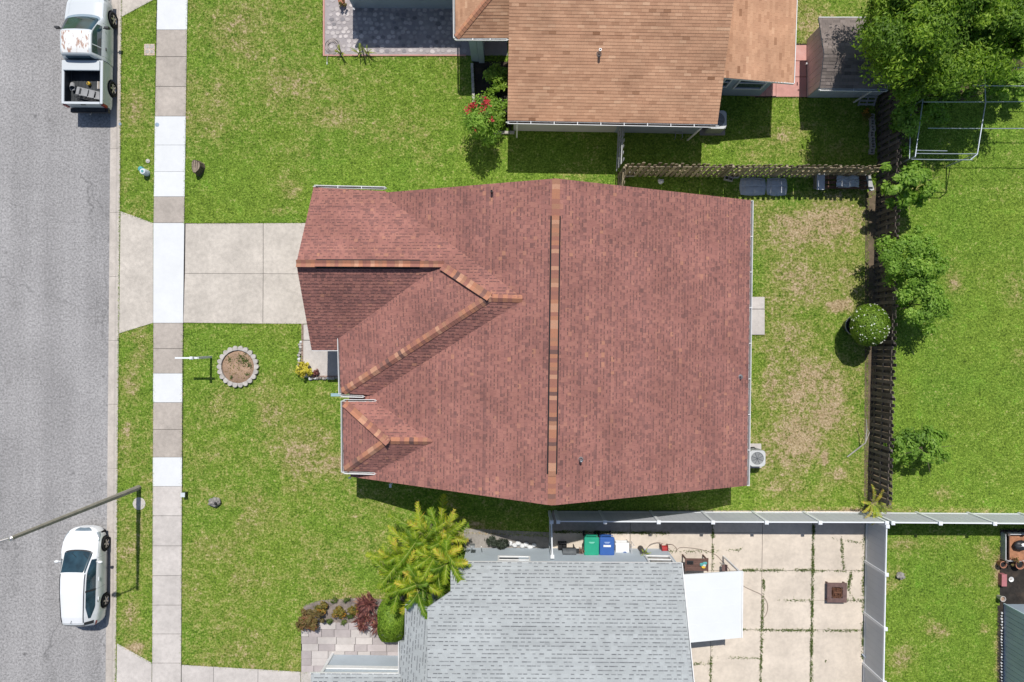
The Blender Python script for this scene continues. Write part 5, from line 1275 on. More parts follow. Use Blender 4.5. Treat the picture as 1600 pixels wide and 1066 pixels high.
# shaded spiky palm beneath the gutter corner of the tan house with red flowering oleander
def bush(name, label, cat, px, py, r, h, n, mat, size, seed, clumps=24, rc=.16, aspect=2.0, drop=.3, shell=.5, stems=4, group=None, spread=.9, lift=.55):
    b = P(px, py, 0); c = P(px, py, h * lift); t = thing(name, label, cat, (c.x, c.y, 0), 0, group); rd = random.Random(seed); m = MB()
    for i in range(stems):
        a = 6.28 * i / stems; m.tube([(c.x + .04 * math.cos(a), c.y + .04 * math.sin(a), -.03), (c.x + r[0] * .4 * math.cos(a), c.y + r[1] * .4 * math.sin(a), h * .6)], [.018, .008], 5)
    m.build('stem', M['bark'], t)
    foliage('foliage', t, M[mat], (c.x, c.y, h * lift), (r[0], r[1], h * .45), n, clumps, rc, size, seed, aspect, shell, drop, spread=spread)
    return t
ol = bush('oleander', 'tall oleander with clusters of red flowers at the corner of the tan house', 'flowering bush', 752, 190, (.85, 1.05), 2.3, 2600, 'leaf_sapling', .10, 131, 30, .36, aspect=3.6, lift=.72)
rd = random.Random(4)
for px_, py_ in ((735, 166), (741, 163), (757, 158), (760, 160), (752, 175), (757, 173), (743, 199), (731, 172), (766, 186)):
    c = P(px_, py_, 2.25); C = np.array([[c.x + rd.gauss(0, .075), c.y + rd.gauss(0, .075), c.z + rd.gauss(0, .04)] for _ in range(26)])
    V, Fq, tt = leaves_np(C, .045, None, 1.3, rd.randrange(999), tj=.4); np_mesh('flower', V, Fq, tt, M['flower_red'], ol, k=3)
bush('bushy_shrub', 'bright green shrub against the wall beside the red flowering oleander', 'shrub', 776, 172, (.62, .95), 1.2, 3000, 'leaf_bush', .07, 132, 26, .26)
bush('bushy_shrub', 'dark green shrub in the shade under the tan roof edge', 'shrub', 776, 122, (.55, .65), 1.0, 2000, 'leaf_bush', .07, 133, 20, .24)
for i, (px_, py_, lb) in enumerate(((533, 80, 'thin spiky plant beside the coiled hose on the tiled porch'), (562, 80, 'spiky yellow green plant on the porch edge, left of its taller neighbour'), (574, 79, 'taller spiky yellow green plant at the middle of the porch edge'))):
    t = thing('spiky_plant', lb, 'plant', P(px_, py_ + 4, 0)); rd = random.Random(i); b = P(px_, py_ + 4, .12)
    m = MB(); m.lathe((b.x, b.y, -.02), [(.07, 0), (.09, .14), (.075, .14), (.06, .1)], 10); m.build('pot', M['pot_grey'], t)
    fronds(t, b, [(rd.uniform(0, 360), rd.uniform(.35, .6) * (1 if i else .8), rd.uniform(45, 82), rd.uniform(.5, .9)) for _ in range(9)], 'leaf_palm', i, 8, .05, .5, lw=.03)
# porch bush, front edge
bush('yellow_bush', 'small round bright yellow leaved bush at the corner of the front porch', 'bush', 477, 577, (.40, .40), .62, 900, 'leaf_yellow', .055, 141, 18, .13)
bush('red_leaf_plant', 'small dark red leaved plant right of the yellow porch bush', 'plant', 493, 583, (.18, .18), .35, 260, 'leaf_red', .045, 142, 8, .1)
# bed in front of the grey house
bush('red_green_shrub', 'mottled red and green shrub at the left end of the planting bed', 'shrub', 482, 966, (.62, .66), .85, 3600, 'leaf_brown', .05, 151, 36, .17)
bush('croton', 'yellow and orange croton next to the mottled shrub in the bed', 'croton', 503, 950, (.30, .30), .55, 800, 'leaf_croton', .055, 152, 16, .12)
bush('croton', 'glowing orange croton alone in the middle of the bed', 'croton', 530, 956, (.27, .27), .55, 700, 'leaf_croton', .055, 153, 14, .11)
bush('croton', 'yellow croton touching the red cordylines', 'croton', 554, 953, (.26, .24), .5, 600, 'leaf_croton', .055, 154, 14, .10)
for i, (px_, py_, r_, lb) in enumerate(((570, 948, .60, 'dark red spiky cordyline next to the yellow croton'), (566, 972, .48, 'dark red spiky cordyline at the edge of the paver path'), (586, 970, .60, 'dark red spiky cordyline touching the clipped hedge'), (577, 937, .45, 'small cordyline under the palm fronds'))):
    t = thing('cordyline', lb, 'cordyline', P(px_, py_, 0), 0, 'red cordylines in the bed'); b = P(px_, py_, .45); rd = random.Random(60 + i)
    m = MB(); 
    MB().tube([(b.x, b.y, -.02), b], .02, 6).build('stem', M['bark'], t)
    for k in range(7):
        c = b + Vector((rd.uniform(-.24, .24), rd.uniform(-.24, .24), rd.uniform(-.1, .12)))
        for j in range(20):
            a = rd.uniform(0, 6.28); el = rd.uniform(.1, 1.2); L_ = r_ * rd.uniform(.7, 1); d = Vector((math.cos(a) * math.cos(el), math.sin(a) * math.cos(el), math.sin(el))); s_ = Vector((-d.y, d.x, 0)).normalized() * .028
            mid = c + d * L_ * .5; tip = c + d * L_ - Vector((0, 0, L_ * .22)); m.add([c, mid + s_, tip, mid - s_], [(0, 1, 2, 3)], 0, min(1, max(0, rd.gauss(.5, .25))))
    tag(m.build('leaves', M['leaf_red'], t), kind='stuff')
for i, (px_, py_) in enumerate(((514, 972), (537, 973), (548, 962), (521, 938), (541, 938))):
    bush('bedding_plant', ('grey green bedding plant nearest the croton pair', 'grey green bedding plant at the paver edge', 'grey green bedding plant below the yellow croton', 'straw coloured bedding plant behind the first croton', 'straw coloured bedding plant at the back of the bed')[i], 'plant', px_, py_, (.16, .14), .25, 220, 'weed', .035, 160 + i, 8, .08, group='small bedding plants')
# clipped hedge: dense rounded box of tiny leaves
def clipped(name, label, cat, px, py, rx, ry, h, n, seed, mat='leaf_bush', size=.036, power=4, flowers=0, base_z=0.0):
    c = P(px, py, h * .6 + base_z); t = thing(name, label, cat, (c.x, c.y, 0)); rg = np.random.default_rng(seed)
    d = rg.normal(0, 1, (n, 3)); d[:, 2] = np.abs(d[:, 2]) - .15; d /= (np.abs(d) ** power).sum(1, keepdims=True) ** (1 / power)
    r_ = rg.uniform(.95, 1.03, (n, 1)) + .03 * np.sin(d[:, :1] * 9) * np.cos(d[:, 1:2] * 8)
    C = d * r_ * np.array([rx, ry, h * .5]) + np.array([c.x, c.y, h * .5 + base_z]); V, Fq, tt = leaves_np(C, size, d * 1.2, 1.8, seed, tj=.3); tag(np_mesh('foliage', V, Fq, tt, M[mat], t, k=3), kind='stuff')
    m = MB(); k = 14; vs = []
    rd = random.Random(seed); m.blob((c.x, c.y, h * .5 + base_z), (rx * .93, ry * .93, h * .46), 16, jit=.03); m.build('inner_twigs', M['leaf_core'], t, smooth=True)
    if flowers:
        for i in range(flowers):
            a, e = rd.uniform(0, 6.28), math.acos(rd.uniform(.05, .98)); q = Vector((math.sin(e) * math.cos(a) * rx, math.sin(e) * math.sin(a) * ry, math.cos(e) * h * .5)) * 1.01 + Vector((c.x, c.y, h * .5 + base_z))
            C = np.array([[q.x + rd.gauss(0, .012), q.y + rd.gauss(0, .012), q.z + rd.gauss(0, .008)] for _ in range(5)]); V, Fq, tt = leaves_np(C, .030, None, 1.3, i); np_mesh('flower', V, Fq, tt, M['flower_white'], t, k=3)
    return t
clipped('clipped_hedge', 'smooth clipped green hedge block between the cordylines and the grey roof', 'hedge', 611, 970, .60, .92, 1.0, 16000, 171, power=4)
clipped('potted_bush', 'round clipped bush with white flowers in a dark pot by the wooden fence', 'potted bush', 1361, 508, .84, .95, 1.5, 11000, 172, power=2, flowers=75, base_z=.75, size=.035)
for o_ in [x for x in COL.objects if x.name.startswith('potted_bush')]:
    p0 = o_.location; m = MB(); m.lathe((p0.x - .18, p0.y + .0, 0), [(.30, 0), (.42, .5), (.46, .62), (.42, .62), (.38, .5), (.001, .5)], 26, cap=False); m.build('pot', M['black_plastic'], o_, smooth='auto')
    m = MB(); m.tube([(p0.x - .18 + .46 * math.cos(a), p0.y + .46 * math.sin(a), .62) for a in np.linspace(0, 6.2832, 33)], .025, 6); m.build('pot_rim', M['metal_grey'], o_)
    m = MB(); m.tube([(p0.x - .1, p0.y, .45), (p0.x, p0.y, 1.1)], .04, 7); m.build('trunk', M['bark'], o_)
# black leafed shrubs behind the grey house
for i, (px_, py_, lb) in enumerate(((768, 846, 'round black shrub beside the grey house wall, nearer the palm'), (786, 849, 'round black shrub beside the grey house wall, nearer the white stones'))):
    bush('dark_shrub', lb, 'shrub', px_, py_, (.27, .27), .45, 700, 'leaf_dark', .05, 180 + i, 12, .12)
for i, (px_, py_) in enumerate(((797, 849), (804, 852), (810, 849), (816, 853), (822, 851), (828, 855), (834, 852))):
    p = P(px_, py_, .08); t = MB().blob(p, (.12 + .02 * (i % 3), .11, .10), 10, seed=i, jit=.18).build('white_stone', M['white_stone'], None)
    tag(t, ('white stone touching the black shrub by the wall', 'white stone second in the row from the black shrub', 'white stone third in the row from the black shrub', 'white stone in the very middle of the row by the wall', 'white stone third in the row from the vinyl gate', 'white stone second in the row from the vinyl gate', 'white stone nearest the vinyl gate')[i], 'stone', 'white stones by the black shrubs')
# weeds in the patio joints
def weeds(name, lines, seed, dens=70, sz=.022, w_=.05):
    # clumps along each joint, thick in places and missing in others
    rg = np.random.default_rng(seed); Cs = []
    for (x0, y0, x1, y1, dn) in lines:
        a, b = P(x0, y0, .03), P(x1, y1, .03); L = (b - a).length; n = int(L * dens * dn); f = rg.random(n); g = .5 + .5 * np.sin(f * L * rg.uniform(3, 6) + rg.uniform(0, 6)) * np.sin(f * L * 1.7 + 1); keep = rg.random(n) < np.clip(g * 1.4, .05, 1); f = f[keep]
        C = np.array(a)[None] + f[:, None] * np.array(b - a)[None]; C[:, :2] += rg.normal(0, w_ * .5, (len(f), 2)); C[:, 2] += rg.uniform(0, .04, len(f)); Cs.append(C)
    C = np.concatenate(Cs); V, Fq, tt = leaves_np(C, sz, None, 2, seed, spread=1.2, tj=.35); o = np_mesh(name, V, Fq, tt, M['weed'], None, k=3); tag(o, 'green weeds growing out of the patio joints and cracks', 'weeds', kind='stuff')
weeds('joint_weeds', [(1271, 820, 1267, 1066, 1.3), (1193, 905, 1188, 1066, .9), (1114, 820, 1114, 840, 1.5), (1114, 850, 1113, 892, .5), (1112, 1005, 1110, 1066, .6), (1160, 891, 1270, 891, .8), (1270, 892, 1350, 892, .4), (1160, 984, 1268, 985, .8), (1268, 985, 1348, 985, .5),
                     (866, 831, 1045, 833, 1.1), (1330, 895, 1325, 920, 1.2), (1325, 920, 1335, 938, .9), (1314, 840, 1318, 890, .7), (1217, 938, 1268, 938, .25), (1290, 938, 1350, 938, .3), (1350, 840, 1347, 1000, .45), (1348, 1000, 1347, 1030, 1.5), (1083, 1037, 1112, 1036, .6), (1040, 861, 1110, 862, .35), (1113, 862, 1160, 858, .25), (1300, 842, 1345, 848, .35), (1288, 1035, 1292, 1030, 1), (1120, 1027, 1186, 1029, .25)], 190, 330, .030, .075)
# ================================================================== shed in the top right
sh = thing('garden_shed', 'pink walled garden shed with a grey brown roof shaded by the big tree', 'shed', P(1300, 110, 0))
SB = [(1261, 62), (1368, 62), (1368, 152), (1261, 152)]
MB().prism(poly_px(SB), -.1, 1.92).build('wall', M['pink_wall'], sh)
ws_ = P(1261, 62, 0), P(1261, 152, 0); nb = 9
for i in range(nb):          # wide vertical boards of the west wall
    a = ws_[0].lerp(ws_[1], (i + .02) / nb); b = ws_[0].lerp(ws_[1], (i + .97) / nb); MB().box(((a.x + b.x) / 2 - .012, (a.y + b.y) / 2, .96), (.022, abs(a.y - b.y), 1.9)).build('siding_board', M['pink_board'], sh)
a0, b0 = P(1261, 152, 0), P(1368, 152, 0)
for i in range(9):
    a = a0.lerp(b0, (i + .02) / 9); b = a0.lerp(b0, (i + .98) / 9); MB().box(((a.x + b.x) / 2, a.y - .012, .96), (abs(a.x - b.x), .022, 1.9)).build('siding_board', M['pale_wall'], sh)
rS = plane((1281, 138, 2.0), (1386, 139, 2.0), (1290, 84, 2.62)); rN = plane((1279, 28, 2.0), (1386, 28, 2.0), (1290, 84, 2.62))
rp = [on(rS, *q) for q in ((1281, 138), (1386, 139), (1395, 84), (1288, 84))]; rq = [on(rN, *q) for q in ((1279, 28), (1288, 84), (1395, 84), (1386, 28))]
rt = MB(); rt.slab3([p - Vector((0, 0, .006)) for p in rp], .06); rt.slab3([p - Vector((0, 0, .006)) for p in rq], .06); ro = rt.build('roof', M['deck_grey'], sh)
for i, (pl, pts) in enumerate(((rS, rp), (rN, rq))): shingles('shingles', ro, pl, pts, M['shed_shingle'], expo=.14, tabs=(.2, .32), hi=(.5, .1), seed=70 + i)
gutter(sh, P(1281, 138.5, 1.98), P(1386, 139.5, 1.98), (0, -1, 0), M['white_trim'], straps=1.1, w_=.10); MB().beam(P(1279, 27.5, 2.0), P(1386, 27.5, 2.0), .03, .07).build('eave_trim', M['white_trim'], sh)
m = MB(); q = P(1366, 140, 1.9); m.beam(q, (q.x - .02, q.y + .05, .1), .06, .05); m.build('downspout', M['white_trim'], sh)
m = MB(); q = P(1261, 100, 1.0); m.box((q.x - .02 - .02, q.y, 1.0), (.05, .08, .14)); m.build('door_latch', M['metal_grey'], sh)

def simple(name, label, cat, px, py, z=0, group=None, rz=TILT):
    return thing(name, label, cat, P(px, py, z), rz, group)
# clutter between shed and fence
t = simple('wooden_pallet', 'dark wooden pallet leaning beside the shed under the tree', 'pallet', 1352, 158)
for i in range(4): MB().beam((-.4, -.2 + .14 * i, .12 + .1 * i), (.4, -.2 + .14 * i, .12 + .1 * i), .09, .02).build('plank', M['grey_wood'], t, local=True)
for x in (-.36, 0, .36): MB().beam((x, -.25, .06), (x, .27, .42), .05, .07).build('bearer', M['grey_wood'], t, local=True)
t = simple('dried_plant', 'withered yellow brown plant at the shed corner by the dark fence', 'plant', 1353, 178); b_ = P(1353, 178, .25)
MB().tube([b_ - Vector((0, 0, .27)), b_], .015, 5).build('stem', M['bark'], t)
foliage('foliage', t, M['leaf_croton'], tuple(b_), (.26, .2, .2), 260, 8, .12, .05, 200)
for i, py_ in enumerate((184, 193, 202, 211, 220, 229, 238)):
    t = simple('concrete_block', ('concrete block at the shed end of the row along the dark fence', 'second concrete block from the shed along the dark fence', 'third concrete block from the shed along the dark fence', 'middle concrete block of the row along the dark fence', 'third concrete block from the tan fence along the dark fence', 'second concrete block from the tan fence along the dark fence', 'concrete block nearest the tan fence along the dark fence')[i], 'concrete block', 1361 + (i % 3 - 1) * .8, py_, 0, 'concrete blocks along the dark fence', TILT + R((i * 37 % 11) - 5))
    m = MB(); 
    for sx_ in (-.085, .085): m.box((sx_, 0, .09), (.028, .26, .18))
    for sy_ in (-.115, 0, .115): m.box((0, sy_, .09), (.142, .028, .179))
    m.build('block', M['stone_pale'], t, local=True)
# pipe frame in the corner
fr = thing('pipe_frame', 'open frame of thin grey metal pipes standing in the grass at the upper right', 'frame', P(1440, 225, 0))
ZF = 2.15
def pipe(a, b, r=.024, name='pipe', bend=0):
    a, b = Vector(a), Vector(b); mid = a.lerp(b, .5) + Vector((0, 0, -bend)); MB().tube([a, a.lerp(mid, .5) + Vector((0, 0, -bend * .3)), mid, b.lerp(mid, .5) + Vector((0, 0, -bend * .3)), b], r, 7).build(name, M['galv'], fr)
F_ = lambda x, y, z=ZF: P(x, y, z)
pipe(F_(1538, 108), F_(1540, 160)); pipe(F_(1540, 160), F_(1527, 241)); pipe(F_(1527, 241), F_(1516, 250)); pipe(F_(1442, 156), F_(1430, 245)); pipe(F_(1424, 150, 1.9), F_(1421, 248, 1.9), .02)
for (x0, y0, x1, y1, bd_) in ((1520, 134, 1680, 134, .04), (1443, 159.5, 1680, 158, .05), (1450, 200.5, 1680, 200.5, .05), (1431, 240, 1527, 240.5, .02), (1424, 249, 1519, 250, .02), (1432, 235, 1480, 236, .01), (1490, 105, 1680, 106, .03)): pipe(F_(x0, y0), F_(x1, y1), .018, bend=bd_)
for (x, y) in ((1430, 245), (1527, 241), (1540, 108), (1442, 156), (1676, 134), (1676, 200.5)): 
    a = F_(x, y); pipe(a, (a.x, a.y, -.05), .03, 'leg')
# tarp, blocks, bag and bench along the tan fence
t = simple('folded_tarp', 'blue grey quilted pad lying on the grass in the fence shade', 'pad', 1193, 292, 0); rd = random.Random(8)
for k, (cx_, w_) in enumerate(((-.52, 1.26), (.62, 1.0))):
    n = 14; m = MB(); vs = []; fs = []
    for i in range(n + 1):
        for j in range(n + 1):
            u, v = i / n * 2 - 1, j / n * 2 - 1; e = max(abs(u), abs(v)); sq = math.hypot(u, v) or 1; f = e / sq
            x, y = u * (f * .35 + .65), v * (f * .35 + .65); q = .10 * (1 - e ** 4) - .022 * (abs(math.sin(u * 4.5)) < .25) - .022 * (abs(math.sin(v * 3.4)) < .3); vs.append((cx_ + x * w_ / 2, y * .43 + rd.uniform(-.008, .008), .01 + max(0, q) + rd.uniform(0, .012)))
    for i in range(n):
        for j in range(n): fs.append((i * (n + 1) + j, (i + 1) * (n + 1) + j, (i + 1) * (n + 1) + j + 1, i * (n + 1) + j + 1))
    m.add(vs, fs); m.build('pad_half', M['tarp'], t, local=True)
for (px_, py_, rz, lb) in ((1146, 276, 4, 'pale hollow concrete block next to the quilted pad'), (1137, 280, -14, 'grey hollow concrete block left of the pale one by the pad'), (984, 273.5, 2, 'hollow concrete block at the left end of the tan fence')):
    t = simple('concrete_block', lb, 'concrete block', px_, py_, 0, None, R(rz)); m = MB()
    for sy_ in (-.085, .085): m.box((0, sy_, .1), (.40, .03, .2))
    for sx_ in (-.185, 0, .185): m.box((sx_, 0, .1), (.03, .14, .199))
    m.build('block', M['stone_pale'], t, local=True)
t = simple('wood_boards', 'two short boards under the left end of the tan fence', 'boards', 974, 273); [MB().box((0, y, .03), (.55, .1, .035)).build('board', M['brown_wood'], t, local=True) for y in (-.1, .05)]
t = simple('plastic_bag', 'crumpled white bag on the grass in the fence shade', 'bag', 1032, 284); MB().blob((0, 0, .05), (.13, .11, .06), 12, jit=.35, seed=3).build('bag', M['white_trim'], t, local=True); MB().blob((.1, .07, .04), (.06, .03, .04), 8, jit=.4, seed=5).build('bag_neck', M['white_trim'], t, local=True)
t = simple('wooden_bench', 'long low wooden bench on block feet with a tarp across it', 'bench', 1312, 288)
for i, yy in enumerate((-.24, -.02, .2)): MB().box((.04, yy, .42), (2.3, .15, .04)).build('seat_board', M['brown_wood'], t, local=True)
for xx in (-1.12, 1.12): MB().box((xx, .06, .2), (.26, .62, .39)).build('block_foot', M['stone_grey'], t, local=True)
MB().box((-1.1, 0, .445), (.36, .75, .05)).build('end_board', M['tarp'], t, local=True); MB().box((1.2, -.05, .445), (.22, .7, .04), rz=.25).build('end_board', M['grey_wood'], t, local=True)
t = simple('plastic_tarp', 'shiny grey tarp spread over the wooden bench', 'tarp', 1324, 284, .46); n = 10; m = MB(); vs = []; fs = []; rd = random.Random(3)
for i in range(n + 1):
    for j in range(n + 1): vs.append(((i / n - .5) * 1.05 + rd.uniform(-.02, .02), (j / n - .5) * .52 + .03 * math.sin(i), .01 + rd.uniform(0, .05)))
for i in range(n):
    for j in range(n): fs.append((i * (n + 1) + j, (i + 1) * (n + 1) + j, (i + 1) * (n + 1) + j + 1, i * (n + 1) + j + 1))
m.add(vs, fs); m.build('sheet', M['tarp'], t, local=True); MB().box((-.2, -.27, .015), (.5, .02, .02)).build('hem', M['metal_grey'], t, local=True)
t = simple('broken_branch', 'long pale branch propped against the dark wooden fence', 'branch', 1328, 712); MB().tube([P(1324, 714, .05), P(1338, 703, .25), P(1352, 692, .55), P(1354, 672, .7), P(1353, 655, .9)], [.03, .035, .03, .025, .012], 7).build('branch', M['stone_pale'], t)
MB().tube([P(1352, 692, .55), P(1358, 676, .5), P(1353, 668, .55)], [.02, .015, .01], 6).build('twig', M['stone_pale'], t)

# ================================================================== air conditioners
def ac(label, px, py, z, s, padpx):
    t = simple('air_conditioner', label, 'air conditioner', px, py, 0); t.location = (P(px, py, z).x, P(px, py, z).y, 0)
    h = s / 2; c_ = .12
    def rr(e): return [(-h + c_, -h + e), (h - c_, -h + e), (h - .03, -h + .03 + e * .3), (h - e, -h + c_), (h - e, h - c_), (h - .03, h - .03), (h - c_, h - e), (-h + c_, h - e), (-h + .03, h - .03), (-h + e, h - c_), (-h + e, -h + c_), (-h + .03, -h + .03)]
    MB().prism(rr(0), .08, z - .03).build('casing', M['ac_side'], t, local=True)
    m = MB(); k = 32; o_ = []
    for i in range(k):
        a = 2 * math.pi * i / k; q = max(abs(math.cos(a)), abs(math.sin(a))); f = min(1 / q, 1.22); o_.append((math.cos(a) * h * f, math.sin(a) * h * f))
    vs = [(x, y, z) for x, y in o_] + [(math.cos(2 * math.pi * i / k) * h * .80, math.sin(2 * math.pi * i / k) * h * .80, z) for i in range(k)] + [(math.cos(2 * math.pi * i / k) * h * .78, math.sin(2 * math.pi * i / k) * h * .78, z - .10) for i in range(k)] + [(x, y, z - .04) for x, y in o_]
    fs = []
    for i in range(k):
        j = (i + 1) % k; fs += [(i, j, k + j, k + i), (k + i, k + j, 2 * k + j, 2 * k + i), (3 * k + i, 3 * k + j, j, i)]
    m.add(vs, fs); m.build('top_cover', M['ac_body'], t, local=True)
    MB().lathe((0, 0, z - .16), [(0.001, 0), (h * .8, 0)], 24, cap=False).build('fan_well', M['dark'], t, local=True)
    fan = MB(); fan.lathe((0, 0, z - .10), [(.09, -.02), (.09, .04), (.05, .05), (.001, .05)], 14, cap=False); fan = fan.build('fan_hub', M['ac_body'], t, local=True)
    for i in range(3):
        a = 2.1 * i + .5; d = Vector((math.cos(a), math.sin(a), 0)); s_ = Vector((-d.y, d.x, 0)); zz = Vector((0, 0, z - .09))
        MB().add([d * .07 + zz, d * h * .74 + s_ * -.10 + zz, d * h * .76 + s_ * .16 + zz + Vector((0, 0, .04)), d * .09 + s_ * .08 + zz + Vector((0, 0, .03))], [(0, 1, 2, 3)]).build('fan_blade', M['ac_body'], fan, local=True)
    g_ = MB()
    for i in range(5): g_.tube([(math.cos(a) * h * .8 * (i + 1) / 5.5, math.sin(a) * h * .8 * (i + 1) / 5.5, z - .005) for a in np.linspace(0, 6.2832, 25)], .0035, 4)
    for i in range(4): a = math.pi * i / 4 + .4; g_.tube([(-math.cos(a) * h * .8, -math.sin(a) * h * .8, z - .002), (math.cos(a) * h * .8, math.sin(a) * h * .8, z - .002)], .006, 4)
    g_.build('fan_grille', M['fan_wire'], t, local=True); return t
M['ac_side'] = rough_mat('ac_side', (.30, .31, .31), .1, 4, 90, .6, .3)
ac('air conditioner with an open round fan grille beside the red roof', 1183.5, 716.5, .8, .74, None)
MB().prism(poly_px([(1168, 693), (1188.5, 693), (1189, 731), (1168, 731)]), -.05, .08).build('equipment_pad', M['con_light']); tag(bpy.data.objects['equipment_pad'], 'concrete pad under the air conditioner by the red roof', 'concrete pad')
m = MB(); m.tube([P(1170, 700, .1), P(1178, 699, .35), P(1184, 704, .4)], .03, 6); o_ = m.build('refrigerant_line', M['black_plastic']); tag(o_, 'black pipe curving from the wall to the air conditioner', 'pipe')
ac('air conditioner half hidden under the tan roof corner', 1121, 187, .85, .84, None)
MB().prism(poly_px([(1093, 177), (1132, 177), (1132, 212), (1093, 212)]), -.05, .09).build('equipment_pad', M['con_grey']); tag(bpy.data.objects['equipment_pad.001'], 'concrete pad under the air conditioner by the tan roof', 'concrete pad')

# ================================================================== front yard
# street lamp
lb_ = P(217, 762, 0); LZ = 8.25
lamp = thing('street_lamp', 'tall street lamp on a tapered tan grey pole leaning over the street', 'street lamp', lb_)
tp_ = Vector((lb_.x + .0, lb_.y - .02, LZ)); m = MB(); vs = []; 
for q, r_ in ((lb_ - Vector((0, 0, .2)), .125), (tp_, .075)):
    for i in range(8): a = math.pi / 8 + math.pi * i / 4; vs.append(q + Vector((math.cos(a) * r_, math.sin(a) * r_, 0)))
m.add(vs, [(i, (i + 1) % 8, 8 + (i + 1) % 8, 8 + i) for i in range(8)] + [tuple(range(8, 16))]); m.build('pole', M['lamp_concrete'], lamp)
ae = tp_ + Vector((-.85, -.19, .10)); m = MB(); m.tube([tp_ + Vector((0, 0, -.25)), tp_ + Vector((-.35, -.08, .02)), ae], [.04, .035, .03], 8); m.tube([tp_ + Vector((0, 0, -.6)), tp_ + Vector((-.4, -.09, .0))], .015, 6); m.build('arm', M['alloy'], lamp)
MB().lathe(tp_, [(.085, -.02), (.09, .02), (.03, .06), (.001, .065)], 12, cap=False).build('pole_cap', M['alloy'], lamp)
m = MB(); m.blob(ae + Vector((-.18, -.04, .0)), (.26, .12, .08), 14, jit=0); hd = m.build('lamp_head', M['alloy'], lamp, smooth=True); MB().blob(ae + Vector((-.2, -.05, -.06)), (.16, .11, .07), 12, jit=0).build('lens', M['lens'], hd, smooth=True)
t = MB().lathe(P(217.5, 787, 0), [(.30, -.05), (.30, .012), (.27, .018), (.001, .018)], 18, cap=False).build('handhole_pad', M['con_light']); tag(t, 'round pale concrete pad in the grass beside the lamp base', 'concrete pad')
t = thing('utility_cover', 'square pinkish utility cover in the verge beside the pickup truck', 'utility cover', P(234, 77, 0))
MB().prism(poly_px([(225.5, 69), (242, 69), (242, 87), (225.5, 87)]), -.05, .02, inset=.01).build('surround', M['meter_lid'], t)
for i, (dx_, dy_) in enumerate(((-4, -4), (4, -4), (-4, 4), (4, 4))): MB().prism(poly_px([(234 + dx_ * .9 - 2.7, 77 + dy_ - 2.7), (234 + dx_ * .9 + 2.7, 77 + dy_ - 2.7), (234 + dx_ * .9 + 2.7, 77 + dy_ + 2.7), (234 + dx_ * .9 - 2.7, 77 + dy_ + 2.7)]), .0, .026, inset=.004).build('lid_plate', M['stone_pale'], t)
t = thing('sign_post', 'white sign post with a long arm and no sign, beside the round planter', 'sign post', P(330, 558, 0))
q = P(330, 558, 0); MB().box((q.x, q.y, .98), (.10, .10, 2.05)).build('post', M['white_vinyl'], t); m = MB(); m.box((q.x, q.y, 2.02), (.13, .13, .03)); m.box((q.x, q.y, 2.05), (.09, .09, .04)); m.build('post_cap', M['white_vinyl'], t)
MB().box((q.x - .31, q.y, 1.78), (1.02, .07, .09)).build('arm', M['white_vinyl'], t); MB().box((q.x + .24, q.y, 1.78), (.02, .085, .105)).build('arm_cap', M['white_vinyl'], t)
for dx_ in (-.7, -.2): MB().tube([(q.x + dx_, q.y, 1.73), (q.x + dx_, q.y, 1.68)], .012, 5).build('hook', M['metal_grey'], t)
# round planter of scalloped stones
pc = P(373, 573, 0); ring = thing('round_planter', 'round planter ringed with scalloped pale stones on the front lawn', 'planter', pc)
nst = 22
for i in range(nst):
    a = 2 * math.pi * i / nst; r_ = .86; q = pc + Vector((math.cos(a) * r_, math.sin(a) * r_, .0)); L_ = 2 * math.pi * r_ / nst * .94; pts = []
    for (u, v) in ((-.5, -.09), (.5, -.09), (.52, .03), (.38, .09), (.18, .125), (0, .135), (-.18, .125), (-.38, .09), (-.52, .03)):
        u *= L_; e = Vector((-math.sin(a) * u + math.cos(a) * v, math.cos(a) * u + math.sin(a) * v, 0)); pts.append((q.x + e.x, q.y + e.y))
    MB().prism(pts, -.05, .15 + .012 * math.sin(i * 2.1), inset=.012).build('edging_stone', M['stone_pale'], ring)
m = MB(); m.lathe((pc.x, pc.y, 0), [(.77, .03), (.74, .06), (.4, .075), (.001, .085)], 28, cap=False); m.build('soil', M['soil'], ring, smooth=True)
rg = np.random.default_rng(3); C = np.concatenate([np.stack([pc.x + cx_ + rg.normal(0, s_, n_), pc.y + cy_ + rg.normal(0, s_, n_), rg.uniform(.08, .15, n_)], -1) for cx_, cy_, s_, n_ in ((.3, .3, .13, 120), (.55, .05, .07, 30), (-.4, .35, .05, 22), (-.3, -.5, .05, 20), (.1, .5, .05, 20), (-.1, .1, .3, 30), (.45, -.35, .05, 14))])
V, Fq, tt = leaves_np(C, .035, None, 2, 5); tag(np_mesh('weeds', V, Fq, tt, M['weed'], ring, k=3), kind='stuff')
C = np.stack([pc.x + rg.normal(0, .35, 160), pc.y + rg.normal(0, .35, 160), np.full(160, .088)], -1); V, Fq, tt = leaves_np(C, .03, None, 2.5, 6); tag(np_mesh('litter', V, Fq, tt, M['leaf_croton'], ring, k=3), kind='stuff')
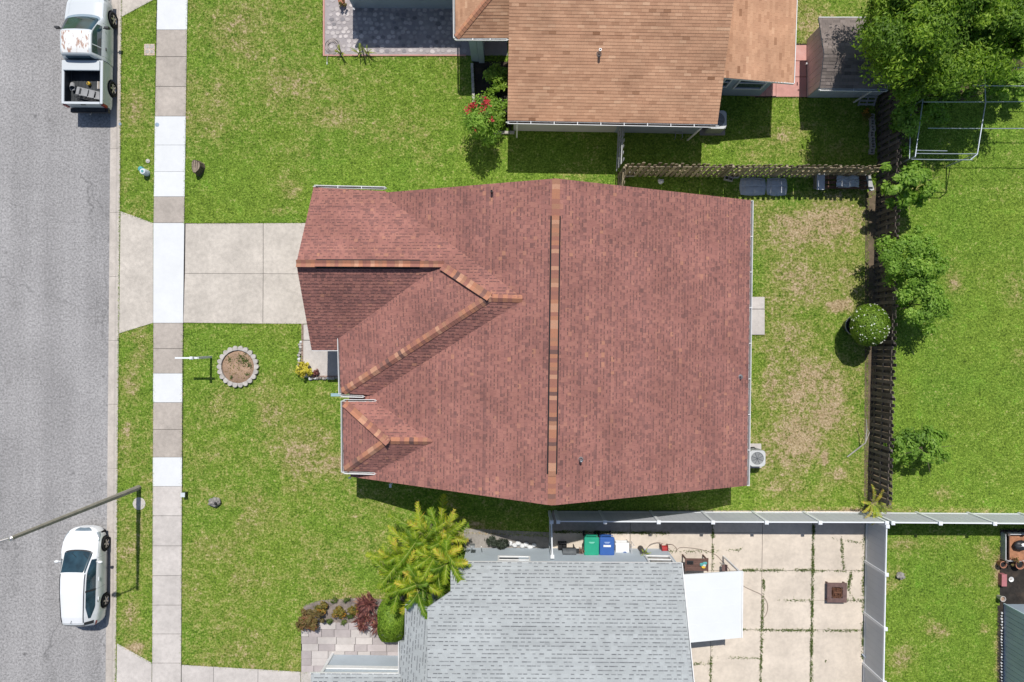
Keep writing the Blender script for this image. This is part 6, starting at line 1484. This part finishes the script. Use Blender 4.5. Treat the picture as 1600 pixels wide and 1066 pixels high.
# small things on the lawn
t = simple('tree_stump', 'old brown tree stump on the upper front lawn beside the sidewalk', 'stump', 312, 263)
m = MB(); n = 12; vs = []; rd = random.Random(2)
for z, s_ in ((-.05, 1.15), (.1, 1.0), (.42, .9)):
    for i in range(n): a = 2 * math.pi * i / n; q = 1 + .14 * math.sin(3 * a + 1) + rd.uniform(-.05, .05); vs.append((math.cos(a) * .22 * q * s_, math.sin(a) * .34 * q * s_, z + (rd.uniform(-.02, .02) if z > .2 else 0)))
m.add(vs, [(l * n + i, l * n + (i + 1) % n, (l + 1) * n + (i + 1) % n, (l + 1) * n + i) for l in (0, 1) for i in range(n)]); m.build('bark', M['bark'], t, local=True)
MB().add([(x * .96, y * .96, z + .004) for x, y, z in vs[2 * n:]], [tuple(range(n))]).build('cut_face', M['stump_top'], t, local=True)
for k in range(3): MB().beam((-.12 + .1 * k, -.25, .425), (-.1 + .1 * k, .25, .43), .012, .02).build('crack', M['dark'], t, local=True)
def capdisc(name, label, cat, px, py, r, h, mat, top=None):
    t = simple(name, label, cat, px, py); MB().lathe((0, 0, 0), [(r, -.05), (r, h * .8), (r * .85, h), (.001, h * 1.03)], 16, cap=False).build('housing', M[mat], t, local=True, smooth='auto')
    MB().lathe((0, 0, h * 1.02), [(r * .4, 0), (r * .38, .02), (.001, .022)], 12, cap=False).build('cap', M[top or mat], t, local=True); return t
capdisc('utility_riser', 'teal utility riser cap in the verge grass', 'utility riser', 222, 265, .12, .18, 'teal_plastic'); capdisc('utility_riser', 'pale blue utility riser cap just below the teal one', 'utility riser', 230, 271, .15, .42, 'pale_cap', 'teal_plastic')
capdisc('cleanout_cap', 'small cream pipe cap in the verge above the teal riser', 'pipe cap', 231.5, 252, .10, .05, 'stone_pale')
for px_, py_, lb in ((245.5, 195, 'round blue grey marker on the sidewalk edge'), (187.5, 194, 'small round teal marker on the kerb top')):
    z_ = .030 if px_ > 200 else .020
    o_ = MB().lathe(P(px_, py_, z_), [(.10 if px_ > 200 else .07, -.02), (.10 if px_ > 200 else .07, .004), (.001, .006)], 18, cap=False).build('survey_marker', M['marker_blue'], None); tag(o_, lb, 'marker')
t = simple('utility_pedestal', 'small pale green utility box beside the sidewalk, near the rock', 'utility box', 291, 771); MB().box((0, 0, .14), (.17, .17, .34)).build('housing', M['black_plastic'], t, local=True); MB().box((0, 0, .33), (.20, .20, .05)).build('lid', M['pale_cap'], t, local=True)
t = simple('rock', 'lumpy grey rock with a dark hollow on the lower front lawn', 'rock', 337, 784); MB().blob((0, 0, .12), (.28, .22, .24), 14, jit=.2, seed=7).build('stone', M['stone_grey'], t, local=True); MB().blob((.12, -.02, .3), (.08, .08, .06), 8, jit=.2, seed=9).build('hollow', M['dark'], t, local=True)
t = simple('rock', 'dark small rock in the grass east of the white fence', 'rock', 1405, 899); MB().blob((0, 0, .08), (.2, .16, .16), 12, jit=.25, seed=5).build('stone', M['stone_grey'], t, local=True); MB().blob((.16, -.08, .04), (.1, .08, .08), 10, jit=.25, seed=6).build('chip', M['stone_grey'], t, local=True)
# porch edging stones
pe = thing('porch_edging', 'border of white and grey stones round the front porch slab', 'stone edging', P(468, 560, 0)); rd = random.Random(6)
for (x0, y0, x1, y1, n_) in ((470, 532, 466, 572, 9), (482, 592, 527, 591, 11)):
    for i in range(n_):
        f = (i + .5) / n_; q = P(x0 + (x1 - x0) * f + rd.uniform(-1, 1), y0 + (y1 - y0) * f + rd.uniform(-1, 1), .06); MB().blob(q, (rd.uniform(.06, .10), rd.uniform(.06, .09), .09), 8, jit=.2, seed=i).build('edging_stone', M[rd.choice(['white_stone', 'stone_pale', 'stone_grey'])], pe)
for i in range(7): MB().box(P(472.6, 510 + i * 8.5, .05), (.07, .24, .1)).build('edging_brick', M['brick_pale'], pe)
for i in range(6): MB().box(P(487 + i * 7.6, 588.3, .05), (.22, .07, .1)).build('edging_brick', M['brick_pale'], pe)
# bed edging of the tan house
ed = thing('bed_edging', 'line of pale edging blocks round the shaded bed of the tan house', 'stone edging', P(740, 130, 0))
for i in range(8): MB().box(P(737.5 + i * .35, 103 + i * 7.6, .06), (.12, .215, .13), rz=TILT).build('edging_block', M['stone_pale'], ed)
for i in range(4): MB().box(P(776 + i * 8, 207.4, .06), (.225, .12, .13), rz=TILT).build('edging_block', M['stone_pale'], ed)
# coiled hose on the tiled porch
o_ = thing('garden_hose', 'pale garden hose coiled at the corner of the tiled porch', 'hose', P(520, 72, 0)); m = MB(); c0 = P(519.5, 71.5, .05)
m.tube([c0 + Vector((math.cos(a) * (.17 + .022 * a / 3 + .03 * math.sin(a * .37)), math.sin(a) * (.17 + .024 * a / 3), .02 * (a % 5) / 5)) for a in np.linspace(0, 24, 130)], .014, 6); m.tube([P(528, 79, .05), P(531, 82, .05), P(524, 86, .05), P(514, 84, .05), P(511, 90, .04), P(511, 97, .03)], .014, 6); m.build('coil', M['hose_pale'], o_)
MB().tube([P(511, 97, .03), P(511, 101, .03)], .02, 6).build('nozzle', M['metal_grey'], o_)
t = simple('flower_pot', 'brown flower pot at the corner of the tiled porch wall', 'pot', 536, 6); MB().lathe((0, 0, .05), [(.12, 0), (.17, .25), (.15, .25), (.12, .2), (.001, .2)], 16, cap=False).build('pot', M['terracotta'], t, local=True); foliage('foliage', t, M['leaf_brown'], tuple(P(536, 6, .35)), (.18, .18, .15), 160, 6, .08, .05, 210)
# ================================================================== patio of the grey roofed house
def wheelie(label, px, py, mat, group='wheelie bins'):
    t = thing('wheelie_bin', label, 'wheelie bin', (P(px, py, 1.05).x, P(px, py, 1.05).y, .03), TILT, group)
    m = MB(); m.box((0, 0, .5), (.60, .70, .92), taper=.82); m.build('body', M[mat], t, local=True)
    n = 8; w_, l_ = .34, .42
    def rr(s_, z): return [(sx_ * (w_ * s_ - .06) + .06 * math.cos(a), sy_ * (l_ * s_ - .06) + .06 * math.sin(a), z) for sx_, sy_, a0 in ((1, 1, 0), (-1, 1, 90), (-1, -1, 180), (1, -1, 270)) for a in (R(a0), R(a0 + 45), R(a0 + 90))]
    rings = [rr(1, .97), rr(1.0, 1.01), rr(.93, 1.045), rr(.80, 1.05)]; vs = sum(rings, []); k = 12
    fs = [(r_ * k + i, r_ * k + (i + 1) % k, (r_ + 1) * k + (i + 1) % k, (r_ + 1) * k + i) for r_ in range(3) for i in range(k)] + [tuple(range(3 * k, 4 * k)), tuple(range(k))[::-1]]
    m = MB(); m.add(vs, fs); lid = m.build('lid', M[mat], t, local=True)
    for (y0, wd, hh) in ((.20, .26, .03), (.16, .18, .02)): MB().box((0, y0, 1.056), (wd, hh, .008)).build('print', M['print_' + mat], lid, local=True)
    if 'blue' in mat: MB().box((0, .03, 1.056), (.34, .09, .008)).build('sticker', M['white_trim'], lid, local=True)
    MB().tube([(-.26, .42, .98), (-.26, .5, .98), (.26, .5, .98), (.26, .42, .98)], .018, 6).build('handle', M[mat], t, local=True)
    for sg in (-1, 1): MB().lathe((sg * .27 - .03, .34, .12), [(.05, 0), (.13, 0), (.13, .06), (.05, .06)], 16, axis='X').build('wheel', M['rubber'], t, local=True)
    return t
M['print_green_bin'] = rough_mat('print_pale_green', (.25, .62, .50), .05, 5, 40, .6, .0); M['print_blue_bin'] = rough_mat('print_pale_blue', (.35, .45, .68), .05, 5, 40, .6, .0)
wheelie('green wheelie bin between the timber stack and the blue bin', 924.5, 854, 'green_bin'); wheelie('blue wheelie bin with a white sticker on its lid', 948.5, 854, 'blue_bin')
t = simple('barbecue', 'dark covered barbecue left of the timber stack by the grey house', 'barbecue', 887, 855)
m = MB(); m.box((0, 0, .78), (.62, .40, .16)); m.build('fire_box', M['black_plastic'], t, local=True); m = MB(); m.tube([(-.31, 0, .86), (.31, 0, .86)], .21, 12); m.build('hood', M['bbq_cover'], t, local=True, smooth='auto'); MB().box((.48, 0, .84), (.32, .36, .03)).build('side_shelf', M['black_plastic'], t, local=True)
MB().tube([(-.2, -.24, .9), (.2, -.24, .9)], .015, 6).build('handle', M['alloy'], t, local=True)
for x in (-.26, .26):
    for y in (-.15, .15): MB().beam((x, y, 0), (x, y, .72), .04, .04).build('leg', M['black_plastic'], t, local=True)
t = simple('black_crate', 'black storage crate behind the barbecue at the gate', 'crate', 878, 851); m = MB(); m.box((0, 0, .03), (.4, .34, .03))
for sx_ in (-.19, .19): m.box((sx_, 0, .2), (.02, .34, .34))
for sy_ in (-.16, .16): m.box((0, sy_, .2), (.36, .02, .34))
m.build('crate', M['black_plastic'], t, local=True); MB().box((0, 0, .12), (.34, .28, .16)).build('contents', M['dark'], t, local=True)
t = simple('timber_stack', 'upright stack of thin brown boards against the green bin', 'timber stack', 907, 858)
for i in range(5): MB().beam((-.14 + .055 * i, -.32 + .03 * (i % 2), .02), (-.14 + .055 * i, .30 - .03 * (i % 3), 1.0 + .05 * ((i * 7) % 3)), .02, .16, up=(0, 0, 1)).build('board', M['timber_end'], t, local=True)
for i in range(5): MB().box((-.14 + .058 * i, 0, .85 + .03 * ((i * 5) % 3)), (.026, .70, .05)).build('board', M['timber_end'], t, local=True)
t = simple('storage_shelf', 'low white shelf unit right of the blue bin', 'shelf', 969, 855)
MB().box((0, .0, .62), (.62, .78, .03)).build('top_shelf', M['white_trim'], t, local=True); MB().box((0, 0, .2), (.60, .76, .03)).build('lower_shelf', M['white_trim'], t, local=True)
for x in (-.29, .29):
    for y in (-.37, .37): MB().box((x, y, .31), (.03, .03, .62)).build('leg', M['metal_grey'], t, local=True)
zt_ = .635
t = simple('blue_bowl', 'small blue bowl on the corner of the white shelf', 'bowl', 976, 865, zt_); MB().lathe((0, 0, 0), [(.05, 0), (.11, .07), (.10, .07), (.04, .015), (.001, .015)], 18, cap=False).build('bowl', M['blue_bin'], t, local=True); MB().lathe((0, 0, .065), [(.11, 0), (.118, .006), (.10, .008)], 18, cap=False).build('rim', M['print_blue_bin'], t, local=True)
t = simple('yellow_tub', 'small yellow tub on the white shelf', 'tub', 962.5, 866, zt_); MB().lathe((0, 0, 0), [(.045, 0), (.055, .1)], 12).build('tub', M['yellow_plastic'], t, local=True); MB().lathe((0, 0, .1), [(.06, 0), (.058, .015), (.001, .016)], 12, cap=False).build('lid', M['white_trim'], t, local=True)
t = simple('metal_rack', 'thin white wire rack between the shelf and the hanging plant', 'rack', 983, 855)
for y in (-.3, .3): MB().tube([(-.03, y, 0), (-.03, y, .9), (.1, y, .9), (.1, y, 0)], .012, 6).build('side_frame', M['white_trim'], t, local=True)
for z in (.3, .6, .9): MB().tube([(-.03, -.3, z), (-.03, .3, z)], .010, 6).build('rung', M['white_trim'], t, local=True)
t = simple('potted_plant', 'grey pot with a sprouting green plant against the grey house wall', 'potted plant', 1005, 866, 0); b0 = P(1006, 866, .9)
m = MB(); m.lathe((b0.x, b0.y, .7), [(.10, 0), (.17, .12), (.19, .26), (.165, .26), (.15, .2), (.001, .2)], 20, cap=False); m.build('pot', M['pot_grey'], t, smooth='auto'); MB().lathe((b0.x, b0.y, .03), [(.14, 0), (.12, .67)], 14).build('stand', M['black_plastic'], t)
fronds(t, b0 + Vector((0, .05, .05)), [(a, .35, 60, .6) for a in (20, 75, 120, 200, 290)], 'leaf_palm', 77, 7, .06, .7, lw=.03)
t = simple('hose_reel', 'red hose reel standing on the patio by the wall corner', 'hose reel', 1036, 855)
MB().tube([(-.12, 0, .25), (.12, 0, .25)], .15, 16).build('drum', M['red_plastic'], t, local=True)
for x in (-.14, .14): MB().lathe((x, 0, .25), [(.001, -.01), (.22, -.01), (.22, .01), (.001, .01)], 20, axis='X', cap=False).build('flange', M['red_dark'], t, local=True)
for x in (-.18, .18): MB().tube([(x, -.2, 0), (x, 0, .25), (x, .2, 0)], .015, 6).build('foot', M['black_plastic'], t, local=True)
MB().tube([(.16, 0, .25), (.24, 0, .25), (.24, 0, .4)], .012, 6).build('crank', M['black_plastic'], t, local=True)
def hose(label, pts, mat='hose_dark', r=.012):
    q = [P(x, y, z) for x, y, z in pts]; out = []
    for i in range(len(q) - 1):
        a, b, c, d = q[max(i - 1, 0)], q[i], q[i + 1], q[min(i + 2, len(q) - 1)]
        for k in range(6):
            u = k / 6; out.append(.5 * ((2 * b) + (c - a) * u + (2 * a - 5 * b + 4 * c - d) * u * u + (3 * b - a - 3 * c + d) * u ** 3))
    out.append(q[-1]); tag(MB().tube(out, r, 6).build('garden_hose', M[mat]), label, 'hose')
hose('thin dark hose arching from the potted plant to the red reel', [(1008, 862, .5), (1016, 851, .3), (1028, 848, .1), (1036, 850, .35)])
hose('thin hose loop lying from the red reel across the patio', [(1040, 851, .2), (1050, 851, .05), (1057, 857, .05), (1057, 861, .045), (1062, 856, .045), (1080, 856.5, .045), (1100, 860, .045), (1118, 867, .045), (1129, 878, .045), (1139, 889, .05), (1142, 900, .05)])
hose('thin hose curving over the patio east of the white awning', [(1150, 905, .045), (1162, 916, .045), (1176, 923, .045), (1190, 930, .045), (1199, 943, .045), (1198, 958, .045), (1190, 970, .045)])
t = simple('patio_table', 'small brown slatted table above the white awning', 'table', 1088, 881, 0, None, TILT)
t.location = (P(1088, 882, .7).x, P(1088, 882, .7).y, .03)
for i in range(6): MB().box((0, -.24 + .096 * i, .70), (1.05, .088, .03)).build('slat', M['brown_table'], t, local=True)
for x in (-.48, .48):
    for y in (-.23, .23): MB().box((x, y, .34), (.06, .06, .68)).build('leg', M['brown_table'], t, local=True)
    MB().box((x * 1.07, 0, .72), (.05, .62, .06)).build('side_rail', M['brown_table'], t, local=True)
t = simple('folded_cloths', 'small heap of blue and white cloths on the brown table', 'cloths', 1098, 883, .745)
for i, (x, y, mt) in enumerate(((-.05, .03, 'teal_plastic'), (.06, 0, 'pale_cap'), (.0, -.08, 'yellow_plastic'), (.09, .09, 'teal_plastic'))): MB().blob((x, y, .04), (.10, .07, .04), 8, jit=.35, seed=i).build('cloth', M[mt], t, local=True)
t = simple('black_tray', 'black tray with small pots on the left of the brown table', 'tray', 1078, 879, .745); MB().box((0, 0, .02), (.3, .16, .03)).build('tray', M['black_plastic'], t, local=True)
for x in (-.09, 0, .09): MB().lathe((x, 0, .03), [(.035, 0), (.04, .06), (.03, .06), (.001, .05)], 10, cap=False).build('pot', M['dark'], t, local=True)
t = simple('folding_stool', 'small grey folding stool between the table and the hose', 'stool', 1128, 883)
MB().box((0, 0, .42), (.26, .3, .025)).build('seat', M['pit_brown'], t, local=True)
for y in (-.13, .13): MB().tube([(-.14, y, 0), (.12, y, .41)], .012, 6).build('leg', M['metal_grey'], t, local=True); MB().tube([(.14, y, 0), (-.12, y, .41)], .012, 6).build('leg', M['metal_grey'], t, local=True)
# fire pit
t = simple('fire_pit', 'square brown fire pit with a rusty bowl in the middle of the patio', 'fire pit', 1303, 922.5)
m = MB(); 
for x, y, a, b in ((-.36, 0, .20, .92), (.36, 0, .20, .92), (0, -.36, .52, .20), (0, .36, .52, .20)): m.box((x, y, .30), (a, b, .04))
m.build('table_rim', M['pit_brown'], t, local=True)
for x in (-.40, .40):
    for y in (-.40, .40): MB().box((x, y, .14), (.07, .07, .28)).build('leg', M['pit_brown'], t, local=True)
n = 10; m = MB(); m.lathe((0, 0, .12), [(.10, 0), (.26, .07), (.30, .19), (.28, .19), (.22, .08), (.001, .03)], 20, cap=False); m.build('bowl', M['rust'], t, local=True)
for k, (r1, r2, tilt) in enumerate(((.24, .24, 0), (.15, .15, 45))):
    MB().tube([(r1 * math.cos(R(a)), r1 * math.sin(R(a)), .33) for a in range(45, 406, 90)], .018, 6).build('grate', M['rust'], t, local=True)
for i in range(5): MB().beam((-.2 + .1 * i, -.22, .325), (-.2 + .1 * i, .22, .325), .016, .012).build('grate_bar', M['rust'], t, local=True)
rd = random.Random(9)
for i in range(5): a = rd.uniform(0, 3.1); MB().tube([(.18 * math.cos(a), .18 * math.sin(a), .24 + .02 * i), (-.16 * math.cos(a), -.16 * math.sin(a), .25 + .015 * i)], .03, 7).build('log', M['rust'], t, local=True)
t = simple('fence_bracket', 'short grey pole lying at the foot of the east white fence', 'pole', 1352, 1026); MB().tube([P(1347, 1022, .1), P(1353, 1028, .25), P(1361, 1036, .5)], .03, 6).build('pole', M['galv'], t); MB().lathe(P(1361, 1036, .5), [(.04, -.02), (.045, .02), (.02, .04)], 10).build('end_cap', M['white_vinyl'], t)

# ================================================================== lower right corner
rb = thing('raised_bed', 'wooden raised bed filled with orange mulch below the white fence', 'raised bed', P(1590, 852, 0))
MB().prism(poly_px([(1570, 836), (1660, 836), (1660, 873), (1570, 873)]), 0, .22).build('mulch', M['mulch'], rb)
for a, b in (((1568, 834), (1568, 875)), ((1568, 875), (1662, 876)), ((1568, 833.5), (1662, 834))): MB().beam(P(*a, .16), P(*b, .16), .05, .32).build('side_board', M['grey_wood'], rb)
MB().beam(P(1573.5, 836, .2), P(1573.5, 874, .2), .04, .30).build('side_board', M['brown_wood'], rb)
for q in ((1571, 833.5), (1568, 876)): m = MB(); m.box(P(*q, .2), (.1, .1, .5)); m.build('corner_post', M['old_wood'], rb)
t = simple('black_sack', 'black sack with a white patch lying on the orange mulch', 'sack', 1591, 851, .22); MB().blob((0, 0, .14), (.34, .22, .17), 14, jit=.16, seed=2).build('sack', M['black_plastic'], t, local=True, smooth=True); MB().blob((.06, .05, .28), (.15, .08, .04), 10, jit=.3, seed=4).build('label_patch', M['white_trim'], t, local=True)
def pot(label, px, py, r, mat='terracotta', fill='dark'):
    t = simple('clay_pot', label, 'pot', px, py, 0); MB().lathe((0, 0, 0), [(r * .7, 0), (r, .28), (r * 1.1, .3), (r * 1.1, .34), (r * .9, .34), (r * .85, .26), (.001, .26)], 22, cap=False).build('pot', M[mat], t, local=True, smooth='auto'); MB().lathe((0, 0, .27), [(r * .84, 0), (.001, .012)], 16, cap=False).build('soil', M[fill], t, local=True); return t
pot('empty clay pot on the grass edge below the raised bed', 1560, 879, .15); pt2 = pot('clay pot with dry stems right of the empty pot', 1586, 879, .20); pot('small pale round pot at the corner of the grey shed', 1559.5, 932, .12, 'stone_pale', 'soil')
foliage('dry_stems', pt2, M['leaf_brown'], tuple(P(1586, 879, .42)), (.2, .2, .12), 90, 5, .1, .05, 220)
t = simple('pink_box', 'small pink plastic box on the dark ground beside the clay pots', 'box', 1563, 904); MB().box((0, 0, .12), (.22, .54, .24)).build('box', M['pink_plastic'], t, local=True); MB().box((0, 0, .25), (.24, .56, .03)).build('lid', M['pink_plastic'], t, local=True)
t = simple('white_dish', 'small white oval dish on the dark ground', 'dish', 1579, 905); MB().lathe((0, 0, 0), [(.06, 0), (.12, .05), (.11, .05), (.05, .012), (.001, .012)], 18, cap=False).build('dish', M['white_trim'], t, local=True); MB().blob((0, 0, .03), (.06, .05, .02), 8, jit=.2).build('contents', M['stone_pale'], t, local=True)
gs = thing('grey_outbuilding', 'grey blue clad outbuilding at the lower right corner behind a gravel strip', 'outbuilding', P(1570, 1000, 0))
MB().prism(poly_px([(1569, 944), (1680, 944), (1680, 1200), (1567, 1200)]), -.1, 2.4).build('wall', M['grey_blue_wall'], gs)
a, b = P(1568.6, 944, 0), P(1567, 1180, 0); n = 30
for i in range(n): q0, q1 = a.lerp(b, (i + .03) / n), a.lerp(b, (i + .97) / n); MB().box(((q0.x + q1.x) / 2 - .008, (q0.y + q1.y) / 2, 1.2), (.018, abs(q0.y - q1.y), 2.38), rz=0).build('siding_board', M['slate_wall'], gs)
MB().beam(P(1568.4, 943.6, 0), P(1568.4, 943.6, 0) + Vector((0, 0, 2.42)), .07, .07).build('corner_trim', M['teal_trim'], gs)
o2 = [P(1569, 944, 0), P(1680, 944, 0), P(1680, 1200, 0), P(1567, 1200, 0)]; MB().prism([(p.x + s_ * .12, p.y + u_ * .12) for p, s_, u_ in zip(o2, (-1, 1, 1, -1), (1, 1, -1, -1))], 2.43, 2.52).build('roof', M['deck_grey'], gs)
g2 = thing('gravel_edging', 'row of small white stones along the foot of the grey outbuilding', 'stone edging', P(1566, 1000, 0)); rd = random.Random(12)
for i in range(34): MB().blob(P(1565.4 + rd.uniform(-.8, .8), 958 + i * 4.6, .05), (rd.uniform(.035, .055), rd.uniform(.04, .065), .05), 6, jit=.2, seed=i).build('stone', M['white_stone'], g2)
